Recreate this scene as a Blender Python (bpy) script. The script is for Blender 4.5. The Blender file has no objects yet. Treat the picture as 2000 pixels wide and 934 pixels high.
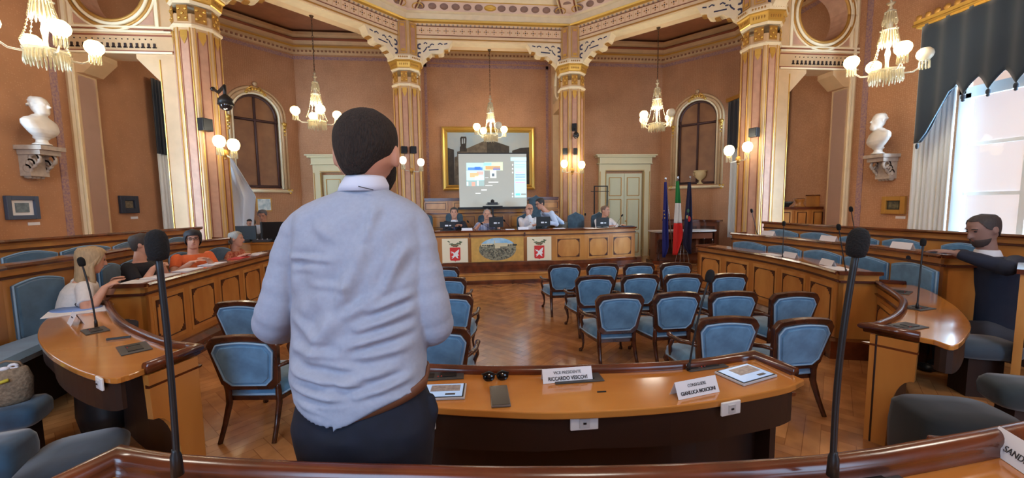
import bpy, bmesh, math, random
from math import sin, cos, pi, radians, sqrt, hypot, atan2
from mathutils import Vector, Matrix

random.seed(7)
S = bpy.context.scene
COL = S.collection

# ---------------------------------------------------------------- camera
F_PX, PITCH, YAW, ROLL = 771.713, .089, .102, -.013
EYE = Vector((-.576, -5.384, 1.755))
_fw = Vector((sin(YAW)*cos(PITCH), cos(YAW)*cos(PITCH), -sin(PITCH)))
_r0 = Vector((cos(YAW), -sin(YAW), 0)); _u0 = _r0.cross(_fw)
_rt = _r0*cos(ROLL) + _u0*sin(ROLL); _up = _u0*cos(ROLL) - _r0*sin(ROLL)
cam_data = bpy.data.cameras.new('camera')
cam_data.sensor_width = 36; cam_data.lens = 36*F_PX/2000; cam_data.clip_start = .05
cam = bpy.data.objects.new('camera', cam_data); COL.objects.link(cam)
cam.matrix_world = Matrix((( _rt.x, _up.x, -_fw.x, EYE.x), (_rt.y, _up.y, -_fw.y, EYE.y), (_rt.z, _up.z, -_fw.z, EYE.z), (0, 0, 0, 1)))
S.camera = cam

def at(px, py, x=None, y=None, z=None, D=None):
    """point of the room seen at a pixel of the photograph, on the plane x=, y=, z= or at depth D"""
    d = _fw*F_PX + _rt*(px-1000) + _up*(467-py)
    if x is not None: t = (x-EYE.x)/d.x
    elif y is not None: t = (y-EYE.y)/d.y
    elif z is not None: t = (z-EYE.z)/d.z
    else: t = D/F_PX
    return EYE + d*t

# ---------------------------------------------------------------- view, world, lights
S.view_settings.view_transform = 'Standard'; S.view_settings.look = 'None'
S.view_settings.exposure = 0.46; S.view_settings.gamma = 1; S.view_settings.use_curve_mapping = False
W = bpy.data.worlds.new('sky'); S.world = W; W.use_nodes = True
W.node_tree.nodes['Background'].inputs[0].default_value = (.62, .80, 1, 1)
W.node_tree.nodes['Background'].inputs[1].default_value = .95

def area(name, loc, target, sx, sy, power, color):
    l = bpy.data.lights.new(name, 'AREA'); l.shape = 'RECTANGLE'; l.size = sx; l.size_y = sy
    l.energy = power; l.color = color
    o = bpy.data.objects.new(name, l); COL.objects.link(o); o.location = loc
    o.rotation_euler = (Vector(target)-Vector(loc)).to_track_quat('-Z', 'Y').to_euler()
    return o
DAY = (.50, .74, 1.0)
area('daylight', (8.7, -2.9, 2.9), (1.0, 1.2, 1.0), 2.2, 2.8, 2200, DAY)       # outside the near right window
area('daylight', (-8.7, -2.9, 2.9), (-1.0, 1.2, 1.0), 2.2, 2.8, 2000, DAY)      # outside the near left window
area('daylight', (8.5, 2.9, 2.8), (4.0, 6.2, 1.6), 1.6, 2.4, 400, DAY)         # outside the far right window
area('daylight', (-8.5, 2.9, 2.8), (-4.0, 6.2, 1.6), 1.6, 2.4, 400, DAY)        # outside the far left window
area('daylight', (-2.9, -8.0, 3.0), (-1.4, 0, .9), 2.2, 3.0, 120, (.42, .66, 1.0))   # outside the rear left window, behind the camera
area('daylight', (2.9, -8.0, 3.0), (1.4, 0, .9), 2.2, 3.0, 85, (.42, .66, 1.0))    # outside the rear right window, behind the camera
WARM = (1.0, .93, .80)
for x_, y_ in ((-3.9, -3.9), (3.9, -3.9), (0, -5.9)):                       # the other three chandeliers of the ring, behind the camera
    l = bpy.data.lights.new('chandelier_light', 'POINT'); l.energy = 80; l.color = WARM; l.shadow_soft_size = .35
    o = bpy.data.objects.new('chandelier_light', l); COL.objects.link(o); o.location = (x_, y_, 4.0)

# ---------------------------------------------------------------- materials
def lin(c):
    return tuple(((v/255)/12.92 if v/255 <= .04045 else ((v/255+.055)/1.055)**2.4) for v in c) + (1,)
_M = {}
def mat(name, rgb, rough=.5, metal=0, coat=0, var=0, scale=8, rgb2=None, stretch=None, bump=0, emit=0, spec=.5, bscale=None, sheen=0, alpha=1, trans=0, detail=4):
    if name in _M: return _M[name]
    m = bpy.data.materials.new(name); m.use_nodes = True; _M[name] = m
    nt = m.node_tree; N = nt.nodes; L = nt.links; b = N['Principled BSDF']
    b.inputs['Base Color'].default_value = lin(rgb); b.inputs['Roughness'].default_value = rough
    b.inputs['Metallic'].default_value = metal; b.inputs['Coat Weight'].default_value = coat
    b.inputs['Coat Roughness'].default_value = .12
    b.inputs['Specular IOR Level'].default_value = spec
    if sheen: b.inputs['Sheen Weight'].default_value = sheen
    if trans: b.inputs['Transmission Weight'].default_value = trans
    if alpha < 1: b.inputs['Alpha'].default_value = alpha
    if emit:
        b.inputs['Emission Color'].default_value = lin(rgb); b.inputs['Emission Strength'].default_value = emit
    if var or bump or rgb2:
        tc = N.new('ShaderNodeTexCoord'); mp = N.new('ShaderNodeMapping'); L.new(tc.outputs['Object'], mp.inputs[0])
        mp.inputs['Scale'].default_value = stretch or (1, 1, 1)
        n = N.new('ShaderNodeTexNoise'); n.inputs['Scale'].default_value = scale; n.inputs['Detail'].default_value = detail
        L.new(mp.outputs[0], n.inputs[0])
        if var or rgb2:
            r = N.new('ShaderNodeValToRGB'); L.new(n.outputs['Fac'], r.inputs[0])
            a = lin(rgb); c2 = lin(rgb2) if rgb2 else tuple(min(1, v*(1-var)) for v in a[:3])+(1,)
            c1 = a if rgb2 else tuple(min(1, v*(1+var*.6)) for v in a[:3])+(1,)
            r.color_ramp.elements[0].position = .35; r.color_ramp.elements[1].position = .65
            r.color_ramp.elements[0].color = c2; r.color_ramp.elements[1].color = c1
            L.new(r.outputs[0], b.inputs['Base Color'])
        if bump:
            n2 = n
            if bscale:
                n2 = N.new('ShaderNodeTexNoise'); n2.inputs['Scale'].default_value = bscale; L.new(tc.outputs['Object'], n2.inputs[0])
            bp = N.new('ShaderNodeBump'); bp.inputs['Strength'].default_value = bump; bp.inputs['Distance'].default_value = .01
            L.new(n2.outputs['Fac'], bp.inputs['Height']); L.new(bp.outputs[0], b.inputs['Normal'])
    return m

def wallpaper():
    m = mat('wallpaper', (192, 146, 112), .8, var=.08, scale=2.2, spec=.2)
    nt = m.node_tree; N = nt.nodes; L = nt.links; b = N['Principled BSDF']
    src = b.inputs['Base Color'].links[0].from_socket
    tc = N.new('ShaderNodeTexCoord'); v = N.new('ShaderNodeTexVoronoi'); v.inputs['Scale'].default_value = 30
    v.inputs['Randomness'].default_value = .35
    L.new(tc.outputs['Object'], v.inputs[0])
    r = N.new('ShaderNodeValToRGB'); r.color_ramp.elements[0].position = .30; r.color_ramp.elements[1].position = .42
    r.color_ramp.elements[0].color = (1, 1, 1, 1); r.color_ramp.elements[1].color = (.86, .80, .76, 1)
    L.new(v.outputs['Distance'], r.inputs[0])
    mx = N.new('ShaderNodeMix'); mx.data_type = 'RGBA'; mx.blend_type = 'MULTIPLY'; mx.inputs[0].default_value = 1
    L.new(src, mx.inputs[6]); L.new(r.outputs[0], mx.inputs[7]); L.new(mx.outputs[2], b.inputs['Base Color'])
    return m
def parquet():
    m = mat('oak parquet', (196, 138, 84), .2, var=.2, scale=5, coat=.25)
    nt = m.node_tree; N = nt.nodes; L = nt.links; b = N['Principled BSDF']
    src = b.inputs['Base Color'].links[0].from_socket
    a = N.new('ShaderNodeAttribute'); a.attribute_name = 'tone'
    r = N.new('ShaderNodeValToRGB'); r.color_ramp.elements[0].color = (.55, .47, .42, 1); r.color_ramp.elements[1].color = (1.12, 1.1, 1.08, 1)
    L.new(a.outputs['Fac'], r.inputs[0])
    mx = N.new('ShaderNodeMix'); mx.data_type = 'RGBA'; mx.blend_type = 'MULTIPLY'; mx.inputs[0].default_value = 1
    L.new(src, mx.inputs[6]); L.new(r.outputs[0], mx.inputs[7]); L.new(mx.outputs[2], b.inputs['Base Color'])
    return m
M_WALL = wallpaper(); M_FLOOR = parquet()
M_CREAM = mat('painted cream plaster', (204, 170, 128), .55, var=.08, scale=4)
M_CREAM2 = mat('light ivory plaster', (244, 228, 192), .5, var=.05, scale=6)
M_PINK = mat('dusty pink painted panel', (190, 146, 120), .6, var=.1, scale=9)
M_RED = mat('red brown painted line', (140, 78, 52), .6)
M_GOLD = mat('gilding', (226, 184, 92), .32, metal=.6, bump=.25, scale=60)
M_GOLD2 = mat('old gold paint', (186, 138, 66), .45, metal=.4, bump=.3, scale=50)
M_BLUE = mat('dark blue painted ground', (58, 62, 92), .6)
M_VIOLET = mat('violet stencilled border', (140, 108, 122), .7, rgb2=(176, 138, 120), scale=28)
M_BROWNCEIL = mat('brown painted ceiling', (176, 124, 92), .8, var=.1, scale=3)
M_HONEY = mat('honey coloured wood', (196, 132, 62), .32, rgb2=(168, 104, 44), scale=3, stretch=(1, 1, .25), coat=.25, bump=.05)
M_HONEY2 = mat('pale maple panel', (206, 146, 76), .33, rgb2=(182, 118, 54), scale=5, stretch=(1, 1, .4), coat=.25)
M_TOP = mat('polished desk top', (204, 138, 66), .12, rgb2=(184, 116, 50), scale=3, stretch=(.3, 1, 1), coat=.9)
M_MAHOG = mat('dark red mahogany', (104, 48, 22), .24, rgb2=(70, 31, 14), scale=5, coat=.3)
M_INLAY = mat('dark inlay', (72, 34, 20), .35)
M_DARK = mat('dark stained wood', (44, 28, 22), .45)
M_WALNUT = mat('walnut chair frame', (84, 44, 26), .25, rgb2=(54, 28, 18), scale=9, coat=.4)
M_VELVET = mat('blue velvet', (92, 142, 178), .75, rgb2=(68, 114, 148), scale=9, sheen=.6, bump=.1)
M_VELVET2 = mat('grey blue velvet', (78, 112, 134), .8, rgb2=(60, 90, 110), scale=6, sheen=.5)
M_PIPE = mat('pale blue piping', (142, 172, 196), .6)
M_BLACK = mat('matt black plastic', (18, 18, 20), .45)
M_FOAM = mat('black foam', (12, 12, 13), .95, bump=.4, scale=240)
M_GREYP = mat('dark grey plastic plate', (62, 62, 62), .4)
M_WHITE = mat('white painted', (226, 226, 224), .4)
M_PAPER = mat('white paper', (226, 226, 230), .7)
M_INK = mat('printed ink', (60, 58, 60), .8)
M_SKIN = mat('skin', (208, 156, 130), .5, rgb2=(196, 140, 114), scale=7)
M_SHIRT = mat('white pinstripe shirt cotton', (154, 160, 176), .8, var=.04, scale=90, bump=.05)
M_NAVY = mat('navy trousers', (13, 18, 34), .85, var=.2, scale=30)
M_BELT = mat('brown leather belt', (104, 62, 40), .45)
M_HAIR = mat('dark brown hair', (50, 36, 27), .9, rgb2=(30, 21, 16), scale=260, bump=1, stretch=(1, 1, .25))
M_GLASS = mat('crystal glass', (236, 232, 214), .08, trans=.55, spec=.8, metal=0, alpha=.75)
M_CRYS = mat('cut crystal', (226, 214, 180), .12, metal=.35, spec=.9, bump=.6, scale=120, alpha=.85)
M_GLOBE = mat('lit opal globe', (255, 226, 150), .3, emit=7)
M_GLOBE0 = mat('unlit opal globe', (222, 214, 190), .3)
M_STEEL = mat('silver metal', (190, 190, 192), .25, metal=.9)
M_MARBLE = mat('white marble', (222, 214, 204), .45, var=.06, scale=6)
M_STONE = mat('grey stone console', (176, 160, 146), .7, var=.15, scale=14)
M_CURT = mat('white curtain cloth', (222, 226, 226), .85)
M_VAL = mat('dark blue green velvet drape', (30, 42, 54), .9, sheen=.4)

# ---------------------------------------------------------------- mesh helper
class MB:
    def __init__(s): s.v = []; s.f = []; s.sm = []
    def add(s, vs, fs, smooth=False, M=None):
        n = len(s.v)
        s.v += [(M @ Vector(p)) if M else Vector(p) for p in vs]
        s.f += [tuple(i+n for i in f) for f in fs]; s.sm += [smooth]*len(fs); return s
    def box(s, c, d, rz=0, M=None):
        x, y, z = d[0]/2, d[1]/2, d[2]/2
        vs = [(a, b, e) for e in (-z, z) for b in (-y, y) for a in (-x, x)]
        T = Matrix.Translation(c) @ Matrix.Rotation(rz, 4, 'Z')
        if M: T = M @ T
        return s.add(vs, [(0, 2, 3, 1), (4, 5, 7, 6), (0, 1, 5, 4), (2, 6, 7, 3), (0, 4, 6, 2), (1, 3, 7, 5)], M=T)
    def prism(s, poly, z0, z1, M=None):
        a = sum(poly[i][0]*poly[(i+1) % len(poly)][1]-poly[(i+1) % len(poly)][0]*poly[i][1] for i in range(len(poly)))
        if a < 0: poly = poly[::-1]
        n = len(poly)
        return s.add([(p[0], p[1], z0) for p in poly]+[(p[0], p[1], z1) for p in poly],
                     [tuple(range(n))[::-1], tuple(range(n, 2*n))]+[(i, (i+1) % n, n+(i+1) % n, n+i) for i in range(n)], M=M)
    def lathe(s, prof, c=(0, 0, 0), n=16, M=None, smooth=True, sx=1, sy=1):
        T = Matrix.Translation(c)
        if M: T = M @ T
        vs = []; fs = []
        for r, z in prof: vs += [(sx*r*cos(2*pi*i/n), sy*r*sin(2*pi*i/n), z) for i in range(n)]
        for k in range(len(prof)-1):
            fs += [(k*n+i, k*n+(i+1) % n, (k+1)*n+(i+1) % n, (k+1)*n+i) for i in range(n)]
        if prof[0][0] > 1e-4: fs.append(tuple(range(n))[::-1])
        if prof[-1][0] > 1e-4: fs.append(tuple((len(prof)-1)*n+i for i in range(n)))
        return s.add(vs, fs, smooth, T)
    def ball(s, c, r, n=12, M=None):
        r = (r, r, r) if not hasattr(r, '__len__') else r
        T = (M or Matrix()) @ Matrix.Translation(c) @ Matrix.Diagonal((r[0], r[1], r[2], 1))
        k = max(4, n//2)
        return s.lathe([(sin(pi*j/k)*1 if 0 < j < k else 1e-5, -cos(pi*j/k)) for j in range(k+1)], n=n, M=T)
    def tube(s, pts, r, n=8, smooth=True, flat=1, M=None):
        pts = [Vector(p) for p in pts]
        rs = r if hasattr(r, '__len__') else [r]*len(pts)
        vs = []; fs = []; up = None
        for i, p in enumerate(pts):
            t = (pts[min(i+1, len(pts)-1)]-pts[max(i-1, 0)])
            t = t.normalized() if t.length > 1e-9 else Vector((0, 0, 1))
            if up is None: up = Vector((0, 0, 1)) if abs(t.z) < .9 else Vector((0, 1, 0))
            a = t.cross(up)
            if a.length < 1e-6: a = t.orthogonal()
            a.normalize(); b = a.cross(t).normalized(); up = b
            vs += [p+a*rs[i]*cos(2*pi*k/n)+b*rs[i]*flat*sin(2*pi*k/n) for k in range(n)]
        for j in range(len(pts)-1):
            fs += [(j*n+k, j*n+(k+1) % n, (j+1)*n+(k+1) % n, (j+1)*n+k) for k in range(n)]
        fs += [tuple(range(n))[::-1], tuple((len(pts)-1)*n+k for k in range(n))]
        return s.add(vs, fs, smooth, M)
    def sweep(s, path, prof, closed=False, side=1, M=None, cap=True, smooth=False):
        """sweep a profile [(out, z)] along a plan path, mitred; out is to the right of travel times side"""
        P = [Vector((p[0], p[1])) for p in path]; n = len(P); off = []
        for i in range(n):
            a = P[i]-P[i-1] if (i > 0 or closed) else P[1]-P[0]
            b = P[(i+1) % n]-P[i] if (i < n-1 or closed) else P[i]-P[i-1]
            na = Vector((a.y, -a.x)).normalized(); nb = Vector((b.y, -b.x)).normalized()
            m = na+nb; m = m/max(.3, m.dot(na)) if m.length > 1e-6 else na
            off.append(m*side)
        k = len(prof); vs = []; fs = []
        for i in range(n):
            vs += [(P[i].x+off[i].x*o, P[i].y+off[i].y*o, z) for o, z in prof]
        for i in range(n if closed else n-1):
            j = (i+1) % n
            fs += [(i*k+q, i*k+(q+1) % k, j*k+(q+1) % k, j*k+q) for q in range(k)]
        if not closed and cap: fs += [tuple(range(k))[::-1], tuple((n-1)*k+q for q in range(k))]
        return s.add(vs, fs, smooth, M)
    def rings(s, R, smooth=True, cap=True):
        """loft through rings of equal point count"""
        n = len(R[0]); vs = [p for r in R for p in r]; fs = []
        for j in range(len(R)-1):
            fs += [(j*n+k, j*n+(k+1) % n, (j+1)*n+(k+1) % n, (j+1)*n+k) for k in range(n)]
        if cap: fs += [tuple(range(n))[::-1], tuple((len(R)-1)*n+k for k in range(n))]
        return s.add(vs, fs, smooth)
    def quad(s, a, b, c, d): return s.add([a, b, c, d], [(0, 1, 2, 3)])
    def sheet(s, fn, nu, nv, smooth=True):
        vs = [fn(i/nu, j/nv) for j in range(nv+1) for i in range(nu+1)]
        return s.add(vs, [(j*(nu+1)+i, j*(nu+1)+i+1, (j+1)*(nu+1)+i+1, (j+1)*(nu+1)+i) for j in range(nv) for i in range(nu)], smooth)
    def build(s, name, m, parent=None, bevel=0, fix=True, loc=None):
        me = bpy.data.meshes.new(name); me.from_pydata([tuple(v) for v in s.v], [], s.f)
        me.polygons.foreach_set('use_smooth', s.sm)
        if fix:
            bm = bmesh.new(); bm.from_mesh(me); bmesh.ops.recalc_face_normals(bm, faces=bm.faces); bm.to_mesh(me); bm.free()
        me.materials.append(m); o = bpy.data.objects.new(name, me); COL.objects.link(o)
        if parent is not None:
            o.parent = parent
            if parent.type == 'EMPTY' and parent.get('_w'): o.location = (0, 0, 0)
        if bevel:
            b = o.modifiers.new('bevel', 'BEVEL'); b.width = bevel; b.segments = 2; b.limit_method = 'ANGLE'; b.angle_limit = radians(40)
        return o

def tag(o, label=None, cat=None, group=None, kind=None):
    if label: o['label'] = label
    if cat: o['category'] = cat
    if group: o['group'] = group
    if kind: o['kind'] = kind
    return o
def struct(o): o['kind'] = 'structure'; return o
def thing(name, label, cat, loc=(0, 0, 0), rz=0, group=None):
    o = bpy.data.objects.new(name, None); COL.objects.link(o); o.location = loc; o.rotation_euler = (0, 0, rz)
    o.empty_display_size = .1
    return tag(o, label, cat, group)
def settle(root, base):
    """move an Empty whose children were built in room coordinates to the base of the thing"""
    root.location = base
    for c in root.children: c.location = Vector(c.location)-Vector(base)
    return root
def dup(o, loc=None, rz=None, label=None, group=None, parent=None):
    c = o.copy(); COL.objects.link(c)
    if parent is not None: c.parent = parent
    if loc is not None: c.location = loc
    if rz is not None: c.rotation_euler = (0, 0, rz)
    if label: c['label'] = label
    if group: c['group'] = group
    for ch in o.children: dup(ch, parent=c)
    return c
def text(parent, name, body, size, M, m=None, ext=.0006, sx=1, bold=False):
    cu = bpy.data.curves.new(name, 'FONT'); cu.body = body; cu.size = size; cu.align_x = 'CENTER'; cu.align_y = 'CENTER'
    cu.extrude = ext; cu.offset = size*.028 if bold else 0
    tmp = bpy.data.objects.new(name, cu); me = bpy.data.meshes.new_from_object(tmp)
    bpy.data.objects.remove(tmp)
    me.transform(M @ Matrix.Diagonal((sx, 1, 1, 1))); me.materials.clear(); me.materials.append(m or M_INK)
    o = bpy.data.objects.new(name, me); COL.objects.link(o); o.parent = parent; return o
def basis(origin, ex, ey):
    """matrix with x axis ex, y axis ey, z their cross"""
    ex = Vector(ex).normalized(); ey = Vector(ey).normalized(); ez = ex.cross(ey).normalized(); ey = ez.cross(ex)
    return Matrix(((ex.x, ey.x, ez.x, origin[0]), (ex.y, ey.y, ez.y, origin[1]), (ex.z, ey.z, ez.z, origin[2]), (0, 0, 0, 1)))
# ================================================================ THE ROOM
A8, B8 = 2.1375, 5.16            # octagon of columns: half side, apothem
WX, YB, XC, YC = 7.08, 7.1, 5.61, 5.5   # side walls, back wall, its corners, start of the side walls
ZTOP = 6.75

# floor: herringbone planks in one mesh
def make_floor():
    w, n = .10, 6; me = bpy.data.meshes.new('floor'); V = []; Fc = []; tone = []
    c45 = sqrt(.5)
    for j in range(-18, 19):
        for k in range(-150, 151):
            ox, oy = k+j*n, k-j*n
            for (x0, y0, x1, y1) in ((ox, oy, ox+n, oy+1), (ox+n, oy+1-n, ox+n+1, oy+1)):
                cx, cy = (x0+x1)/2*w, (y0+y1)/2*w
                X, Y = (cx-cy)*c45, (cx+cy)*c45
                if abs(X) > 7.3 or Y > 7.3 or Y < -7.6: continue
                g = .018; i = len(V)
                for a, b in ((x0+g, y0+g), (x1-g, y0+g), (x1-g, y1-g), (x0+g, y1-g)):
                    a *= w; b *= w; V.append(((a-b)*c45, (a+b)*c45, 0))
                Fc.append((i, i+1, i+2, i+3)); tone.append((.62 if x1-x0 > 2 else .42)+random.uniform(-.25, .3))
    i = len(V); V += [(-7.4, -7.8, -.002), (7.4, -7.8, -.002), (7.4, 7.4, -.002), (-7.4, 7.4, -.002),
                      (-7.4, -7.8, -.1), (7.4, -7.8, -.1), (7.4, 7.4, -.1), (-7.4, 7.4, -.1)]
    Fc += [(i, i+1, i+2, i+3), (i+7, i+6, i+5, i+4), (i, i+4, i+5, i+1), (i+1, i+5, i+6, i+2), (i+2, i+6, i+7, i+3), (i+3, i+7, i+4, i)]
    tone += [0]*6
    me.from_pydata(V, [], Fc); at_ = me.attributes.new('tone', 'FLOAT', 'FACE'); at_.data.foreach_set('value', tone)
    me.materials.append(M_FLOOR); o = bpy.data.objects.new('floor', me); COL.objects.link(o); struct(o)
make_floor()

T = .3
def wall(name, poly_pts, m=M_WALL):
    return struct(MB().prism(poly_pts, 0, ZTOP).build(name, m))
wall('wall_back', [(-XC-.1, YB), (XC+.1, YB), (XC+.2, YB+T), (-XC-.2, YB+T)])
# chamfered walls with an arched blind window in each
def chamfer(name, sg):
    A = Vector((sg*XC, YB, 0)); Bv = Vector((sg*WX, YC, 0)); d = (Bv-A); Ln = d.length; d.normalize()
    nrm = Vector((-d.y, d.x, 0))
    if nrm.dot(Vector((0, 0, 0))-A) < 0: nrm = -nrm
    Mx = basis(A, d, (0, 0, 1))      # x along the wall, y up, z = d x up
    zs = 1 if Vector(Mx.col[2][:3]).dot(nrm) > 0 else -1
    m = MB(); c = Ln*.5; R = .58; z0, zs_ = 2.28, 4.25
    def P(x, z, o): return (A+d*x+nrm*o+Vector((0, 0, z)))
    # wall with an arched hole: strips round the opening
    arc = [(c-R, z0)]+[(c-R*cos(t), zs_+R*sin(t)) for t in [pi*i/16 for i in range(17)]]+[(c+R, z0)]
    outer = [(0, 0)]
    m.quad(P(0, 0, 0), P(Ln, 0, 0), P(Ln, z0, 0), P(0, z0, 0))
    m.quad(P(0, z0, 0), P(c-R, z0, 0), P(c-R, zs_, 0), P(0, zs_, 0))
    m.quad(P(c+R, z0, 0), P(Ln, z0, 0), P(Ln, zs_, 0), P(c+R, zs_, 0))
    for i in range(16):
        a, b = arc[1+i], arc[2+i]
        m.quad(P(a[0], a[1], 0), P(b[0], b[1], 0), P(b[0], ZTOP, 0), P(a[0], ZTOP, 0))
    m.quad(P(0, zs_, 0), P(c-R, zs_, 0), P(c-R, ZTOP, 0), P(0, ZTOP, 0))
    m.quad(P(c+R, zs_, 0), P(Ln, zs_, 0), P(Ln, ZTOP, 0), P(c+R, ZTOP, 0))
    m.add([P(0, 0, -.3), P(Ln, 0, -.3), P(Ln, ZTOP, -.3), P(0, ZTOP, -.3)], [(0, 1, 2, 3)])
    w = struct(m.build(name, M_WALL, fix=False))
    # reveal and blind panel
    rv = MB(); rb = MB()
    full = arc+[arc[0]]
    for i in range(len(full)-1):
        a, b = full[i], full[i+1]
        rv.quad(P(a[0], a[1], 0), P(b[0], b[1], 0), P(b[0], b[1], -.14), P(a[0], a[1], -.14))
    n = len(arc); rb.add([P(a[0], a[1], -.14) for a in arc], [tuple(range(n))])
    rv.build('reveal', M_CREAM, w, fix=False); rb.build('blind_panel', mat('brown blind glazing', (150, 102, 62), .5, var=.2, scale=3), w, fix=False)
    # muntins
    mu = MB(); mm = M_DARKMUN
    for x in (c-R+.05, c, c+R-.05): mu.tube([P(x, z0, -.11), P(x, zs_+(R-.03 if x == c else 0), -.11)], .035, n=4)
    mu.tube([P(c-R, zs_-.12, -.11), P(c+R, zs_-.12, -.11)], .035, n=4); mu.tube([P(c-R, z0+.05, -.11), P(c+R, z0+.05, -.11)], .035, n=4)
    mu.tube([P(c-(R-.05)*cos(t), zs_+(R-.05)*sin(t), -.11) for t in [pi*i/14 for i in range(15)]], .035, n=4)
    mu.tube([P(c, z0+.6, -.11), P(c, zs_, -.11)], .03, n=4)
    mu.build('muntin', mm, w)
    # moulded archivolt in three rolls, gold ornaments
    for rr, dd, mt in ((.07, .045, M_CREAM), (.15, .04, M_CREAM), (.0, .03, M_CREAM2)):
        q = MB(); rad = R+rr
        pts = [P(c-rad, z0-.02, .02)]+[P(c-rad*cos(t), zs_+rad*sin(t), .02) for t in [pi*i/20 for i in range(21)]]+[P(c+rad, z0-.02, .02)]
        q.tube(pts, dd, n=8); q.build('moulding', mt, w)
    q = MB(); q.tube([P(c-R-.22, z0-.08, .03), P(c+R+.22, z0-.08, .03)], .05, n=6); q.build('sill', M_CREAM2, w)
    g = MB()
    for x, z in ((c-R-.17, z0-.08), (c+R+.17, z0-.08)):
        for k in range(3): g.ball(P(x+.05*cos(2.1*k+.5), z+.05*sin(2.1*k+.5), .06), .035, n=8)
    for k in range(-3, 4): g.ball(P(c+.075*k, zs_+R+.1-.012*k*k, .06), (.045), n=8)
    g.tube([P(c-.22, zs_+R+.04, .05), P(c-.1, zs_+R+.16, .06), P(c, zs_+R+.08, .06), P(c+.1, zs_+R+.16, .06), P(c+.22, zs_+R+.04, .05)], .02, n=6)
    for x in (c-R-.11, c+R+.11):
        for k in range(4): g.ball(P(x, zs_-.15-.1*k, .06), .06-.011*k, n=8)
        g.tube([P(x-.07, zs_-.12, .06), P(x, zs_-.3, .08), P(x+.07, zs_-.12, .06)], .015, n=6)
    g.build('gilt_ornament', M_GOLD, w)
    k = MB(); k.ball(P(c, zs_+R+.24, .05), .06, n=10); k.build('finial', M_CREAM, w)
    return w, P, c, z0
M_DARKMUN = mat('dark violet brown paint', (84, 58, 56), .6)
wr, PR, cR, z0R = chamfer('wall_chamfer_right', 1)
wl, PL, cL, z0L = chamfer('wall_chamfer_left', -1)

# side walls with window openings (near and far window on each side)
def side(name, sg):
    x0, x1 = sg*WX, sg*(WX+T); m = MB()
    ys = (-7.6, -1.55, .28, 3.95, 5.25, YC+.2)
    for y0, y1 in ((ys[0], ys[1]), (ys[2], ys[3]), (ys[4], ys[5])):
        m.box(((x0+x1)/2, (y0+y1)/2, ZTOP/2), (T, y1-y0, ZTOP))
    for y0, y1 in ((ys[1], ys[2]), (ys[3], ys[4])):
        m.box(((x0+x1)/2, (y0+y1)/2, .5), (T, y1-y0, 1.0))
        m.box(((x0+x1)/2, (y0+y1)/2, (4.25+ZTOP)/2), (T, y1-y0, ZTOP-4.25))
    return struct(m.build(name, M_WALL))
side('wall_right', 1); side('wall_left', -1)
m = MB()
for x0_, x1_ in ((-WX, -4.1), (-1.7, 1.7), (4.1, WX)): m.box(((x0_+x1_)/2, -7.45, ZTOP/2), (x1_-x0_, .3, ZTOP))
for x_ in (-2.9, 2.9): m.box((x_, -7.45, .5), (2.4, .3, 1.0)); m.box((x_, -7.45, (4.4+ZTOP)/2), (2.4, .3, ZTOP-4.4))
struct(m.build('wall_front', M_WALL))
# bay ceiling, in the ring outside the beams, and the coffered octagon inside
m = MB(); o_, i_ = [(x*2.3, y*2.3) for x, y in [(5.36*cos(pi/8+k*pi/4)/cos(pi/8), 5.36*sin(pi/8+k*pi/4)/cos(pi/8)) for k in range(8)]], [(5.36*cos(pi/8+k*pi/4)/cos(pi/8), 5.36*sin(pi/8+k*pi/4)/cos(pi/8)) for k in range(8)]
m.add([(x, y, ZTOP) for x, y in i_]+[(x, y, ZTOP) for x, y in o_], [(k, (k+1) % 8, 8+(k+1) % 8, 8+k) for k in range(8)]); m.box((0, -.1, 7.4), (15, 15.4, .1)); struct(m.build('ceiling', M_BROWNCEIL))

def octa(ap, rot=0):
    R = ap/cos(pi/8); return [(R*cos(pi/8+k*pi/4+rot), R*sin(pi/8+k*pi/4+rot)) for k in range(8)]
O8 = octa(B8)   # column centres are the corners of an octagon: (2.1375, 5.16) etc.

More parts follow.
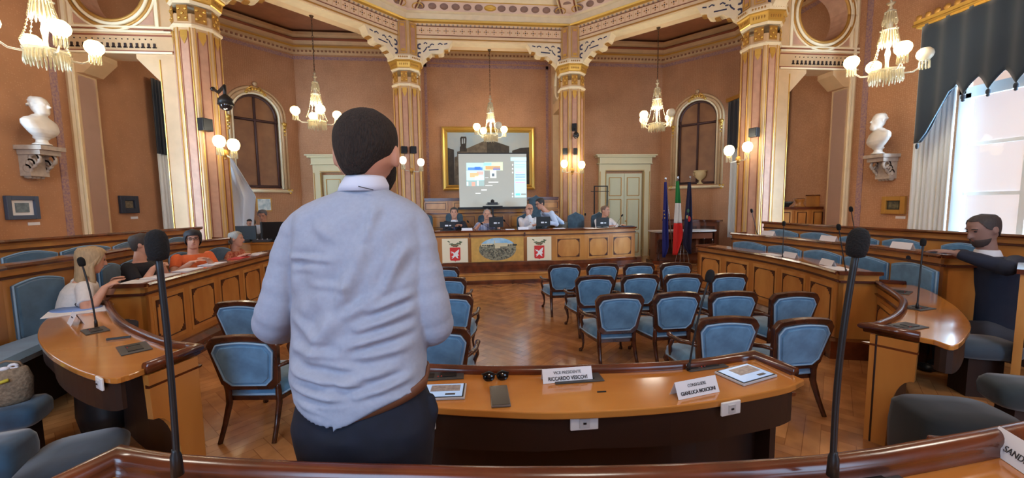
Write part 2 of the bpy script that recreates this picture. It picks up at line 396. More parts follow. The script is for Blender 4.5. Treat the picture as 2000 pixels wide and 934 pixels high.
# beams: one ring, frieze of stencilled squares
def beam_ring():
    ring = octa(B8)
    b = MB(); b.sweep(ring, [(-.14, 5.84), (.44, 5.84), (.44, 6.75), (-.16, 6.75), (-.16, 6.2), (-.14, 6.2)], closed=True, side=1)
    o = struct(b.build('trim_1', mat('beam plaster', (238, 212, 170), .55, var=.05, scale=5)))
    def sw(name, prof, mt):
        q = MB(); q.sweep(ring, prof, closed=True, side=1); return q.build(name, mt, o)
    sw('fillet', [(-.155, 5.955), (-.155, 5.968), (-.14, 5.968), (-.14, 5.955)], M_RED)
    sw('fillet', [(-.155, 6.172), (-.155, 6.184), (-.14, 6.184), (-.14, 6.172)], M_RED)
    sw('fillet', [(-.16, 5.86), (-.16, 5.885), (-.14, 5.885), (-.14, 5.86)], M_GOLD2)
    sw('soffit_band', [(-.1, 5.833), (.2, 5.833), (.2, 5.84), (-.1, 5.84)], M_CREAM2)
    sw('gilt_moulding', [(-.16, 6.24), (-.23, 6.26), (-.25, 6.30), (-.2, 6.32), (-.16, 6.32)], M_GOLD)
    sw('cornice', [(-.16, 6.32), (-.20, 6.33), (-.22, 6.45), (-.27, 6.46), (-.27, 6.75), (-.16, 6.75)], M_CREAM2)
    # squares with flower centre
    sq = MB(); fr = MB(); dt = MB(); dn = MB()
    for k in range(8):
        a = Vector(ring[k]); c = Vector(ring[(k+1) % 8]); d = (c-a); Ln = d.length; d.normalize(); nn = Vector((-d.y, d.x))
        if nn.dot(-a) < 0: nn = -nn
        Mx = basis((0, 0, 0), (d.x, d.y, 0), (0, 0, 1)); nsq = 18
        x0 = .34; st = (Ln-2*x0)/nsq
        for i in range(nsq):
            cx = a+d*(x0+st*(i+.5))+nn*.147
            ang = atan2(d.y, d.x)
            sq.box((cx.x, cx.y, 6.07), (st*.86, .012, .18), ang)
            c2 = cx+nn*.007
            for (u, v) in ((0, 1), (0, -1), (1, 0), (-1, 0)):
                q = c2+d*u*.046; fr.box((q.x, q.y, 6.07+v*.046), (.024, .012, .024), ang)
            dt.box((c2.x, c2.y, 6.07), (.026, .016, .026), ang)
        for i in range(34):
            q = a+d*(.3+(Ln-.6)*(i+.5)/34)+nn*.16
            dn.box((q.x, q.y, 6.205), (.035, .04, .03), ang)
    sq.build('frieze_square', mat('pale pink stencil', (240, 208, 172), .6), o)
    fr.build('stencil_flower', M_GOLD2, o); dt.build('stencil_dot', M_DARK, o); dn.build('dentil', M_STONE, o)
beam_ring()

# coffered ceiling inside the octagon
def coffer():
    def P8(ap, z): return [(x, y, z) for x, y in octa(ap)]
    def band(name, a0, z0, a1, z1, mt, par=None):
        q = MB(); v = P8(a0, z0)+P8(a1, z1)
        q.add(v, [(k, (k+1) % 8, 8+(k+1) % 8, 8+k) for k in range(8)]); return q.build(name, mt, par, fix=False)
    c = struct(band('trim_2', 4.91, 6.45, 4.86, 6.475, M_CREAM2))
    band('oval_band', 4.86, 6.475, 4.71, 6.625, mat('pale rose ceiling band', (230, 204, 186), .6), c)
    band('gilt_line', 4.71, 6.625, 4.69, 6.64, M_GOLD, c)
    band('cream_line', 4.69, 6.64, 4.57, 6.725, M_CREAM2, c)
    band('red_line', 4.57, 6.725, 4.55, 6.745, M_RED, c)
    band('rose_panel', 4.55, 6.745, .05, 7.2, mat('dusty rose ceiling panel', (214, 184, 172), .65, var=.08, scale=7), c)
    ov = MB(); ri = MB(); rl = MB(); ce = MB(); go = MB()
    for k in range(8):
        a = Vector(octa(4.785)[k]); b = Vector(octa(4.785)[(k+1) % 8]); d = (b-a); Ln = d.length; d.normalize(); ang = atan2(d.y, d.x)
        for i in range(13):
            p = a+d*(.3+(Ln-.6)*i/12)
            q = go if i == 6 else ov
            inn_ = -Vector((p.x, p.y, 0)); inn_ = inn_-Vector((d.x, d.y, 0))*inn_.dot(Vector((d.x, d.y, 0))); inn_.normalize()
            q.lathe([(.001, -.012), (.1, -.01), (.1, .01), (.001, .012)], n=16,
                M=basis((p.x, p.y, 6.55), (d.x, d.y, 0), (inn_.x, inn_.y, 1)) @ Matrix.Diagonal((1.0 if i != 6 else 1.5, .72, 1, 1)))
        # radial ribs with bulbs at the corners
        r0 = Vector(octa(4.86)[k]); r1 = r0*.2
        t = (r1-r0).normalized(); s_ = Vector((-t.y, t.x))
        for o, mt in ((.0, 0),):
            rl.add([(*(r0+s_*.16), 6.5), (*(r0-s_*.16), 6.5), (*(r1-s_*.16), 7.12), (*(r1+s_*.16), 7.12)], [(0, 1, 2, 3)])
        for sg in (-1, 1):
            for off, bb in ((.17, ri), (.21, ce)):
                bb.tube([(*(r0+s_*off*sg), 6.5), (*(r1+s_*off*sg), 7.12)], .018, n=6)
            loop = []
            for i in range(13):
                tt = pi*1.5*i/12
                pp = r0+s_*sg*(.2+.12*cos(tt))+t*(.2+.14*sin(tt)); loop.append((pp.x, pp.y, 6.50+.1*(.2+.14*sin(tt))))
            go.tube(loop, .012, n=5)
        for i in range(7):
            p = r0+t*(.42+.4*i); ov.lathe([(.001, 0), (.1, .001), (.1, .012), (.001, .014)], n=14, M=Matrix.Translation((p.x, p.y, 6.5+.06+.062*i)))
    ov.build('stencil_oval', mat('grey rose stencil', (150, 120, 108), .6), c); rl.build('rib', mat('pale rose ceiling band', (214, 186, 168)), c, fix=False)
    ri.build('rib_line', M_RED, c); ce.build('rib_edge', M_CREAM2, c); go.build('gilt_scroll', M_GOLD, c)
coffer()

# cornice along the outer walls
path = [(-WX, -6.5), (-WX, YC), (-XC, YB), (XC, YB), (WX, YC), (WX, -6.5)]
q = MB(); q.sweep(path, [(0, 6.16), (.05, 6.18), (.07, 6.26), (.16, 6.30), (.16, 6.40), (.2, 6.44), (.26, 6.54), (.36, 6.58), (.36, 6.66), (0, 6.66)], side=1)
cn = struct(q.build('trim_3', M_CREAM))
q = MB(); q.sweep(path, [(.15, 6.30), (.19, 6.31), (.19, 6.35), (.15, 6.36)], side=1); q.build('gilt_line', M_GOLD, cn)
q = MB(); q.sweep(path, [(.2, 6.47), (.29, 6.5), (.29, 6.52), (.2, 6.5)], side=1); q.build('red_line', M_RED, cn)
q = MB()
for i in range(len(path)-1):
    a = Vector(path[i]); b = Vector(path[i+1]); d = b-a; Ln = d.length; d.normalize(); nn = Vector((d.y, -d.x))
    for j in range(int(Ln/.11)):
        p = a+d*(.06+.11*j)+nn*.07
        if p.y > 1: q.box((p.x, p.y, 6.235), (.05, .05, .045), atan2(d.y, d.x))
q.build('dentil', mat('brown plaster dentil', (150, 104, 74), .7), cn)
q = MB(); q.sweep(path, [(0, 6.02), (.006, 6.02), (.006, 6.11), (0, 6.11)], side=1); q.build('stencil_border', M_VIOLET, cn)
# skirting
for nm, pts in (('baseboard_back', [(-XC, YB), (XC, YB)]), ('baseboard_right', [(WX, YC), (WX, -6.5)]), ('baseboard_left', [(-WX, -6.5), (-WX, YC)])):
    q = MB(); q.sweep(pts, [(0, 0), (.03, 0), (.03, .16), (.015, .2), (0, .2)], side=1); struct(q.build(nm, mat('brown painted skirting', (120, 82, 56), .5)))

# ---------------------------------------------------------------- columns
def column(cx, cy, idx, label, front):
    root = thing('column', label, 'column', (cx, cy, 0), group=None)
    ang0 = atan2(cy, cx)
    R = .335
    def O(r, z): return [(r*cos(ang0+k*pi/4), r*sin(ang0+k*pi/4), z) for k in range(8)]
    sh = MB()
    sh.rings([O(R*1.2, 0), O(R*1.2, .35), O(R*1.1, .42), O(R*1.1, .5), O(R, .56), O(R, 4.9)], smooth=False); sh.build('shaft', M_CREAM, root)
    pk = MB(); gd = MB(); rl = MB(); og = MB(); og2 = MB()
    for k in range(8):
        t = ang0+(k+.5)*pi/4; n = Vector((cos(t), sin(t), 0)); u = Vector((-sin(t), cos(t), 0)); ap = R*cos(pi/8); hw = R*sin(pi/8)
        def Q(a, z, o): return n*(ap+o)+u*a+Vector((0, 0, z))
        def slab(mb, a0, a1, z0, z1, o0, o1):
            mb.add([Q(a0, z0, o0), Q(a1, z0, o0), Q(a1, z1, o0), Q(a0, z1, o0), Q(a0, z0, o1), Q(a1, z0, o1), Q(a1, z1, o1), Q(a0, z1, o1)],
                   [(4, 5, 6, 7), (0, 1, 5, 4), (1, 2, 6, 5), (2, 3, 7, 6), (3, 0, 4, 7)])
        slab(pk, -hw*.5, hw*.5, .7, 4.62, 0, .004)
        for sg in (-1, 1):
            slab(rl, sg*hw*.5-.006, sg*hw*.5+.006, .7, 4.62, 0, .009)
            slab(gd, sg*hw*.72-.0045, sg*hw*.72+.0045, .62, 4.7, 0, .012)
        # gilt leaf at the top of each face and the square rosette panel over it
        slab(og, -hw*.42, hw*.42, 4.54, 4.64, 0, .014)
        og.add([Q(-hw*.42, 4.54, .012), Q(hw*.42, 4.54, .012), Q(0, 4.42, .012)], [(0, 1, 2)])
        slab(og2, -hw*.62, hw*.62, 4.78, 5.03, .0, .01)
        for (a, b) in ((-.4, .2), (.4, .2), (-.4, -.2), (.4, -.2), (0, 0)):
            og.lathe([(.001, 0), (.028, .002), (.02, .012), (.001, .014)], n=8, M=basis(Q(hw*a, 4.905+b*.35, .01), u, (0, 0, 1)))
    pk.build('pink_panel', M_PINK, root, fix=False); rl.build('painted_line', M_RED, root, fix=False); gd.build('gilt_bead', M_GOLD, root, fix=False)
    og.build('gilt_leaf', M_GOLD, root, fix=False); og2.build('rosette_panel', M_GOLD2, root, fix=False)
    cp = MB()
    cp.rings([O(R*1.02, 4.68), O(R*1.1, 4.70), O(R*1.1, 4.73), O(R*1.02, 4.75)], smooth=False)
    cp.rings([O(R*1.02, 5.06), O(R*1.12, 5.1)], smooth=False)
    cp.rings([O(R*1.28, 5.28), O(R*1.34, 5.3), O(R*1.34, 5.38), O(R*1.2, 5.42)], smooth=False); cp.build('capital', M_CREAM2, root)
    gb = MB(); gb.rings([O(R*1.08, 5.1), O(R*1.14, 5.12), O(R*1.2, 5.24), O(R*1.3, 5.26), O(R*1.3, 5.285)], smooth=False); gb.build('gilt_band', M_GOLD, root)
    sc = MB()
    for k in range(8):
        t = ang0+(k+.5)*pi/4
        for j in range(-2, 3):
            n = Vector((cos(t), sin(t), 0)); u = Vector((-sin(t), cos(t), 0)); p = n*(R*1.34*cos(pi/8)+.003)+u*(.05*j)
            sc.ball((p.x, p.y, 5.34), (.016, .016, .022), n=6)
            p = n*(R*1.17*cos(pi/8)+.003)+u*(.045*j); sc.ball((p.x, p.y, 5.19), (.013, .013, .03), n=6)
    sc.build('capital_scroll', M_GOLD2, root)
    # block above the capital, with two narrow framed panels facing the hall
    bl = MB(); bl.rings([O(R*1.05, 5.42), O(R*1.05, 6.22)], smooth=False); bl.build('pier_block', M_CREAM, root)
    pp = MB(); pg = MB()
    for k in (3, 4):
        t = ang0+(k+.5)*pi/4; n = Vector((cos(t), sin(t), 0)); u = Vector((-sin(t), cos(t), 0)); ap = R*1.05*cos(pi/8)
        def B(mb, a0, a1, z0, z1, o):
            mb.add([n*(ap+o)+u*a+Vector((0, 0, z)) for a, z in ((a0, z0), (a1, z0), (a1, z1), (a0, z1))]+[n*(ap)+u*a+Vector((0, 0, z)) for a, z in ((a0, z0), (a1, z0), (a1, z1), (a0, z1))],
                   [(0, 1, 2, 3), (0, 4, 5, 1), (1, 5, 6, 2), (2, 6, 7, 3), (3, 7, 4, 0)])
        B(pp, -.06, .06, 5.5, 6.16, .006)
        for sg in (-1, 1): B(pg, sg*.085-.008, sg*.085+.008, 5.47, 6.19, .012)
        B(pg, -.085, .085, 5.46, 5.475, .012); B(pg, -.085, .085, 6.18, 6.195, .012)
        B(pg, -.045, .045, 5.5, 5.56, .014); B(pg, -.045, .045, 6.09, 6.15, .014)
    pp.build('pink_panel', M_PINK, root, fix=False); pg.build('gilt_frame', M_GOLD, root, fix=False)
    # openwork brackets under the two beams
    prof = [(.28, 5.34), (.40, 5.30), (.47, 5.37), (.66, 5.53), (.90, 5.53), (.96, 5.56), (.97, 5.63), (1.10, 5.67), (1.13, 5.75), (1.19, 5.84), (.28, 5.84)]
    R_ = hypot(cx, cy)
    for sg in (-1, 1):
        t = ang0+sg*(pi/2+pi/8)
        u = Vector((cos(t), sin(t), 0)); n = Vector((-cx, -cy, 0)).normalized()
        n = (n-u*n.dot(u)).normalized()
        Mx = basis((0, 0, 0), u, (0, 0, 1)); zz = Vector(Mx.col[2][:3]); s2 = 1 if zz.dot(n) > 0 else -1
        br = MB(); br.prism(prof, -.13, .13, M=Mx); b = br.build('bracket', M_CREAM2, root)
        vo = MB(); e = .132*s2
        def cut(cu, cv, pts, r=.014):
            vo.tube([(cu+a, cv+b_, e) for a, b_ in pts], r, n=6, M=Mx, flat=.4)
        def curl(cu, cv, rr, a0, a1): cut(cu, cv, [(rr*cos(a0+(a1-a0)*i/8)*(1-.06*i), rr*sin(a0+(a1-a0)*i/8)*(1-.06*i)) for i in range(9)], .021)
        curl(.38, 5.68, .07, 1.2, 5.2); curl(.38, 5.5, .07, 4.8, 1.0)
        cut(.5, 5.62, [(-.04, -.06), (.02, .0), (.05, .06)]); cut(.52, 5.76, [(-.04, 0), (0, .03), (.04, 0)]); cut(.68, 5.74, [(-.05, -.02), (.0, .02), (.05, 0)])
        cut(.72, 5.62, [(-.12, -.01), (0, 0), (.12, .01)]); cut(.88, 5.75, [(-.05, .0), (0, .03), (.06, .0)]); cut(.6, 5.68, [(-.03, 0), (.03, .01)]); cut(1.02, 5.76, [(-.04, 0), (.04, .02)])
        vo.build('piercing', M_BLUE, b)
        # pale edging under the steps
        ed = MB(); ed.tube([(a, z_-.012, 0) for a, z_ in prof[1:10]], .03, n=4, smooth=False, M=Mx); 
        gl = MB()
        for a, z_ in ((.56, 5.45), (.78, 5.525), (1.03, 5.65)): gl.box((a, z_-.02, 0), (.09, .03, .16), M=Mx)
        gl.build('gilt_inlay', M_GOLD2, b)
    return root
LBL = ['slender octagonal gilded column left of the projection screen, behind the standing man', 'octagonal gilded column right of the projection screen, with a black camera on it',
       'large octagonal gilded column at the left, rising beside the pulled white curtain', 'large octagonal gilded column at the right, rising behind the curved benches']
cols = []
for i, (x, y) in enumerate(((-A8, B8), (A8, B8), (-B8, A8), (B8, A8))):
    cols.append(column(x, y, i, LBL[i], None))

# ---------------------------------------------------------------- screens between columns and outer walls
def screen(name, sg):
    y0, y1 = 1.95, 2.32; x0, x1 = 5.42, 6.94
    cx, cz, R0 = 6.30, 5.33, .50
    m = MB()
    def X(v): return sg*v
    # beam, upper part with round hole
    m.box((X((x0+WX)/2), (y0+y1)/2, 4.46), (WX-x0, y1-y0, .34))
    n = 32; out = []
    top, bot, lf, rg = 6.7, 4.63, x0, WX
    for i in range(n):
        t = 2*pi*i/n; dx, dz = cos(t), sin(t)
        k = min([(rg-cx)/dx if dx > 1e-6 else 9e9, (lf-cx)/dx if dx < -1e-6 else 9e9, (top-cz)/dz if dz > 1e-6 else 9e9, (bot-cz)/dz if dz < -1e-6 else 9e9])
        out.append(((cx+R0*dx, cz+R0*dz), (cx+k*dx, cz+k*dz)))
    for i in range(n):
        a, b = out[i], out[(i+1) % n]
        for yy in (y0, y1): m.quad((X(a[0][0]), yy, a[0][1]), (X(b[0][0]), yy, b[0][1]), (X(b[1][0]), yy, b[1][1]), (X(a[1][0]), yy, a[1][1]))
    # piers
    m.box((X((x1+WX)/2+.0), (y0+y1)/2, 2.15), (WX-x1+.02, y1-y0, 4.3)); m.box((X(x0+.08), (y0+y1)/2, 2.15), (.3, y1-y0, 4.3))
    o = struct(m.build(name, M_CREAM, fix=False))
    rv = MB()
    for i in range(n):
        a, b = out[i][0], out[(i+1) % n][0]
        rv.quad((X(a[0]), y0, a[1]), (X(b[0]), y0, b[1]), (X(b[0]), y1, b[1]), (X(a[0]), y1, a[1]))
    rv.build('oculus_reveal', M_PINK, o, fix=False)
    for rr, th, mt in ((.53, .03, M_GOLD2), (.58, .03, M_CREAM2), (.64, .028, M_GOLD2), (.68, .02, M_CREAM2)):
        q = MB(); q.tube([(X(cx+rr*cos(2*pi*i/40)), y0-.01, cz+rr*sin(2*pi*i/40)) for i in range(41)], th, n=6); q.build('oculus_moulding', mt, o)
    # pink spandrel panels in the corners
    q = MB()
    for sx in (-1, 1):
        for z1 in (4.75, ):
            xx = cx+sx*.62
            q.add([(X(xx), y0-.004, z1), (X(xx-sx*.36), y0-.004, z1), (X(xx), y0-.004, z1+.33)], [(0, 1, 2)])
    q.build('spandrel_panel', M_PINK, o, fix=False)
    ln = MB()
    for z in (4.33, 4.58, 4.68): ln.box((X((x0+WX)/2), y0-.006, z), (WX-x0, .014, .022))
    ln.build('painted_line', M_RED, o)
    ln = MB()
    for z in (4.30, 4.63, 4.70): ln.box((X((x0+WX)/2), y0-.015, z), (WX-x0, .04, .03))
    for x in (x0+.2, 6.9): ln.box((X(x), y0-.015, 5.7), (.05, .03, 2.0))
    ln.build('moulding', M_CREAM2, o)
    ar = MB()
    for i in range(15):
        x = x0+.28+i*.088; ar.box((X(x), y0-.006, 4.42), (.03, .016, .07)); ar.box((X(x), y0-.006, 4.39), (.055, .016, .018)); ar.ball((X(x+.044), y0-.004, 4.52), .011, n=6)
    ar.build('pierced_arcade', M_DARK, o)
    # angled corner blocks of the opening
    cb = MB(); T0 = Matrix(((sg, 0, 0, 0), (0, 0, 1, 0), (0, 1, 0, 0), (0, 0, 0, 1)))
    cb.prism([(x1+.005, 4.3), (x1+.005, 3.98), (x1-.12, 3.98), (x1-.36, 4.2), (x1-.36, 4.3)], y0+.01, y1, M=T0)
    cb.prism([(x0+.2, 4.3), (x0+.2, 3.85), (x0+.24, 3.85), (x0+.58, 4.22), (x0+.58, 4.3)], y0+.01, y1, M=T0)
    cb.build('corner_block', M_CREAM, o)
    pl = MB(); pl.box((X(x1-.004), (y0+y1)/2, 2.0), (.012, .3, 3.9)); pl.build('pink_panel', mat('pale dusty pink', (216, 174, 152), .6), o)
    pf = MB(); pf.box((X(7.0), y0-.012, 3.2), (.05, .03, 6.4)); pf.box((X(6.95), y0-.01, 2.1), (.025, .03, 4.2)); pf.build('pier_moulding', M_CREAM2, o)
    pf = MB(); pf.box((X(x0+.22), y0-.006, 2.1), (.012, .016, 4.2)); pf.build('gilt_bead', M_GOLD, o)
    # stencilled border on the side wall next to the pier
    sb = MB(); sb.box((X(WX-.006), y0-.2, 3.2), (.012, .11, 6.0)); struct(sb.build('trim_%d' % (5 if sg > 0 else 6), M_VIOLET))
screen('wall_screen_right', 1); screen('wall_screen_left', -1)
# screens running back from the two far columns
def backscreen(name, sg):
    m = MB(); x = sg*A8
    m.box((x, (B8+YB)/2, 6.2), (.3, YB-B8, 1.1)); m.box((x, YB-.12, 2.8), (.3, .24, 5.7)); m.box((x, B8+.42, 2.8), (.26, .24, 5.7))
    m.box((x, (B8+YB)/2, 4.62), (.28, YB-B8, .3))
    o = struct(m.build(name, M_CREAM))
    q = MB()
    T1 = Matrix(((0, 0, 1, 0), (1, 0, 0, 0), (0, 1, 0, 0), (0, 0, 0, 1)))
    yc, zc = (B8+YB)/2+.1, 5.25; n = 28
    for s_ in (-.1, .1):
        q.tube([(x+s_, yc+.45*cos(2*pi*i/n), zc+.45*sin(2*pi*i/n)) for i in range(n+1)], .04, n=6)
    q.build('oculus_moulding', M_CREAM2, o)
    q = MB(); q.box((x-sg*.151, YB-.12, 2.8), (.006, .12, 5.0)); q.build('pink_panel', M_PINK, o)
    q = MB(); q.box((x-sg*.28, YB-.004, 3.2), (.08, .008, 5.8)); q.build('stencil_border', M_VIOLET, o)
backscreen('wall_screen_back_right', 1); backscreen('wall_screen_back_left', -1)
q = MB(); q.box((0, YB-.004, 5.93), (3.9, .008, .09)); struct(q.build('trim_4', M_VIOLET))

# ---------------------------------------------------------------- doors in the back wall
M_DOOR = mat('pale green white door paint', (206, 204, 170), .5); M_DFR = mat('cream door frame', (214, 202, 160), .45)
def door(i, sg):
    cx = sg*4.36; w = MB(); y = YB
    w.box((cx-.74, y-.06, 1.38), (.22, .12, 2.76)); w.box((cx+.74, y-.06, 1.38), (.22, .12, 2.76)); w.box((cx, y-.06, 2.87), (1.7, .12, .22))
    w.box((cx, y-.1, 3.08), (1.72, .2, .2)); w.box((cx, y-.13, 3.2), (1.9, .26, .05)); w.box((cx, y-.15, 3.245), (2.0, .3, .04)); w.box((cx, y-.08, 2.99), (1.8, .16, .03))
    o = struct(w.build('door_%d' % i, M_DFR))
    g = MB()
    for x in (cx-.64, cx-.82, cx+.64, cx+.82): g.box((x, y-.125, 1.38), (.02, .012, 2.72))
    g.box((cx, y-.125, 2.78), (1.3, .012, .02)); g.build('gilt_line', M_GOLD2, o)
    for s in (-1, 1):
        lf = MB(); lf.box((cx+s*.3, y-.035, 1.34), (.59, .05, 2.68)); l = lf.build('door_leaf', M_DOOR, o)
        gl = MB(); rp = MB()
        for z0, z1 in ((.12, .75), (.87, 1.85), (1.97, 2.55)):
            gx, gw, gh = cx+s*.3, .40, z1-z0
            for a, b, c_, d in ((gx-gw/2, (z0+z1)/2, .022, gh), (gx+gw/2, (z0+z1)/2, .022, gh), (gx, z0, gw, .022), (gx, z1, gw, .022)): gl.box((a, y-.066, b), (c_, .016, d))
            rp.box((gx, y-.062, (z0+z1)/2), (gw-.1, .014, gh-.1))
        gl.build('gilt_moulding', M_GOLD2, l); rp.build('door_panel', M_DOOR, l)
    h = MB(); h.tube([(cx+.04, y-.06, 1.15), (cx+.04, y-.12, 1.15)], .012); h.ball((cx+.04, y-.13, 1.15), .025, n=8); h.build('door_handle', M_GOLD2, o)
door(1, 1); door(2, -1)
# ================================================================ WINDOWS AND DRAPES
def proj(P):
    d = Vector(P)-EYE; z = d.dot(_fw); return 1000+F_PX*d.dot(_rt)/z, 467-F_PX*d.dot(_up)/z
def window(i, sg, y0, y1, near):
    x = sg*(WX+.12); o = MB(); z0, z1 = 1.0, 3.75 if near else 4.2
    zt = 4.25
    for y in (y0+.04, y1-.04): o.box((x, y, (z0+zt)/2), (.1, .09, zt-z0))
    o.box((x, (y0+y1)/2, z0+.04), (.12, y1-y0, .09)); o.box((x, (y0+y1)/2, zt-.04), (.1, y1-y0, .09)); o.box((x, (y0+y1)/2, 3.42), (.1, y1-y0, .09))
    o.box((sg*(WX+.02), (y0+y1)/2, 1.0), (.3, y1-y0+.1, .05))
    r = struct(o.build('window_%d' % i, mat('white window frame', (222, 226, 224), .4)))
    mid = (y0+y1)/2
    for a, b in ((y1-.09, mid+.03), (mid-.03, y0+.09)):
        f = MB(); w = a-b
        for y in (a-.035, b+.035): f.box((x-sg*.03, y, 2.2), (.06, .07, 2.34))
        for z in (1.08, 3.34): f.box((x-sg*.03, (a+b)/2, z), (.06, w, .08))
        for z in (1.82, 2.58): f.box((x-sg*.03, (a+b)/2, z), (.05, w-.06, .05))
        if near and a < 0: f.box((x-sg*.03, (a+b)/2, 2.2), (.04, .035, 2.3)); f.box((x-sg*.03, (a+b)/2, 2.2), (.04, w, .02)); f.box((x-sg*.03, (a+b)/2, 1.45), (.04, w, .02))
        l = f.build('casement', mat('white window frame', (0, 0, 0)), r)
        g = MB(); g.box((x-sg*.03, (a+b)/2, 2.2), (.006, w-.08, 2.2)); g.build('pane', mat('window glass', (225, 240, 250), .03, alpha=.12), l)
    return r
window(1, 1, -1.55, .28, True); window(2, -1, -1.55, .28, True); window(3, 1, 3.95, 5.25, False); window(4, -1, 3.95, 5.25, False)

def folds(P0, P1, z0, z1, amp, n, name_m, bot=None, taper=0, nu=60, nv=10):
    """hanging cloth from P0 to P1 (plan points) with vertical folds"""
    P0 = Vector((*P0, 0)); P1 = Vector((*P1, 0)); d = P1-P0; nn = Vector((-d.y, d.x, 0)).normalized()
    def fn(u, v):
        a = amp*sin(u*n*2*pi)+amp*.4*sin(u*n*4.6*pi+1.3)
        zb = z0 if bot is None else bot(u)
        return P0+d*u+nn*a*(.6+.4*v)+Vector((0, 0, z1+(zb-z1)*v))
    q = MB(); q.sheet(fn, nu, nv); return q
def solid(o, t=.006):
    s = o.modifiers.new('solidify', 'SOLIDIFY'); s.thickness = t; s.offset = 0; return o
def near_drape(sg, lab_c, lab_v):
    # white curtain beside the window
    q = folds((sg*6.86, .66 if sg > 0 else .52), (sg*6.93, .15), .95, 4.2, .03, 8, None)
    solid(tag(q.build('window_curtain', M_CURT, fix=False), lab_c, 'curtain'))
    # pelmet with dark valance, scalloped edge and tassels
    r = thing('valance', lab_v, 'valance', (sg*6.8, -.82 if sg > 0 else -1.15, 4.5))
    p = MB(); p.box((0, 0, .0), (.34, 2.75, .05)); p.box((-sg*.17, 0, .05), (.05, 2.8, .09)); p.tube([(-sg*.2, -1.4, .02), (-sg*.2, 1.4, .02)], .02, n=6)
    p.build('gilt_pelmet', M_GOLD, r)
    c = MB()
    for i in range(22): c.ball((-sg*.18, -1.33+.127*i, .13), (.02, .05, .045), n=8)
    c.build('pelmet_crest', M_GOLD2, r)
    per = .285
    def bot(u):
        s = 2.7*u; ph = (s-.62)/per
        if s < .5: return (-1.05-2.1*(.5-s)) if s > .12 else -1.85
        f = ph-math.floor(ph)
        return -1.02-.22*abs(2*f-1)**1.2
    v = MB()
    def fn(u, vv): return Vector((-sg*.15-sg*.018*sin(u*60), 1.3-2.7*u, .0+(bot(u))*vv))
    v.sheet(fn, 190, 12); solid(v.build('valance_cloth', M_VAL, r, fix=False), .01)
    for i in range(7):
        tz = MB()
        y = 1.3-(.62+per*i); tz.ball((-sg*.16, y, -1.27), (.03, .03, .045), n=10); tz.ball((-sg*.16, y, -1.32), (.022, .022, .02), n=8); tz.build('tassel', M_VAL, r)
    tz = MB(); tz.ball((-sg*.16, 1.24, -1.9), (.025, .025, .05), n=10); tz.build('tassel', M_VAL, r)
    lb = MB(); lb.tube([(-sg*.18, 1.3-2.7*u/30, bot(u/30)+.01) for u in range(1, 7)], .007, n=5); lb.build('braid', mat('pale braid', (120, 150, 176), .7), r)
near_drape(1, 'white curtain hanging at the left side of the bright window at the right', 'dark blue green scalloped valance with gilt pelmet over the bright window at the right')
near_drape(-1, 'white curtain at the far left edge beside the marble bust', 'dark valance with gilt pelmet over the window beyond the left edge')

def far_drape(sg):
    s = 'right' if sg > 0 else 'left'
    q = folds((sg*6.95, 3.56), (sg*6.98, 3.98), 2.88 if sg < 0 else 2.9, 4.39, .02, 4, None, nv=4)
    solid(tag(q.build('drape', M_VAL, fix=False), 'narrow dark blue drape hanging behind the large %s column' % s, 'drape'))
    q = folds((sg*6.97, 3.58), (sg*7.0, 3.98), .9, 2.93, .02, 4, None, nv=4)
    solid(tag(q.build('window_curtain', M_CURT, fix=False), 'white curtain strip under the dark drape behind the large %s column' % s, 'curtain'))
    if sg > 0:
        q = folds((6.86, 4.9), (6.9, 5.46), .7, 3.75, .05, 5, None, bot=None)
        solid(tag(q.build('window_curtain', M_CURT, fix=False), 'long white sunlit curtain between the right arched niche and the large right column', 'curtain'))
        r = thing('valance', 'dark valance with a gilt rail above the far white curtain at the right', 'valance', (6.82, 4.6, 4.55))
        p = MB(); p.box((0, 0, 0), (.26, 1.6, .05)); p.box((-.13, 0, .03), (.04, 1.64, .1)); p.build('gilt_pelmet', M_GOLD2, r)
        v = folds((-.1, -.75), (-.1, .78), -1.15, 0, .015, 9, None, bot=lambda u: -1.1-.35*u); solid(v.build('valance_cloth', M_VAL, r, fix=False))
far_drape(1); far_drape(-1)
# the left far curtain pulled across to the right of the left column
def pulled():
    A = at(424, 262, x=-6.75); 
    top = [at(428, 272, D=9.6), at(441, 292, D=9.6)]; bl = at(447, 452, D=9.0); br = at(503, 383, D=8.9); br2 = at(499, 452, D=8.8)
    def fn(u, v):
        a = top[0].lerp(bl, v); 
        b = top[1].lerp(br, min(1, v/.66)) if v < .66 else br.lerp(br2, (v-.66)/.34)
        p = a.lerp(b, u)
        return p+Vector((.3, .9, 0)).normalized()*(.045*sin(u*16+v*1.2)*(.3+v)+.012*sin(u*37))
    q = MB(); q.sheet(fn, 60, 30); o = q.build('window_curtain', mat('grey white curtain cloth', (206, 208, 212), .85), fix=False); solid(o)
    tag(o, 'white curtain pulled aside diagonally beside the large left column, below the arched niche', 'curtain')
pulled()

# building across the street, seen through the window
q = MB(); q.box((13.2, -4, 3), (.4, 22, 12)); o = q.build('neighbouring_building', mat('pale pink stucco', (222, 206, 196), .8)); tag(o, 'pale building across the street seen through the right window', 'building')
fr = MB(); gl = MB()
for y in (2.2, -.1, -2.4, -4.7):
    for z in (2.9,):
        gl.box((12.98, y, z), (.05, 1.3, 2.7)); 
        for a in (-.65, 0, .65): fr.box((12.94, y+a, z), (.08, .09, 2.8))
        for b in (-1.35, -.45, .45, 1.35): fr.box((12.94, y, z+b), (.08, 1.36, .08))
        fr.box((12.9, y, z-1.5), (.3, 1.6, .12))
fr.build('window_frame', M_WHITE, o); gl.build('pane', mat('grey blue outdoor glass', (130, 160, 184), .1), o)

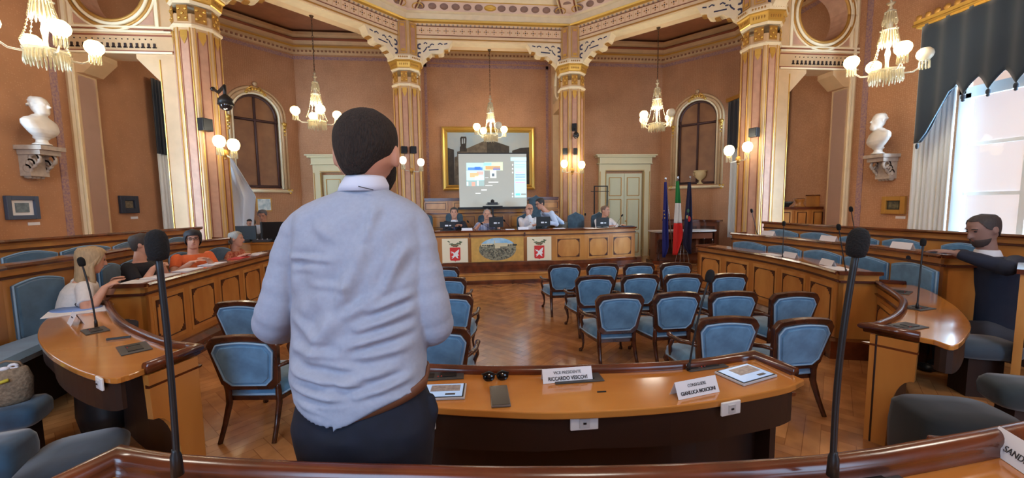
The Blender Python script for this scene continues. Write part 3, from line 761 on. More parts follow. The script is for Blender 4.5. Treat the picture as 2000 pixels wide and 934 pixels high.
# ================================================================ DESKS AND BENCHES
def arclen(path):
    s = [0]
    for i in range(1, len(path)): s.append(s[-1]+(Vector(path[i][:2])-Vector(path[i-1][:2])).length)
    return s
def along(path, t):
    s = arclen(path); t = max(0, min(s[-1], t))
    for i in range(1, len(path)):
        if t <= s[i]+1e-9:
            f = (t-s[i-1])/max(1e-9, s[i]-s[i-1]); a = Vector(path[i-1][:2]); b = Vector(path[i][:2]); d = (b-a).normalized()
            return a+(b-a)*f, d, Vector((d.y, -d.x))
def s_of_px(path, z, px):
    s = arclen(path); best = (1e9, 0)
    for i in range(401):
        t = s[-1]*i/400; p, d, n = along(path, t); q = proj((p.x, p.y, z)); best = min(best, (abs(q[0]-px), t))
    return best[1]
def refine(path, k=4):
    """smooth a plan polyline (Catmull-Rom)"""
    P = [Vector(p[:2]) for p in path]; P = [P[0]*2-P[1]]+P+[P[-1]*2-P[-2]]; out = []
    for i in range(1, len(P)-2):
        for j in range(k):
            t = j/k; out.append(.5*((2*P[i])+(P[i+1]-P[i-1])*t+(2*P[i-1]-5*P[i]+4*P[i+1]-P[i+2])*t*t+(-P[i-1]+3*P[i]-3*P[i+1]+P[i+2])*t**3))
    out.append(P[-2]); return [(p.x, p.y) for p in out]
def panels(parent, path, z0, z1, s0, s1, n, gap=.035, side=1, m_panel=None):
    """framed panels with dark fretted inlay on a curved front"""
    w = (s1-s0)/n
    for i in range(n):
        a, b = s0+w*i+gap, s0+w*(i+1)-gap
        pa, da, na = along(path, a); pb, db, nb = along(path, b); d = (pb-pa).normalized(); nn = Vector((d.y, -d.x))*side
        L = (pb-pa).length; ex = Vector((d.x, d.y, 0)); n3 = Vector((nn.x, nn.y, 0))
        def Q(u, z, o): return Vector((pa.x, pa.y, 0))+ex*u+n3*o+Vector((0, 0, z))
        def slab(mb, u0, u1, za, zb, o0, o1):
            mb.add([Q(u0, za, o0), Q(u1, za, o0), Q(u1, zb, o0), Q(u0, zb, o0), Q(u0, za, o1), Q(u1, za, o1), Q(u1, zb, o1), Q(u0, zb, o1)],
                   [(3, 2, 1, 0), (4, 5, 6, 7), (0, 1, 5, 4), (1, 2, 6, 5), (2, 3, 7, 6), (3, 0, 4, 7)])
        pn = MB(); slab(pn, .01, L-.01, z0, z1, -.02, .006); p = pn.build('panel', m_panel or M_HONEY2, parent)
        k = MB(); e = .045; t = .011
        for (u0, u1, za, zb) in ((e, L-e, z0+e, z0+e+t), (e, L-e, z1-e-t, z1-e), (e, e+t, z0+e, z1-e), (L-e-t, L-e, z0+e, z1-e)): slab(k, u0, u1, za, zb, .004, .012)
        for cu, cz in ((e, z0+e), (L-e, z0+e), (e, z1-e), (L-e, z1-e)):
            su = 1 if cu < L/2 else -1; sz = 1 if cz < (z0+z1)/2 else -1
            for (du, dz, h) in ((0, 0, .05), (.05, 0, .028), (0, .05, .028)):
                u = cu+su*du; z = cz+sz*dz; slab(k, min(u, u+su*h), max(u, u+su*h), min(z, z+sz*h), max(z, z+sz*h), .004, .013)
        k.build('fret_inlay', M_INLAY, p)
def desk(name, label, cat, path, depth, z0, zt, bays=0, plinth=0, brow=.1, srange=None, pz=None, ends=True):
    base = Vector((*along(path, arclen(path)[-1]/2)[0], 0))
    r = thing(name, label, cat, (0, 0, 0))
    L = arclen(path)[-1]
    b = MB(); b.sweep(path, [(-.045, z0), (0, z0), (0, zt-.03), (-.045, zt-.03)]); b.build('carcass', M_HONEY, r)
    if ends:
        for t_ in (0, L):
            p_, d_, n_ = along(path, t_); e_ = MB(); c_ = p_-n_*depth/2+d_*(.02 if t_ == 0 else -.02)
            e_.box((c_.x, c_.y, (z0+zt-.03)/2), (.04, depth, zt-.03-z0), atan2(d_.y, d_.x)); e_.build('end_panel', M_HONEY, r)
            e_ = MB(); c_ = p_-n_*depth/2-d_*(.012 if t_ == 0 else -.012)
            e_.box((c_.x, c_.y, zt), (.05, depth+.04, .035), atan2(d_.y, d_.x)); e_.build('end_rail', M_MAHOG, r)
            e_ = MB(); e_.box((c_.x, c_.y, zt-brow+.002), (.03, depth, .024), atan2(d_.y, d_.x)); e_.build('end_moulding', M_INLAY, r)
            if plinth: e_ = MB(); c_ = p_-n_*(depth/2-.05)-d_*(.05 if t_ == 0 else -.05); e_.box((c_.x, c_.y, z0+plinth/2), (.14, depth+.12, plinth), atan2(d_.y, d_.x)); e_.build('end_plinth', M_MAHOG, r)
    t = MB(); t.sweep(path, [(-depth-.02, zt-.03), (.03, zt-.03), (.03, zt-.005), (.02, zt), (-depth-.02, zt)]); t.build('desk_top', M_TOP, r)
    e = MB(); e.sweep(path, [(-.005, zt-.02), (.045, zt-.02), (.05, zt), (.03, zt+.018), (.005, zt+.018), (-.005, zt)]); e.build('edge_rail', M_MAHOG, r)
    e = MB(); e.sweep(path, [(0, zt-brow-.01), (.022, zt-brow-.005), (.022, zt-brow+.012), (0, zt-brow+.018)]); e.build('moulding', M_INLAY, r)
    if plinth:
        e = MB(); e.sweep(path, [(-.01, z0), (.13, z0), (.13, z0+.04), (.10, z0+.07), (.10, z0+plinth-.06), (.05, z0+plinth), (-.01, z0+plinth)]); e.build('plinth', M_MAHOG, r)
    if bays:
        a, c = srange or (.04, L-.04); pz = pz or (z0+plinth+.07, zt-brow-.05)
        panels(r, path, pz[0], pz[1], a, c, bays)
    return r
def pads(path, z0, z1, list_px, zref, label, group, mat_=None, thick=.05, arch=.045, name='seat_back'):
    """upholstered back pads let into a bench front, each a thing"""
    for k, (pl, pr) in enumerate(list_px):
        a, b = sorted((s_of_px(path, zref, pl), s_of_px(path, zref, pr)))
        (pa, _, _), (pb, _, _) = along(path, a), along(path, b)
        d = (pb-pa); L = d.length
        if L < .05: continue
        d.normalize(); n = Vector((d.y, -d.x))
        Mx = Matrix(((d.x, 0, n.x, 0), (d.y, 0, n.y, 0), (0, 1, 0, 0), (0, 0, 0, 1)))
        nx = 14
        out = [(.03, 0)]+[(L-.03, 0), (L, .03)]+[(L*(1-i/nx), (z1-z0)-arch+arch*sin(pi*i/nx)) for i in range(nx+1)]+[(0, .03)]
        r = thing(name, label[k] if isinstance(label, list) else label, 'seat back', (pa.x, pa.y, z0), group=group)
        q = MB(); q.prism(out, -.01, thick*.6, M=Mx)
        inn = [(L/2+(x-L/2)*.94, (z1-z0)/2+(y-(z1-z0)/2)*.94) for x, y in out]; q.prism(inn, thick*.5, thick, M=Mx); q.build('pad', mat_ or M_VELVET, r, bevel=.008)
        q = MB(); pts = [Mx @ Vector((x, y, thick*.5)) for x, y in out]; q.tube(pts+[pts[0]], .008, n=6); q.build('piping', M_PIPE, r)

# ---- presidential desk on its platform
YP = 3.5
plat = [(-3.9, 3.75), (-2.3, 3.2), (2.3, 3.2), (3.9, 3.75)]
q = MB(); q.prism([(-3.9, 3.75), (-2.3, 3.2), (2.3, 3.2), (3.9, 3.75), (3.7, 5.6), (-3.7, 5.6)], 0, .2); pf = struct(q.build('floor_dais', M_HONEY))
q = MB(); q.sweep([(-3.9, 3.75), (-2.3, 3.2), (2.3, 3.2), (3.9, 3.75)], [(-.01, 0), (.03, 0), (.03, .06), (.015, .085), (-.01, .085)]); q.build('skirting', M_MAHOG, pf)
q = MB(); q.sweep([(-3.9, 3.75), (-2.3, 3.2), (2.3, 3.2), (3.9, 3.75)], [(-.2, .2), (.03, .2), (.03, .225), (-.2, .225)]); q.build('nosing', M_HONEY2, pf)
pp_ = [(-3.35, 3.78), (-2.02, YP), (2.02, YP), (3.35, 3.78)]
pd = desk('presidential_desk', 'long honey wood presidential desk with three banners on its front, under the projection screen', 'desk', pp_, .62, .2, 1.15, 0, plinth=.24, brow=.11)
s_ = arclen(pp_); c0 = s_[1]; c1 = s_[2]
panels(pd, pp_, .47, .98, c0+.04, c0+.7, 1); panels(pd, pp_, .47, .98, c1-.72, c1-.04, 1)
panels(pd, pp_, .47, .98, c1+.04, s_[3]-.03, 2); panels(pd, pp_, .47, .98, .03, c0-.04, 2)
q = MB()
for x in (-.62, .62): q.box((x, YP-.02, 1.06), (.03, .06, .09))
q.build('bracket_block', M_INLAY, pd)
# banners
M_BANNER = mat('cream banner board', (228, 212, 178), .7)
def crest(x, w, lab):
    z0, z1 = .46, 1.0; r = thing('crest_banner', lab, 'banner', (x, YP-.04, z0))
    q = MB(); q.box((0, 0, (z1-z0)/2), (w, .02, z1-z0)); q.build('board', M_BANNER, r)
    Mx = Matrix(((1, 0, 0, 0), (0, 0, -1, -.011), (0, 1, 0, 0), (0, 0, 0, 1)))
    sh = [(-.115, .34), (.115, .34), (.115, .08), (.1, .05), (.02, .045), (0, .025), (-.02, .045), (-.1, .05), (-.115, .08)]
    q = MB(); q.prism(sh, 0, .006, M=Mx); q.build('red_shield', mat('crest red', (206, 42, 36), .6), r)
    q = MB()   # white winged beast
    q.prism([(-.09, .13), (-.03, .17), (-.05, .22), (-.09, .21), (-.06, .25), (-.01, .22), (.03, .26), (.09, .3), (.08, .24), (.06, .2), (.085, .16), (.05, .15), (.07, .09), (.03, .11), (.0, .145), (-.05, .10), (-.08, .09), (-.05, .13)], .006, .010, M=Mx)
    q.prism([(-.1, .24), (-.08, .26), (-.07, .235)], .006, .01, M=Mx); q.build('white_beast', mat('crest white', (228, 224, 216), .6), r)
    q = MB(); random.seed(3)
    for k in range(46):
        t = random.random()*2-1; a = t*.15; b = .4+.06*abs(t)+random.uniform(-.03, .035)-.03*(1-abs(t))
        q.ball((a, -.014, b), (.018, .004, .012), n=6)
    q.build('green_wreath', mat('wreath green', (86, 98, 66), .7), r)
    q = MB(); q.box((0, -.014, .385), (.14, .006, .035)); q.build('crown_band', mat('crown brown', (140, 100, 70), .6), r)
crest(-.95, .57, 'cream banner with red shield and green wreath, left of the oval picture')
crest(.95, .56, 'cream banner with red shield and green wreath, right of the oval picture')
def oval():
    z0 = .46; r = thing('oval_picture_banner', 'gold board with an oval picture of a town square, on the presidential desk front', 'banner', (0, YP-.04, z0))
    q = MB(); q.box((0, 0, .27), (1.18, .02, .54)); q.build('board', mat('ochre banner board', (198, 150, 70), .6, var=.1, scale=12), r)
    def E(cx, cz, a, b, y, name, m, t0=0, t1=2*pi):
        q = MB(); pts = [(cx+a*cos(t0+(t1-t0)*i/40), cz+b*sin(t0+(t1-t0)*i/40)) for i in range(41)]
        q.prism(pts[:-1] if t1-t0 > 6 else pts, -y, -y+.003, M=Matrix(((1, 0, 0, 0), (0, 0, 1, 0), (0, 1, 0, 0), (0, 0, 0, 1)))) ; return q.build(name, m, r)
    E(0, .28, .42, .255, .014, 'square_ground', mat('painted ground', (150, 142, 112), .7, rgb2=(96, 90, 74), scale=26))
    E(0, .28, .42, .255, .017, 'sky', mat('painted sky', (120, 172, 204), .7, rgb2=(190, 208, 210), scale=6), .5, pi-.5)
    hs = MB(); dk = MB()
    for (x, w, h, z) in ((-.3, .14, .06, .38), (-.17, .12, .05, .39), (.0, .12, .12, .36), (.14, .16, .08, .38), (.28, .12, .05, .38)): hs.box((x, -.02, z), (w, .004, h))
    hs.box((-.07, -.02, .43), (.02, .004, .1)); hs.build('painted_houses', mat('painted houses', (206, 190, 150), .7), r)
    random.seed(5)
    for k in range(130):
        a = random.uniform(-.36, .36); b = random.uniform(.06, .29)
        if (a/.41)**2+((b-.28)/.25)**2 < .9: dk.box((a, -.02, b), (.012, .004, .02))
    for k in range(9): dk.ball((-.33+.05*k if k < 5 else .1+.05*k-.1, -.02, .37), (.04, .003, .022), n=6)
    dk.build('painted_crowd', mat('painted crowd', (66, 66, 56), .7), r)
oval()

# ---- curved benches
R0 = refine([at(1363, 480, z=.945)[:2], at(1450, 492, z=.945)[:2], at(1500, 500, z=.945)[:2], at(1570, 514, z=.945)[:2], at(1640, 533, z=.945)[:2]], 2)
R0d = desk('curved_bench_desk', 'innermost curved panelled desk at the right, facing the armchairs', 'desk', R0, .38, 0, .945, 5, plinth=.2)
L0 = refine([at(282, 557, z=.96)[:2], at(340, 542, z=.96)[:2], at(400, 527, z=.96)[:2], at(460, 512, z=.96)[:2], at(530, 495, z=.96)[:2], (-3.92, 2.6)], 2)
L0d = desk('curved_bench_desk', 'innermost curved panelled desk at the left, with three councillors behind it', 'desk', L0, .34, 0, .96, 6, plinth=.2)
R2 = refine([at(1430, 456, z=1.165)[:2], at(1500, 462, z=1.165)[:2], at(1640, 476, z=1.165)[:2], at(1750, 488, z=1.165)[:2], at(1845, 501, z=1.165)[:2]], 2)
R2d = desk('curved_bench_desk', 'second curved desk at the right, its front set with blue padded backs', 'desk', R2, .3, 0, 1.165, 0)
R3 = refine([(4.89, 1.51), (4.88, .35), (4.93, -.5), (5.03, -1.2), (5.13, -1.9), (5.24, -2.6), (5.3, -3.0)], 2)
R3d = desk('wall_bench', 'rearmost curved wooden bench back at the right, under the bright window', 'bench', R3, .08, 0, 1.35, 0)
L2 = refine([tuple(at(0, 524, z=1.25)[:2]+Vector((.25, -1.1))) if 0 else (at(0, 524, z=1.25).x+.3, at(0, 524, z=1.25).y-1.0), at(0, 524, z=1.25)[:2], at(140, 505, z=1.25)[:2], at(240, 488, z=1.25)[:2], at(340, 476, z=1.25)[:2], at(445, 466, z=1.25)[:2]], 2)
L2d = desk('curved_bench_desk', 'second curved desk at the left, behind the councillors', 'desk', L2, .3, 0, 1.25, 0)
L3 = refine([(at(0, 473, z=1.43).x+.1, at(0, 473, z=1.43).y-1.4), at(0, 473, z=1.43)[:2], at(100, 466, z=1.43)[:2], at(250, 455, z=1.43)[:2], at(390, 445, z=1.43)[:2]], 2)
L3d = desk('wall_bench', 'rearmost curved wooden bench back at the left, under the framed pictures', 'bench', L3, .08, 0, 1.43, 0)
RB = ['blue padded back in the second right desk, %s' % s for s in ('farthest, nearest the flags', 'second from the flags', 'behind the two white cards', 'fourth from the flags', 'nearest and largest, beside its end panel')]
pads(R2, .62, 1.045, [(1434, 1497), (1503, 1566), (1573, 1644), (1654, 1736), (1746, 1834)], .9, RB, 'padded backs of the second right bench', M_VELVET)
RC = ['blue padded back, rearmost right bench, %s' % s for s in ('farthest one, near the chest of drawers', 'second from the far end', 'third from the far end', 'fourth, left of the suited man', 'behind the suited man')]
pads(R3, .84, 1.235, [(1500, 1560), (1566, 1634), (1642, 1716), (1727, 1805), (1842, 1925)], 1.1, RC, 'padded backs of the rearmost right bench', M_VELVET)
LB = ['blue padded back in the second left desk, %s' % s for s in ('nearest and largest, behind the blonde woman', 'between blonde woman and man in black', 'behind the man in black', 'behind the woman in orange', 'behind the woman in red')]
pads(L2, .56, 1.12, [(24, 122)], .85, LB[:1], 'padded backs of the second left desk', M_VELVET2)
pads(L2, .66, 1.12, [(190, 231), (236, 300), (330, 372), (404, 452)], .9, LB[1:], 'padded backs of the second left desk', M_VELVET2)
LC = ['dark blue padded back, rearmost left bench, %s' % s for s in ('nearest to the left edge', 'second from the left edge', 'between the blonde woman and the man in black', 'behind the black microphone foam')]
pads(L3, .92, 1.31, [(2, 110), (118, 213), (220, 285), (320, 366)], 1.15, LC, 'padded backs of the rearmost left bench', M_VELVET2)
# bench seats in front of the padded backs
def seatrow(path, s0, s1, off, w, zt, label, m=M_VELVET2):
    n = 10; pts = [along(path, s0+(s1-s0)*i/n)[0] for i in range(n+1)]
    r = thing('upholstered_bench', label, 'bench', (0, 0, 0))
    q = MB(); q.sweep(pts, [(off, zt-.07), (off+w, zt-.09), (off+w+.02, zt-.04), (off+w-.02, zt), (off, zt)]); q.build('cushion', m, r)
    q = MB(); q.sweep(pts, [(off, 0), (off+w-.12, 0), (off+w-.12, zt-.08), (off, zt-.08)]); q.build('seat_base', M_DARK, r)
LL = arclen(L2)[-1]; seatrow(L2, .2, LL-.3, .05, .3, .6, 'long dark upholstered bench seat under the left padded backs')
RL = arclen(R2)[-1]; seatrow(R2, .1, RL-.05, .05, .26, .58, 'long dark upholstered bench seat under the right padded backs')
RL3 = arclen(R3)[-1]; seatrow(R3, .1, RL3-.2, .04, .14, .8, 'raised dark upholstered bench seat of the rearmost right bench')
LL3 = arclen(L3)[-1]; seatrow(L3, 1.2, LL3-.1, .05, .3, .85, 'raised dark upholstered bench seat of the rearmost left bench')

# ---- free-standing curved desks closing the horseshoe
def dtable(label, front, back, zt=.83, rail_end=(True, True), panel_front=3, cut=True, fascia=True, name='curved_writing_desk'):
    """front: plan points on the hall side (left to right seen by the user), back: users' edge, same direction"""
    r = thing(name, label, 'desk', (0, 0, 0)); F = refine(front, 3); Bk = refine(back, 4)
    poly = list(F)+list(Bk)[::-1]
    q = MB(); q.prism(poly, zt-.035, zt); q.build('desk_top', M_TOP, r, bevel=.006)
    cen = sum((Vector(p) for p in poly), Vector((0, 0)))/len(poly)
    n = len(F)
    d0 = (Vector(Bk[0])-Vector(F[0])).normalized(); d1 = (Vector(Bk[-1])-Vector(F[-1])).normalized()
    path = list(F)
    e0 = Vector(F[0])+d0*min(.3, (Vector(Bk[0])-Vector(F[0])).length*.8); e1 = Vector(F[-1])+d1*min(.3, (Vector(Bk[-1])-Vector(F[-1])).length*.8)
    if rail_end[0]: path = [tuple(e0)]+path
    if rail_end[1]: path = path+[tuple(e1)]
    a = along(F, arclen(F)[-1]/2); side = 1 if a[2].dot(cen-a[0]) < 0 else -1
    q = MB(); q.sweep(path, [(-.02, zt-.01)]+[(.01+.028*cos(t), zt+.012+.028*sin(t)) for t in [pi-pi*1.35*i/10 for i in range(11)]]+[(.02, zt-.03), (-.0, zt-.03)], side=side, smooth=True); q.build('edge_rail', M_MAHOG, r)
    q = MB(); q.sweep(path, [(-.005, zt-.12), (.02, zt-.12), (.025, zt-.105), (-.005, zt-.1)], side=side); q.build('moulding', M_MAHOG, r)
    q = MB(); q.sweep(F, [(-.03, 0), (.0, 0), (.0, zt-.03), (-.03, zt-.03)], side=side); fp = q.build('front_panel', M_HONEY, r)
    q = MB(); q.sweep(F, [(-.045, 0), (-.03, 0), (-.03, zt-.04), (-.045, zt-.04)], side=side); q.build('inner_lining', M_DARK, r)
    panels(r, F, .12, zt-.17, .05, arclen(F)[-1]-.05, panel_front, side=side)
    for P0, P1, dd in ((F[0], e0, 0), (F[-1], e1, 1)):
        P0 = Vector(P0); L = (Vector((Bk[0], Bk[-1])[dd])-P0).length*.92; u = (d0, d1)[dd]
        out = [(0, 0), (L*.42, 0)]+[(L*.42+L*.42*(1-cos(t)), .52*sin(t)**.6 if t > 0 else 0) for t in [pi/2*i/8 for i in range(1, 9)]]+[(L*.86, zt-.04), (0, zt-.04)]
        if not cut: out = [(0, 0), (L*.5, 0), (L*.5, zt-.04), (0, zt-.04)]
        q = MB(); q.prism(out, -.02, .02, M=basis((P0.x, P0.y, 0), (u.x, u.y, 0), (0, 0, 1))); q.build('end_panel', M_HONEY if cut else M_DARK, r)
    if fascia:
        Bi = [tuple(Vector(p)+(cen-Vector(p)).normalized()*.05) for p in Bk[1:-1]]
        q = MB(); q.sweep(Bi, [(-.01, zt-.2), (.01, zt-.2), (.01, zt-.035), (-.01, zt-.035)]); q.build('apron', M_DARK, r)
    return r, F, Bk, side
A_F = [(-1.15, -3.12), (-.79, -3.23), (-.37, -3.31), (.19, -3.36), (.64, -3.36), (1.07, -3.28)]
A_B = [(-1.15, -3.5), (-.76, -3.62), (-.47, -3.69), (-.17, -3.74), (.36, -3.745), (.91, -3.66), (1.12, -3.58)]
desk_a = dtable('curved writing desk in front of the standing man, with two name cards', A_F, A_B, panel_front=5, cut=False)
L_F = [tuple(at(209, 596, z=.83)[:2]), tuple(at(215, 610, z=.83)[:2]), tuple(at(242, 640, z=.83)[:2]), tuple(at(319, 674, z=.83)[:2]), tuple(at(380, 684, z=.83)[:2])]
L_B = [tuple(at(150, 590, z=.83)[:2]), tuple(at(92, 622, z=.83)[:2]), tuple(at(73, 652, z=.83)[:2]), tuple(at(92, 688, z=.83)[:2]), tuple(at(150, 722, z=.83)[:2]), tuple(at(215, 739, z=.83)[:2]), tuple(at(252, 732, z=.83)[:2])]
desk_l = dtable('rounded writing desk at the left with papers and a thin microphone', L_F, L_B, panel_front=3)
R_F = [tuple(at(1702, 641, z=.83)[:2]), tuple(at(1717, 639, z=.83)[:2]), tuple(at(1753, 622, z=.83)[:2]), tuple(at(1767, 602, z=.83)[:2]), tuple(at(1760, 584, z=.83)[:2]), tuple(at(1712, 553, z=.83)[:2])]
R_B = [tuple(at(1823, 664, z=.83)[:2]), tuple(at(1864, 675, z=.83)[:2]), tuple(at(1889, 655, z=.83)[:2]), tuple(at(1895, 630, z=.83)[:2]), tuple(at(1866, 598, z=.83)[:2]), tuple(at(1820, 570, z=.83)[:2]), tuple(at(1784, 557, z=.83)[:2])]
desk_r = dtable('rounded writing desk at the right, its glossy top reflecting the window', R_F, R_B, panel_front=3)
# ---- the desk right under the camera
ZB = 1.17
bf = [tuple(at(x, y, z=ZB)[:2]) for x, y in ((235, 866), (340, 884), (600, 899), (800, 904), (1000, 908), (1300, 904), (1600, 886), (1800, 857), (2000, 820), (2150, 786))]
e = Vector(bf[0]); bpath = [tuple(e+Vector((-.25, -.62)))]+[bf[0]]+refine(bf, 2)[1:]
r = thing('foreground_desk', 'long curved desk across the bottom edge with a thick glossy mahogany rail', 'desk')
q = MB(); q.sweep(bpath, [(-.012+.024*cos(t), ZB-.024+.024*sin(t)) for t in [pi*1.15-pi*1.3*i/12 for i in range(13)]]+[(.014, ZB-.045), (.018, ZB-.052), (.014, ZB-.062), (-.036, ZB-.062), (-.040, ZB-.052), (-.036, ZB-.045)], side=-1, smooth=True)
q.build('edge_rail', M_MAHOG, r)
q = MB(); q.prism(bpath+[(2.4, -5.2), (-2.2, -5.2)], ZB-.09, ZB-.055); q.build('desk_top', M_TOP, r)
q = MB(); q.sweep(bpath, [(-.02, .0), (.005, .0), (.005, ZB-.06), (-.02, ZB-.06)], side=-1); q.build('front_panel', M_HONEY, r)

# ================================================================ ARMCHAIRS
def armchair(label):
    """origin on the floor under the seat, the sitter faces +y"""
    r = thing('armchair', label, 'chair', group='blue armchairs in the middle of the hall')
    H = .83
    def outline(w0, w1, z0, z1, c, n=5):
        """shield outline from bottom-left clockwise: width w0 at bottom, w1 at top"""
        o = [(-w0/2+c, z0), (w0/2-c, z0), (w0/2, z0+c)]
        o += [(w1/2, z1-c*1.2), (w1/2-c*.6, z1-c*.25)]
        o += [(w1/2*(1-2*i/8)*.82, z1+.018*sin(pi*i/8)) for i in range(9)]
        o += [(-w1/2+c*.6, z1-c*.25), (-w1/2, z1-c*1.2), (-w0/2, z0+c)]
        return o
    tilt = radians(11)
    Mb = Matrix.Translation((0, -.22, .36)) @ Matrix.Rotation(tilt, 4, 'X')
    Mp = Mb @ Matrix(((1, 0, 0, 0), (0, 0, 1, 0), (0, 1, 0, 0), (0, 0, 0, 1)))
    of, inn = outline(.43, .52, .02, .455, .05), outline(.36, .445, .062, .405, .05)
    q = MB(); n = len(of)
    vs = [(x, y, z) for z in (-.022, .022) for x, y in of]+[(x, y, z) for z in (-.018, .018) for x, y in inn]
    fs = []
    for i in range(n):
        j = (i+1) % n
        fs += [(i, j, 2*n+j, 2*n+i), (n+i, 3*n+i, 3*n+j, n+j), (i, n+i, n+j, j), (2*n+i, 2*n+j, 3*n+j, 3*n+i)]
    q.add(vs, fs, M=Mp); q.build('back_frame', M_WALNUT, r, bevel=.006)
    q = MB(); q.prism(inn, -.026, .026, M=Mp)
    ii = [(x*.86, .235+(y-.235)*.86) for x, y in inn]; q.prism(ii, -.036, .036, M=Mp); b = q.build('back_pad', M_VELVET, r, bevel=.006)
    q = MB()
    for s in (-.027, .027): q.tube([Mp @ Vector((x*.985, .235+(y-.235)*.985, s)) for x, y in inn+[inn[0]]], .0075, n=6)
    q.build('piping', M_PIPE, b)
    # seat
    so = [(-.2, -.2), (.2, -.2), (.25, .0), (.27, .2), (.24, .27), (.12, .285), (0, .29), (-.12, .285), (-.24, .27), (-.27, .2), (-.25, 0)]
    q = MB(); q.rings([[Vector((x*s_, .03+(y-.03)*s_, z)) for x, y in so] for s_, z in ((.97, .30), (1.03, .32), (1.03, .365), (.95, .40), (.7, .415), (.2, .42))]); st = q.build('seat', M_VELVET, r)
    q = MB(); pts = [Vector((x*1.03, .03+(y-.03)*1.03, .322)) for x, y in so]; q.tube(pts+[pts[0]], .009, n=6); q.build('piping', M_PIPE, st)
    q = MB(); q.rings([[Vector((x*s_, .03+(y-.03)*s_, z)) for x, y in so] for s_, z in ((.9, .262), (.98, .27), (.99, .305), (.9, .31))], smooth=False); q.build('seat_rail', M_WALNUT, r)
    # back posts running down into splayed rear legs, cabriole front legs
    for s in (-1, 1):
        q = MB(); q.tube([(s*.2, -.33, 0), (s*.195, -.27, .12), (s*.19, -.215, .26), (s*.19, -.215, .36), (s*.2, -.235, .44)], [.018, .02, .025, .024, .016], n=6); q.build('leg', M_WALNUT, r)
        q = MB(); q.tube([(s*.245, .30, .0), (s*.25, .295, .02), (s*.232, .265, .05), (s*.225, .255, .12), (s*.235, .265, .2), (s*.25, .275, .25), (s*.235, .25, .31)], [.022, .02, .013, .014, .02, .03, .03], n=8); q.build('leg', M_WALNUT, r)
        q = MB(); q.tube([(s*.225, -.265, .565), (s*.26, -.2, .57), (s*.285, -.08, .545), (s*.3, .06, .54), (s*.305, .1, .55), (s*.3, .12, .535)], [.014, .018, .022, .02, .024, .014], n=8)
        q.tube([(s*.29, .04, .53), (s*.3, .08, .45), (s*.275, .13, .38), (s*.25, .16, .3)], [.018, .017, .018, .022], n=8); q.build('armrest', M_WALNUT, r)
    return r
rows = [(1, [(.84, .52), (1.44, .51), (1.99, .45), (2.57, .38)]), (2, [(1.0, -.48), (1.6, -.5), (2.17, -.56), (2.74, -.63)]),
        (3, [(.93, -1.52), (1.53, -1.54), (2.14, -1.6), (2.71, -1.73)]), (4, [(1.5, -2.44), (2.03, -2.57)])]
lrows = [(1, [(-1.02, .62), (-1.62, .62)]), (2, [(-.9, -.28), (-1.5, -.3)]), (3, [(-.82, -1.27), (-2.87, -1.24), (-1.42, -1.3)]), (4, [(-.85, -2.38), (-2.24, -2.37), (-1.6, -2.5)])]
ordn = {1: 'farthest row', 2: 'second row from the far desk', 3: 'third row from the far desk', 4: 'nearest row'}
pos = {0: 'beside the aisle', 1: 'second from the aisle', 2: 'third from the aisle', 3: 'farthest right'}
ch0 = None
def put(x, y, lab, rz):
    global ch0
    yy = y+.30   # listed points are the top of the back
    if ch0 is None: ch0 = armchair(lab); ch0.location = (x, yy, 0); ch0.rotation_euler.z = rz
    else: dup(ch0, (x, yy, 0), rz, lab)
random.seed(11)
for k, lst in rows:
    for i, (x, y) in enumerate(lst):
        if k < 4: lab = 'blue armchair right of the aisle, %s, %s' % (ordn[k], pos[i])
        else: lab = ('blue armchair just behind the curved desk, left of the nearest pair at the right', 'blue armchair just behind the curved desk, nearest of all to the right')[i]
        put(x, y, lab, random.uniform(-.06, .06)-.02)
LAB = {(1, 0): 'blue armchair peeping out right of the standing man, farthest row', (1, 1): 'blue armchair hidden behind the standing man, farthest row',
       (2, 0): 'blue armchair right of the standing man, second row from the far desk', (2, 1): 'blue armchair hidden behind the standing man, second row',
       (3, 0): 'blue armchair right of the standing man, above his right elbow', (3, 1): 'blue armchair left of the standing man, farther of the two there', (3, 2): 'blue armchair hidden behind the standing man, third row',
       (4, 0): 'blue armchair low beside the right elbow of the standing man', (4, 1): 'blue armchair left of the standing man, nearer with a stained back', (4, 2): 'blue armchair behind the left hip of the standing man'}
for k, lst in lrows:
    for i, (x, y) in enumerate(lst):
        if (k, i) in ((1, 1), (2, 1), (3, 2)): continue
        put(x, y, LAB[(k, i)], {(3, 1): -.12, (4, 1): -.10, (4, 2): -.3}.get((k, i), -.03))
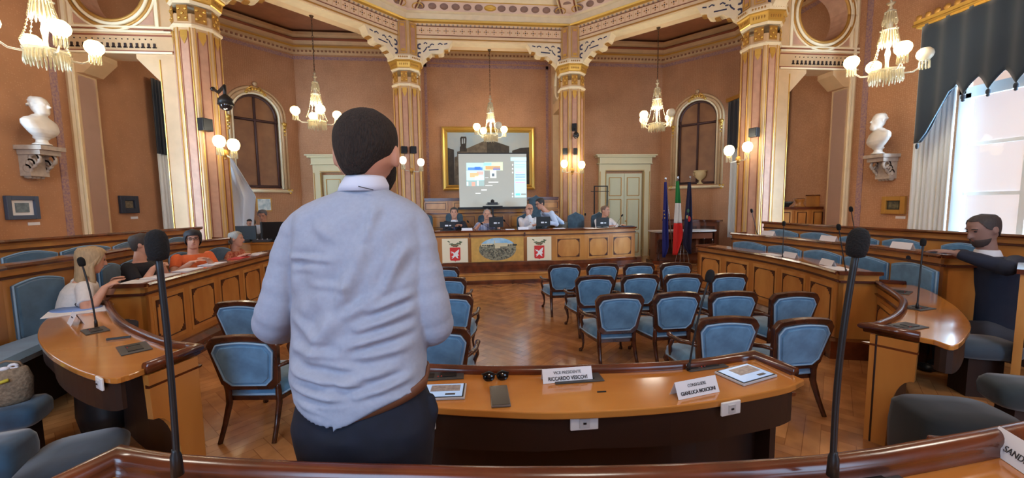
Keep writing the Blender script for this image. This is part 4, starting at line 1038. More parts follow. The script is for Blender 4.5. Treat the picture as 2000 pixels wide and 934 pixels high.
# ================================================================ LAMPS
def chandelier(label, off=()):
    """origin at the bottom of the crystal basket"""
    r = thing('chandelier', label, 'chandelier', group='crystal chandeliers of the hall')
    q = MB()
    for i in range(20):
        z = 1.22+i*.06; rz = i % 2
        q.tube([(.012*cos(t)*(1-rz), .012*cos(t)*rz, z+.04*sin(t)+.03) for t in [2*pi*k/8 for k in range(9)]], .005, n=5)
    q.lathe([(.05, 2.4), (.03, 2.37), (.01, 2.35)], n=10); q.build('chain', mat('bronze', (88, 70, 54), .4, metal=.8), r)
    q = MB(); q.lathe([(.02, 1.0), (.03, 1.05), (.015, 1.08), (.03, 1.10), (.055, 1.13), (.02, 1.12), (.012, 1.16), (.035, 1.2), (.012, 1.2), (.008, 1.23)], n=12); q.build('glass_finial', M_CRYS, r)
    q = MB(); q.lathe([(.03, .15), (.02, .3), (.035, .42), (.02, .5), (.03, .6), (.02, .75), (.04, .8), (.05, .95), (.02, 1.02)], n=12); q.build('stem', M_GLASS, r)
    for (z0, z1, r0, r1, n) in ((.52, .74, .115, .085, 22), (.82, 1.0, .08, .055, 16), (.0, .16, .185, .175, 34), (.04, .18, .12, .12, 20)):
        q = MB()
        for k in range(n):
            t = 2*pi*k/n; q.tube([(r0*cos(t), r0*sin(t), z0+.02*(k % 2)), (r0*cos(t), r0*sin(t), z0+.04+.02*(k % 2)), (r1*cos(t), r1*sin(t), z1)], [.004, .012, .008], n=4, smooth=False)
        q.build('crystal_fringe', M_CRYS, r)
    q = MB(); q.lathe([(.02, .13), (.19, .16), (.2, .185), (.18, .19), (.03, .2)], n=24); q.build('glass_bowl', M_GLASS, r); q = MB(); q.lathe([(.09, .74), (.11, .755), (.03, .78)], n=16); q.build('glass_tier', M_GLASS, r); q = MB(); q.lathe([(.06, 1.0), (.07, 1.01), (.03, 1.04)], n=14); q.build('glass_tier', M_GLASS, r)
    for k in range(4):
        q = MB()
        t = radians(27)+k*pi/2+.4
        for i in range(15):
            f = i/14; rr = .075+.17*f; z = .98-.75*f-.14*sin(pi*f)+.0; q.ball((rr*cos(t), rr*sin(t), z+.0), .012, n=6)
        q.tube([((.075+.17*i/14)*cos(t), (.075+.17*i/14)*sin(t), .98-.75*i/14-.14*sin(pi*i/14)) for i in range(15)], .003, n=4)
        q.build('bead_string', M_CRYS, r)
    for k in range(4):
        t = radians(27)+k*pi/2; c, s = cos(t), sin(t)
        q = MB(); q.tube([(.1*c, .1*s, .17), (.2*c, .2*s, .13), (.3*c, .3*s, .13), (.38*c, .38*s, .19), (.42*c, .42*s, .25)], [.013, .012, .011, .01, .012], n=8)
        q.lathe([(.02, .25), (.055, .26), (.06, .272), (.03, .275)], (.42*c, .42*s, 0), n=12); arm = q.build('arm', M_GLASS, r)
        q = MB()
        for j in range(10):
            a = 2*pi*j/10; q.tube([(.42*c+.055*cos(a), .42*s+.055*sin(a), .16), (.42*c+.055*cos(a), .42*s+.055*sin(a), .26)], [.009, .006], n=4, smooth=False)
        q.build('crystal_drops', M_CRYS, arm)
        q = MB(); q.lathe([(.035, .27), (.06, .285), (.088, .32), (.098, .36), (.088, .405), (.055, .44), (.03, .447)], (.42*c, .42*s, 0), n=18); q.build('glass_globe', M_GLOBE0 if k in off else M_GLOBE, arm)
    l = bpy.data.lights.new('lamp_light', 'POINT'); l.energy = 46; l.color = WARM; l.shadow_soft_size = .25
    lo = bpy.data.objects.new('lamp_light', l); COL.objects.link(lo); lo.parent = r; lo.location = (0, 0, .5)
    return r
RC_ = 5.52
for ang, lab, rz, off in ((90, 'crystal chandelier hanging in front of the painting and projection screen', -.02, (3,)), (135, 'crystal chandelier hanging left of the standing man, over the left door', .05, ()),
                     (45, 'crystal chandelier hanging over the right door and the flags', -.1, (3,)), (180, 'crystal chandelier at the upper left corner, over the marble bust', .55, ()),
                     (0, 'crystal chandelier at the upper right, with one unlit globe', -.95, (0,))):
    t = radians(ang); c = chandelier(lab, off); c.location = (RC_*cos(t), RC_*sin(t), 3.44); c.rotation_euler.z = rz
def sconce(label, base, globes, lit):
    b = Vector(base); r = thing('wall_sconce', label, 'wall lamp', b, group='two globe wall lamps on the columns')
    q = MB(); q.ball((0, 0, 0), (.05, .05, .07), n=10); q.ball((0, 0, -.08), .025, n=8); q.build('wall_plate', M_GOLD2, r)
    for g, on in zip(globes, lit):
        p = Vector(g)-b
        q = MB(); q.tube([(0, 0, 0), p*.35+Vector((0, 0, -.1)), p*.8+Vector((0, 0, -.19)), p+Vector((0, 0, -.13))], [.014, .012, .011, .012], n=8)
        q.lathe([(.015, -.14), (.04, -.12), (.045, -.1), (.03, -.095)], p, n=12); a = q.build('arm', M_GLASS, r)
        q = MB()
        for j in range(9):
            t = 2*pi*j/9; q.tube([p+Vector((.045*cos(t), .045*sin(t), -.22)), p+Vector((.045*cos(t), .045*sin(t), -.11))], [.009, .006], n=4, smooth=False)
        q.build('crystal_drops', M_CRYS, a)
        q = MB(); q.lathe([(.03, -.1), (.07, -.07), (.088, -.02), (.09, .02), (.07, .07), (.04, .09), (.03, .092)], p, n=18); q.build('glass_globe', M_GLOBE if on else mat('dim opal globe', (236, 224, 214), .3, emit=.9), a)
        if on:
            l = bpy.data.lights.new('lamp_light', 'POINT'); l.energy = 5; l.color = WARM; l.shadow_soft_size = .1
            lo = bpy.data.objects.new('lamp_light', l); COL.objects.link(lo); lo.parent = r; lo.location = p+Vector((0, 0, .16))
    return r
def colpt(cx, cy, off):
    v = Vector((-cx, -cy, 0)).normalized(); return Vector((cx, cy, 0))+v*off
def dep(p): return (Vector(p)-EYE).dot(_fw)
def coldep(col, off): p = Vector((col[0], col[1], 3.1)); return dep(p)-off
for (cx, cy, bx, gl, lit, lab) in ((-A8, B8, (804, 333), ((787, 313), (822, 317)), (0, 0), 'two globe wall lamp with pale globes on the column left of the screen'),
        (A8, B8, (1118, 333), ((1102, 320), (1136, 322)), (1, 1), 'two globe wall lamp on the column right of the screen, below the black camera'),
        (-B8, A8, (440, 300), ((428, 276), (456, 283)), (1, 1), 'two globe wall lamp on the right side of the large left column'),
        (B8, A8, (1442, 312), ((1424, 294), (1460, 287)), (1, 1), 'two globe wall lamp on the left side of the large right column')):
    d = coldep((cx, cy), .36); b = at(*bx, D=d)
    sconce(lab, b, [at(*g, D=d-.12) for g in gl], lit)

# black loudspeakers and cameras on the columns
def boxat(name, label, cat, px, py, w, h, col, off=.33, dd=.12, group=None):
    d = coldep(col, .40); p = at(px, py, D=d); v = Vector((-col[0], -col[1], 0)).normalized()
    r = thing(name, label, cat, p, atan2(v.y, v.x)+pi/2, group)
    q = MB(); q.box((0, 0, 0), (w, dd, h)); q.build('casing', M_BLACK, r, bevel=.006)
    q = MB(); q.box((0, -dd/2-.003, 0), (w*.84, .008, h*.86)); q.build('grille', mat('speaker grille', (30, 32, 34), .8, bump=.3, scale=200), r)
    q = MB(); q.box((0, dd/2+.03, 0), (.03, .08, .05)); q.build('mount', M_BLACK, r)
    return r
boxat('loudspeaker', 'small black box loudspeaker on the large left column', 'speaker', 401, 244, .17, .2, (-B8, A8), .36, group='small loudspeakers on the columns')
boxat('loudspeaker', 'small black box loudspeaker on the large right column', 'speaker', 1473, 259, .15, .17, (B8, A8), .38, group='small loudspeakers on the columns')
boxat('loudspeaker', 'left one of two small black loudspeakers on the column left of the screen', 'speaker', 789, 293, .14, .17, (-A8, B8), .36, group='small loudspeakers on the columns')
boxat('loudspeaker', 'right one of two small black loudspeakers on the column left of the screen', 'speaker', 807, 293, .14, .17, (-A8, B8), .36, group='small loudspeakers on the columns')
boxat('loudspeaker', 'left one of two small dark loudspeakers on the column right of the screen', 'speaker', 1104, 296, .12, .16, (A8, B8), .36, group='small loudspeakers on the columns')
boxat('loudspeaker', 'right one of two small dark loudspeakers on the column right of the screen', 'speaker', 1124, 296, .10, .16, (A8, B8), .36, group='small loudspeakers on the columns')
def domecam(label, px, py, col, arm, s=1.0):
    d = coldep(col, .42); p = at(px, py, D=d-.08); m = at(*arm, D=d+.1); r = thing('dome_camera', label, 'camera', p)
    q = MB(); a = Vector(m)-Vector(p); q.tube([a, a*.55+Vector((0, 0, .06)), Vector((0, 0, .26*s)), (0, 0, .1*s)], .022*s, n=8); q.ball(a, .035*s, n=8); q.build('bracket', M_BLACK, r)
    q = MB(); q.lathe([(.03*s, .14*s), (.09*s, .08*s), (.1*s, .0)], n=16); q.build('housing', M_BLACK, r)
    q = MB(); q.ball((0, 0, -.0), .085*s, n=14); q.build('dome', mat('smoked dome', (22, 22, 26), .05, spec=1), r)
domecam('black dome camera on a curved arm on the large left column', 441, 205, (-B8, A8), (416, 174), 1.15)
domecam('black dome camera under a box on the column right of the screen', 1125, 266, (A8, B8), (1119, 250), .8)
boxat('camera_box', 'small black box above the dome camera on the column right of the screen', 'box', 1122, 249, .12, .19, (A8, B8), .36)

# ================================================================ BACK WALL: PAINTING, BENCH, SCREEN
def painting():
    y = YB-.02; x0, x1, z0, z1 = -1.42, 1.44, 2.19, 4.12; r = thing('landscape_painting', 'large gilt framed painting of a stone palace behind the projection screen', 'painting', (0, y, z0))
    q = MB()
    F = [(0, 0), (.05, .0), (.08, .03), (.11, .02), (.15, .05), (.17, .09), (.2, .1)]
    prof = [(0, 0), (0, .06), (.04, .09), (.08, .07), (.12, .10), (.17, .05), (.17, 0)]
    cs = [(x0, z0), (x1, z0), (x1, z1), (x0, z1)]; dirs = [(1, 1), (-1, 1), (-1, -1), (1, -1)]
    vs = [(cs[i][0]+dirs[i][0]*o, -h, cs[i][1]-z0+dirs[i][1]*o) for i in range(4) for o, h in prof]; k = len(prof)
    q.add(vs, [(i*k+j, i*k+(j+1) % k, ((i+1) % 4)*k+(j+1) % k, ((i+1) % 4)*k+j) for i in range(4) for j in range(k)]); q.build('gilt_frame', M_GOLD, r)
    cv = MB(); cv.box(((x0+x1)/2, -.02, (z1-z0)/2), (x1-x0-.3, .03, z1-z0-.3)); c = cv.build('canvas', mat('painted canvas sky', (150, 172, 186), .6, rgb2=(178, 182, 176), scale=1.2), r)
    def P(px, py):
        v = at(px, py, y=y-.037); return (v.x, v.z-z0)
    def flat(name, pts, m, dy):
        q = MB(); q.prism([P(850+a/5.19, 230+b/5.19) for a, b in pts], -dy, -dy+.003, M=Matrix(((1, 0, 0, 0), (0, 0, 1, 0), (0, 1, 0, 0), (0, 0, 0, 1)))); q.build(name, m, c)
    st = mat('painted stone', (112, 100, 84), .7, rgb2=(84, 74, 62), scale=9); dk = mat('painted dark stone', (66, 58, 50), .7, rgb2=(48, 44, 40), scale=9)
    flat('painted_facade', [(222, 345), (300, 320), (500, 235), (524, 245), (524, 690), (222, 690)], st, .039)
    flat('painted_facade', [(524, 245), (600, 240), (750, 290), (750, 690), (524, 690)], dk, .041)
    flat('painted_tower', [(248, 345), (250, 295), (258, 290), (252, 210), (262, 192), (312, 192), (318, 210), (314, 300), (322, 320), (320, 345)], dk, .043)
    flat('painted_sky_gap', [(270, 215), (280, 208), (284, 262), (270, 266)], M_CANV, .046); flat('painted_sky_gap', [(292, 208), (302, 212), (302, 260), (292, 262)], M_CANV, .046)
    flat('painted_houses', [(112, 302), (190, 325), (196, 690), (112, 690)], dk, .045); flat('painted_houses', [(196, 400), (225, 390), (225, 690), (196, 690)], st, .044)
    flat('painted_houses', [(780, 335), (860, 308), (960, 300), (960, 690), (780, 690)], dk, .045)
M_CANV = mat('painted sky gap', (168, 178, 182), .6)
painting()
def benchback():
    y = 5.22; r = thing('panelled_bench_back', 'tall panelled honey wood bench back between the two far columns', 'bench', (0, y, 0))
    q = MB(); q.box((0, .06, .95), (3.56, .1, 1.86)); q.build('carcass', M_HONEY, r)
    q = MB(); q.box((0, .04, 1.9), (3.58, .16, .05)); q.box((0, .0, 1.52), (3.56, .05, .03)); q.box((0, .0, 1.86), (3.56, .05, .02)); q.build('cornice', M_MAHOG, r)
    for z0, z1 in ((1.6, 1.82), (1.12, 1.46)):
        for x in (-1.5, -.75, 0, .75, 1.5):
            q = MB(); q.box((x, .0, (z0+z1)/2), (.62, .03, z1-z0)); p = q.build('panel', M_HONEY2, r)
            q = MB()
            for a in (-.26, .26): q.box((x+a, -.018, (z0+z1)/2), (.012, .012, z1-z0-.06))
            for a in (z0+.03, z1-.03): q.box((x, -.018, a), (.53, .012, .012))
            q.build('inlay', M_INLAY, p)
benchback()
def screen_():
    y = 4.98; P = lambda px, py: at(px, py, y=y)
    a, b, c, d = P(893, 299), P(1027, 303), P(1027, 402), P(893, 402)
    x0, x1, z0, z1 = -.87, .89, 1.68, 3.05
    r = thing('projection_screen', 'white projection screen showing a video call, in front of the painting', 'screen', (0, y, .2))
    q = MB(); q.box(((x0+x1)/2, .012, (z0+z1)/2-.2), (x1-x0, .015, z1-z0)); q.build('fabric', mat('projected grey', (172, 172, 162), .8, emit=.36), r)
    q = MB(); q.box(((x0+x1)/2, .0, z0-.23), (x1-x0+.1, .06, .06)); q.box(((x0+x1)/2, 0, z1-.19), (x1-x0+.04, .04, .03)); q.build('bar', M_BLACK, r)
    q = MB(); q.box((0, .05, (z1+.2)/2-.2), (.03, .03, z1-.2)); 
    for t in (.5, 2.6, 4.7): q.tube([(0, .05, .25), (.35*cos(t), .05+.18*sin(t), 0)], .012, n=6)
    q.build('stand', M_BLACK, r)
    def tile(name, X0, Y0, X1, Y1, m, dy=.001):
        p = P(850+X0/5.19, 230+Y0/5.19); s = P(850+X1/5.19, 230+Y1/5.19)
        q = MB(); q.box(((p.x+s.x)/2, -.001-dy, (p.z+s.z)/2-.2), (abs(s.x-p.x), .003, abs(p.z-s.z))); q.build(name, m, r)
    E = lambda n, c, e=.75: mat('projected '+n, c, .8, emit=e)
    tile('video_tile', 315, 458, 498, 530, E('light blue', (176, 206, 216))); tile('video_tile', 498, 450, 686, 535, E('pale yellow', (196, 206, 176)))
    tile('video_tile', 315, 535, 498, 635, E('pale cyan', (186, 216, 220))); tile('video_tile', 315, 635, 498, 693, E('green grey', (150, 172, 168))); tile('video_tile', 556, 535, 620, 612, E('white', (206, 214, 208)))
    for X0, Y0, X1, Y1, c in ((330, 505, 480, 530, (90, 140, 220)), (400, 500, 460, 525, (60, 110, 220)), (350, 560, 440, 605, (206, 176, 130)), (420, 545, 490, 580, (200, 170, 160)), (400, 590, 495, 632, (200, 226, 236)),
                              (370, 655, 405, 693, (220, 160, 140)), (490, 456, 570, 486, (150, 220, 222)), (510, 490, 660, 525, (200, 160, 110)), (585, 505, 660, 530, (80, 120, 226)), (320, 650, 335, 690, (230, 240, 240)), (425, 640, 440, 690, (230, 240, 240)), (575, 565, 600, 595, (90, 100, 110))):
        tile('video_detail', X0, Y0, X1, Y1, E('c%d' % (c[0]*7+c[1]*3+c[2]), c), .003)
    for X0, Y0, X1, Y1 in ((540, 650, 640, 657), (508, 684, 580, 690), (468, 728, 524, 738), (408, 764, 460, 770), (505, 606, 540, 610)): tile('caption', X0, Y0, X1, Y1, E('white line', (226, 226, 226)), .003)
    tile('side_panel', 765, 402, 924, 438, E('chat head', (176, 214, 232), .9)); tile('side_panel', 800, 446, 924, 806, E('chat', (170, 216, 240), 1.0))
    for Y, c in ((555, (232, 160, 200)), (580, (120, 150, 200)), (602, (120, 150, 200)), (656, (232, 160, 200)), (632, (140, 170, 210)), (500, (150, 190, 220)), (478, (150, 190, 220))): tile('chat_line', 812, Y-4, 912, Y+4, E('l%d' % c[0], c), .003)
    tile('chat_button', 815, 768, 862, 788, E('green', (110, 226, 190)), .003); tile('chat_button', 868, 768, 922, 786, E('grey', (90, 110, 120), .3), .003)
    for Y in (478, 518, 556, 770, 800): tile('chat_icon', 778, Y-7, 790, Y+7, E('white line', (226, 226, 226)), .003)
screen_()
def small(name, label, cat, m, px0, py0, px1, py1, d, y=None, x=None, **k):
    a = at(px0, py0, y=y, x=x); b = at(px1, py1, y=y, x=x); q = MB()
    q.box(((a.x+b.x)/2, (a.y+b.y)/2, (a.z+b.z)/2), (abs(a.x-b.x) if y else d, d if y else abs(a.y-b.y), abs(a.z-b.z)))
    return tag(q.build(name, m, bevel=.004), label, cat, **k)
def projector():
    p = at(962, 401, y=4.7); r = thing('video_console', 'small dark conference camera on the shelf below the projection screen', 'camera', p)
    q = MB(); q.box((0, 0, .04), (.26, .14, .07)); q.build('body', mat('dark console', (50, 52, 54), .5), r)
    q = MB(); q.ball((0, -.02, .1), (.05, .05, .05), n=12); q.box((0, .0, .03), (.34, .1, .02)); q.build('camera_head', M_BLACK, r)
    q = MB(); q.box((0, 0, -.03), (.5, .2, .03)); q.box((0, .05, -.8), (.05, .05, 1.5)); q.box((0, 0, -1.515), (.4, .2, .03)); q.build('stand', M_BLACK, r)
projector()

# presidential chairs (high blue backs with pointed tops)
def high_chair(label, px, py, y, w=.42):
    p = at(px, py, y=y); r = thing('presidential_chair', label, 'chair', (p.x, y, .2), group='high backed blue chairs behind the presidential desk'); H = p.z-.2
    q = MB(); o = [(-w/2, .42), (w/2, .42), (w/2*1.04, H-.16), (w/2*.95, H-.09), (w*.22, H-.05), (0, H), (-w*.22, H-.05), (-w/2*.95, H-.09), (-w/2*1.04, H-.16)]
    MM = Matrix(((1, 0, 0, 0), (0, 0, 1, 0), (0, 1, 0, 0), (0, 0, 0, 1)))
    q.prism(o, .0, .07, M=MM); q.build('backrest', mat('dusky blue velvet', (62, 86, 100), .8, sheen=.4, rgb2=(46, 66, 80), scale=10), r, bevel=.012)
    q = MB(); q.box((0, -.2, .42), (w, .42, .1)); q.build('seat', M_VELVET2, r, bevel=.02)
    for sx in (-1, 1):
        for sy in (-.38, .03): q = MB(); q.box((sx*(w/2-.03), sy, .19), (.04, .04, .38)); q.build('leg', M_WALNUT, r)
        q = MB(); q.box((sx*w/2, -.2, .62), (.04, .4, .03)); q.box((sx*w/2, -.36, .5), (.03, .03, .24)); q.build('armrest', M_WALNUT, r)
for px, py, y, lab in ((887, 412, 4.75, 'high blue chair of the man in dark uniform'), (950, 415, 4.75, 'high blue chair of the man in a striped shirt'), (1026, 417, 4.7, 'high blue chair of the bald man in white'),
                   (1125, 414, 4.6, 'empty high blue chair in front of the right far column'), (1171, 414, 4.75, 'high blue chair of the white shirted man at the right end'), (827, 415, 4.6, 'empty high blue chair at the left end, beside the standing man'),
                   ):
    high_chair(lab, px, py, y)
high_chair('tall blue chair standing behind the leaning man', 1047, 381, 5.1, .36)

# monitors on the presidential desk
def monitor(label, px, py, w, h, y, tilt=0, lap=False, zb=1.15):
    p = at(px, py, y=y); r = thing('laptop' if lap else 'computer_monitor', label, 'laptop' if lap else 'monitor', (p.x, y, zb))
    cz = p.z-zb
    q = MB(); q.box((0, 0, cz), (w, .02, h)); q.build('screen_back', M_BLACK, r, bevel=.005)
    q = MB(); q.box((0, .011, cz), (w*.95, .004, h*.92)); q.build('screen', mat('dark display', (26, 30, 36), .2), r)
    q = MB(); 
    if lap: q.box((0, .12, .012), (w, .24, .02))
    else: q.box((0, .02, (cz-h/2)/2), (.05, .02, abs(cz-h/2)+.06)); q.box((0, .03, .008), (.22, .16, .014))
    q.build('keyboard' if lap else 'stand', M_BLACK, r)
    q = MB(); q.box((-.02, -.012, cz-.02), (.07, .003, .035)); q.box((.06, -.012, cz-.02), (.045, .003, .025)); q.build('sticker', M_PAPER, r)
monitor('black laptop in front of the man in dark uniform', 874, 439, .34, .13, 3.72, lap=True)
monitor('black monitor in front of the man in a striped shirt', 969, 434, .33, .24, 3.74)
monitor('black monitor in front of the bald man', 1061, 433, .33, .23, 3.74)
monitor('black monitor in front of the man at the right end', 1177, 434, .32, .22, 3.85)
def sheet(label, px, py, w, d, y, rz=0, zb=1.15, m=M_PAPER, th=.004, name='paper', cat='paper', dx=None):
    p = at(px, py, z=zb+th) if y is None else at(px, py, y=y)
    q = MB(); q.box((0, 0, th/2), (w, d, th)); o = q.build(name, m); o.location = (p.x, p.y, zb+.001); o.rotation_euler.z = rz; return tag(o, label, cat)
sheet('white papers beside the black laptop on the presidential desk', 912, 446, .26, .2, 3.7, m=M_PAPER, th=.02)
sheet('white papers between the striped shirt man and the bald man', 996, 445, .2, .16, 3.72, th=.02)
sheet('papers in front of the empty high blue chair', 1092, 444, .26, .18, 3.74, th=.02)
sheet('white papers left of the right end monitor', 1150, 443, .22, .12, 3.74, th=.012)
sheet('dark folder at the right end of the presidential desk', 1223, 441, .34, .22, 3.9, th=.03, m=mat('dark folder', (40, 44, 70), .5), name='folder', cat='folder')
sheet('paper at the left end of the presidential desk', 856, 446, .15, .15, 3.7)
sheet('small papers under the right end monitor', 1178, 445, .26, .1, 3.72)
def card(label, P, rz, w=.26, h=.085, lines=None, m=M_PAPER, zt=None):
    """folded tent card; origin on the desk under the ridge, text side faces -y"""
    r = thing('name_card', label, 'name card', P, rz)
    d = h*.42
    q = MB(); q.add([(-w/2, -d, 0), (w/2, -d, 0), (w/2, 0, h), (-w/2, 0, h), (w/2, d, 0), (-w/2, d, 0)], [(0, 1, 2, 3), (3, 2, 4, 5)]); o = q.build('card', m, r, fix=False); solid(o, .0012)
    for body, size, u, bold in (lines or []):
        Mx = basis(Vector((0, -d, 0)).lerp(Vector((0, 0, h)), u)+Vector((0, -.0016, .0006)), (1, 0, 0), (0, d, h))
        text(r, 'lettering', body, size, Mx, ext=.0006, sx=.9, bold=bold)
    return r
for px, py, y, lab in ((912, 445, 3.62, 'blank looking white card before the man in dark uniform'), (1022, 447, 3.62, 'white card before the bald man')):
    p = at(px, py, y=y); card(lab, (p.x, y, 1.151), 0, .24, .07)
def goose(label, pb, pt, r_=.006, foam=.02, lean=None, foot=.05):
    pb = Vector(pb); pt = Vector(pt); r = thing('gooseneck_microphone', label, 'microphone', pb)
    d = pt-pb; bend = lean or Vector((0, 0, 0))
    q = MB(); n = 10; pts = [d*(i/n)+Vector(bend)*sin(pi*i/n) for i in range(n+1)]; q.tube(pts, r_, n=8); q.build('neck', M_BLACK, r)
    q = MB(); t = (pts[-1]-pts[-2]).normalized(); B = basis(pts[-1], t.orthogonal(), t.cross(t.orthogonal()))
    M0 = Matrix.Translation(pts[-1]) @ t.to_track_quat('Z', 'Y').to_matrix().to_4x4()
    q.lathe([(foam*.45, -foam*1.5), (foam*.8, -foam*1.35), (foam*.97, -foam*.6), (foam, .2*foam), (foam*.94, foam*.9), (foam*.7, foam*1.45), (foam*.33, foam*1.7), (.0005, foam*1.76)], n=20, M=M0); q.build('foam', M_FOAM, r)
    q = MB(); q.lathe([(r_*1.9, 0), (r_*1.7, foot*.8), (r_*1.15, foot), (r_*1.1, foot*1.1)], n=12); q.build('socket', M_BLACK, r)
    return r
for px0, py0, px1, py1, y, lab in ((1000, 444, 985, 431, 3.9, 'thin microphone of the bald man on the presidential desk'), (1141, 442, 1143, 419, 3.9, 'thin microphone before the empty high blue chair'),
                               (1200, 442, 1215, 421, 4.0, 'thin microphone beside the right end man'), (928, 444, 914, 433, 3.9, 'thin microphone of the man in dark uniform'), (960, 445, 941, 437, 3.85, 'thin microphone of the man in a striped shirt')):
    a = at(px0, py0, y=y); a.z = 1.15; goose(lab, a, at(px1, py1, y=y), .004, .02, foot=.02)

# black metal frame stand by the right door
p0, p1 = at(1161, 364, y=6.6), at(1186, 364, y=6.6)
r = thing('black_metal_stand', 'thin black metal frame standing before the right door', 'stand', ((p0.x+p1.x)/2, 6.6, 0)); w = p1.x-p0.x
q = MB()
for s in (-1, 1): q.box((s*w/2, 0, p0.z/2), (.03, .03, p0.z))
q.box((0, 0, p0.z), (w+.03, .03, .03)); q.box((-.03, 0, p0.z-.16), (w+.16, .025, .02)); q.build('frame', M_BLACK, r)
q = MB(); q.box((0, 0, .015), (w+.1, .35, .03)); q.build('foot', M_BLACK, r)

# ================================================================ RIGHT REAR CORNER: TABLE, FLAGS, FIREPLACE, VASE
def table():
    y = 5.4; r = thing('side_table', 'carved wooden console table with marble top behind the flags', 'table', (5.45, y, 0))
    q = MB(); q.prism([(-.95, -.2), (-.8, -.3), (.8, -.3), (.95, -.2), (.95, .25), (-.95, .25)], 0, .1); q.build('base_step', M_MAHOG, r)
    q = MB(); q.box((-.2, .05, .5), (1.3, .3, .8)); q.box((0, 0, .78), (1.6, .42, .16)); q.build('carcass', mat('red brown wood', (122, 68, 42), .35, coat=.3), r)
    q = MB(); q.prism([(-.9, -.24), (-.84, -.28), (.84, -.28), (.92, -.2), (.92, .25), (-.9, .25)], .9, .94); q.build('marble_top', M_MARBLE, r)
    for x in (-.8, .8):
        for yy in (-.2, .2):
            q = MB(); q.lathe([(.03, .1), (.04, .14), (.02, .2), (.028, .35), (.02, .55), (.035, .62), (.02, .7)], (x, yy, 0), n=10); q.build('leg', M_WALNUT, r)
    q = MB()
    for x in (-.65, -.35, -.05, .25): q.box((x, -.115, .5), (.22, .02, .42))
    q.build('door', M_WALNUT, r)
    q = MB(); q.box((0, -.02, .3), (1.62, .4, .03)); q.build('shelf', M_WALNUT, r)
table()
def mantel():
    d = (Vector((WX, YC, 0))-Vector((XC, YB, 0))).normalized(); ang = atan2(d.y, d.x); c = (Vector((WX, YC, 0))+Vector((XC, YB, 0)))/2+Vector((-.76, -.65, 0))*.14
    r = thing('low_sideboard', 'dark red wooden sideboard against the wall below the right arched niche', 'sideboard', (c.x-.12, c.y-.14, 0), ang)
    q = MB(); q.box((0, 0, .58), (1.5, .25, 1.16)); q.build('carcass', mat('red brown wood', (0, 0, 0)), r)
    q = MB(); q.box((0, 0, 1.18), (1.66, .36, .05)); q.build('top', M_MAHOG, r)
    for x in (-.5, 0, .5): q = MB(); q.box((x, .13*(-1 if 1 else 1), .6), (.38, .02, .85)); q.box((x, .13, .6), (.38, .02, .85)); q.build('door', M_WALNUT, r)
mantel()
def flag(label, top, foot, w0, w1, bands, emblem=None):
    T_ = at(*top, y=5.0); B_ = at(*foot, y=5.0); B_.z = .26
    r = thing('flag', label, 'flag', (B_.x, 5.0, .26), group='three flags on poles beside the presidential desk')
    d = Vector(T_)-Vector(B_)
    q = MB(); q.tube([(0, 0, 0), d], .013, n=8); q.build('flagpole', M_STEEL, r)
    q = MB(); q.ball(d+Vector((0, 0, .02)), .025, n=8); q.box(d+Vector((0, 0, .05)), (.05, .01, .035)); q.build('finial', M_STEEL, r)
    X = Vector(B_)
    for (py0, py1, col, nm) in bands:
        def fn(u, v):
            py = py0+(py1-py0)*v
            L, R = w0(py), w1(py); p = at(L+(R-L)*u, py, y=4.93)
            return Vector((p.x, 4.93+.035*sin(u*9+py*.02)+.02*sin(u*21), p.z))-X
        q = MB(); q.sheet(fn, 16, 14); solid(q.build('cloth_'+nm, mat('flag '+nm, col, .75), r, fix=False), .008)
    if emblem: emblem(r, X)
def lerpf(pts):
    def f(v):
        for (a, b), (c, d) in zip(pts, pts[1:]):
            if v <= c: return b+(d-b)*(v-a)/(c-a)
        return pts[-1][1]
    return f
NV = (28, 34, 110)
flag('dark blue flag with yellow stars, leftmost of the three flags', (1300, 352), (1316, 448), lerpf([(352, 1299), (400, 1297), (450, 1294), (503, 1293)]), lerpf([(352, 1302), (420, 1304), (480, 1306), (490, 1304), (503, 1298)]), [(356, 503, NV, 'dark_blue')],
     lambda r, X: [MB().ball(at(1297+.6*k, 412+7*k, y=4.88)-X, (.014, .006, .018), n=8).build('star', mat('star yellow', (224, 190, 60), .6), r) for k in range(3)])
flag('green white and red flag, middle one of the three flags', (1324, 350), (1326, 505), lerpf([(350, 1322), (400, 1320), (447, 1316), (498, 1313)]), lerpf([(350, 1326), (396, 1329), (432, 1331), (455, 1334), (470, 1332), (498, 1322)]),
     [(354, 397, (28, 128, 62), 'green'), (397, 436, (222, 222, 216), 'white'), (436, 498, (214, 38, 32), 'red')])
def emb(r, X):
    for px, py, rx, rz, c, n in ((1344, 412, .04, .055, (70, 110, 80), 'emblem_green'), (1342, 424, .03, .05, (190, 170, 110), 'emblem_gold'), (1346, 428, .045, .08, (200, 44, 40), 'emblem_red')):
        q = MB(); q.ball(at(px, py, y=4.885)-X, (rx, .008, rz), n=10); q.build(n, mat(n.replace('_', ' '), c, .7), r)
flag('dark navy flag with a small coloured crest, rightmost of the three flags', (1348, 349), (1342, 505), lerpf([(349, 1346), (400, 1341), (450, 1336), (480, 1333), (496, 1345)]), lerpf([(349, 1349), (400, 1351), (450, 1352), (496, 1349)]), [(356, 496, (30, 32, 66), 'navy')], emb)
q = MB()
c = at(1332, 508, y=5.0); r = thing('flag_stand', 'silver tubular stand holding the flags', 'stand', (c.x, 5.0, 0))
for dx in (-.16, -.05, .05, .16): q.tube([(dx*.7, 0, .55), (dx, 0, .3), (dx*1.3, .0, .02)], .012, n=6)
q.tube([(-.12, 0, .3), (.12, 0, .3)], .012, n=6); q.build('tube_frame', M_STEEL, r)
q = MB(); q.lathe([(.2, 0), (.2, .02), (.02, .03)], n=20); q.build('foot', M_STEEL, r)
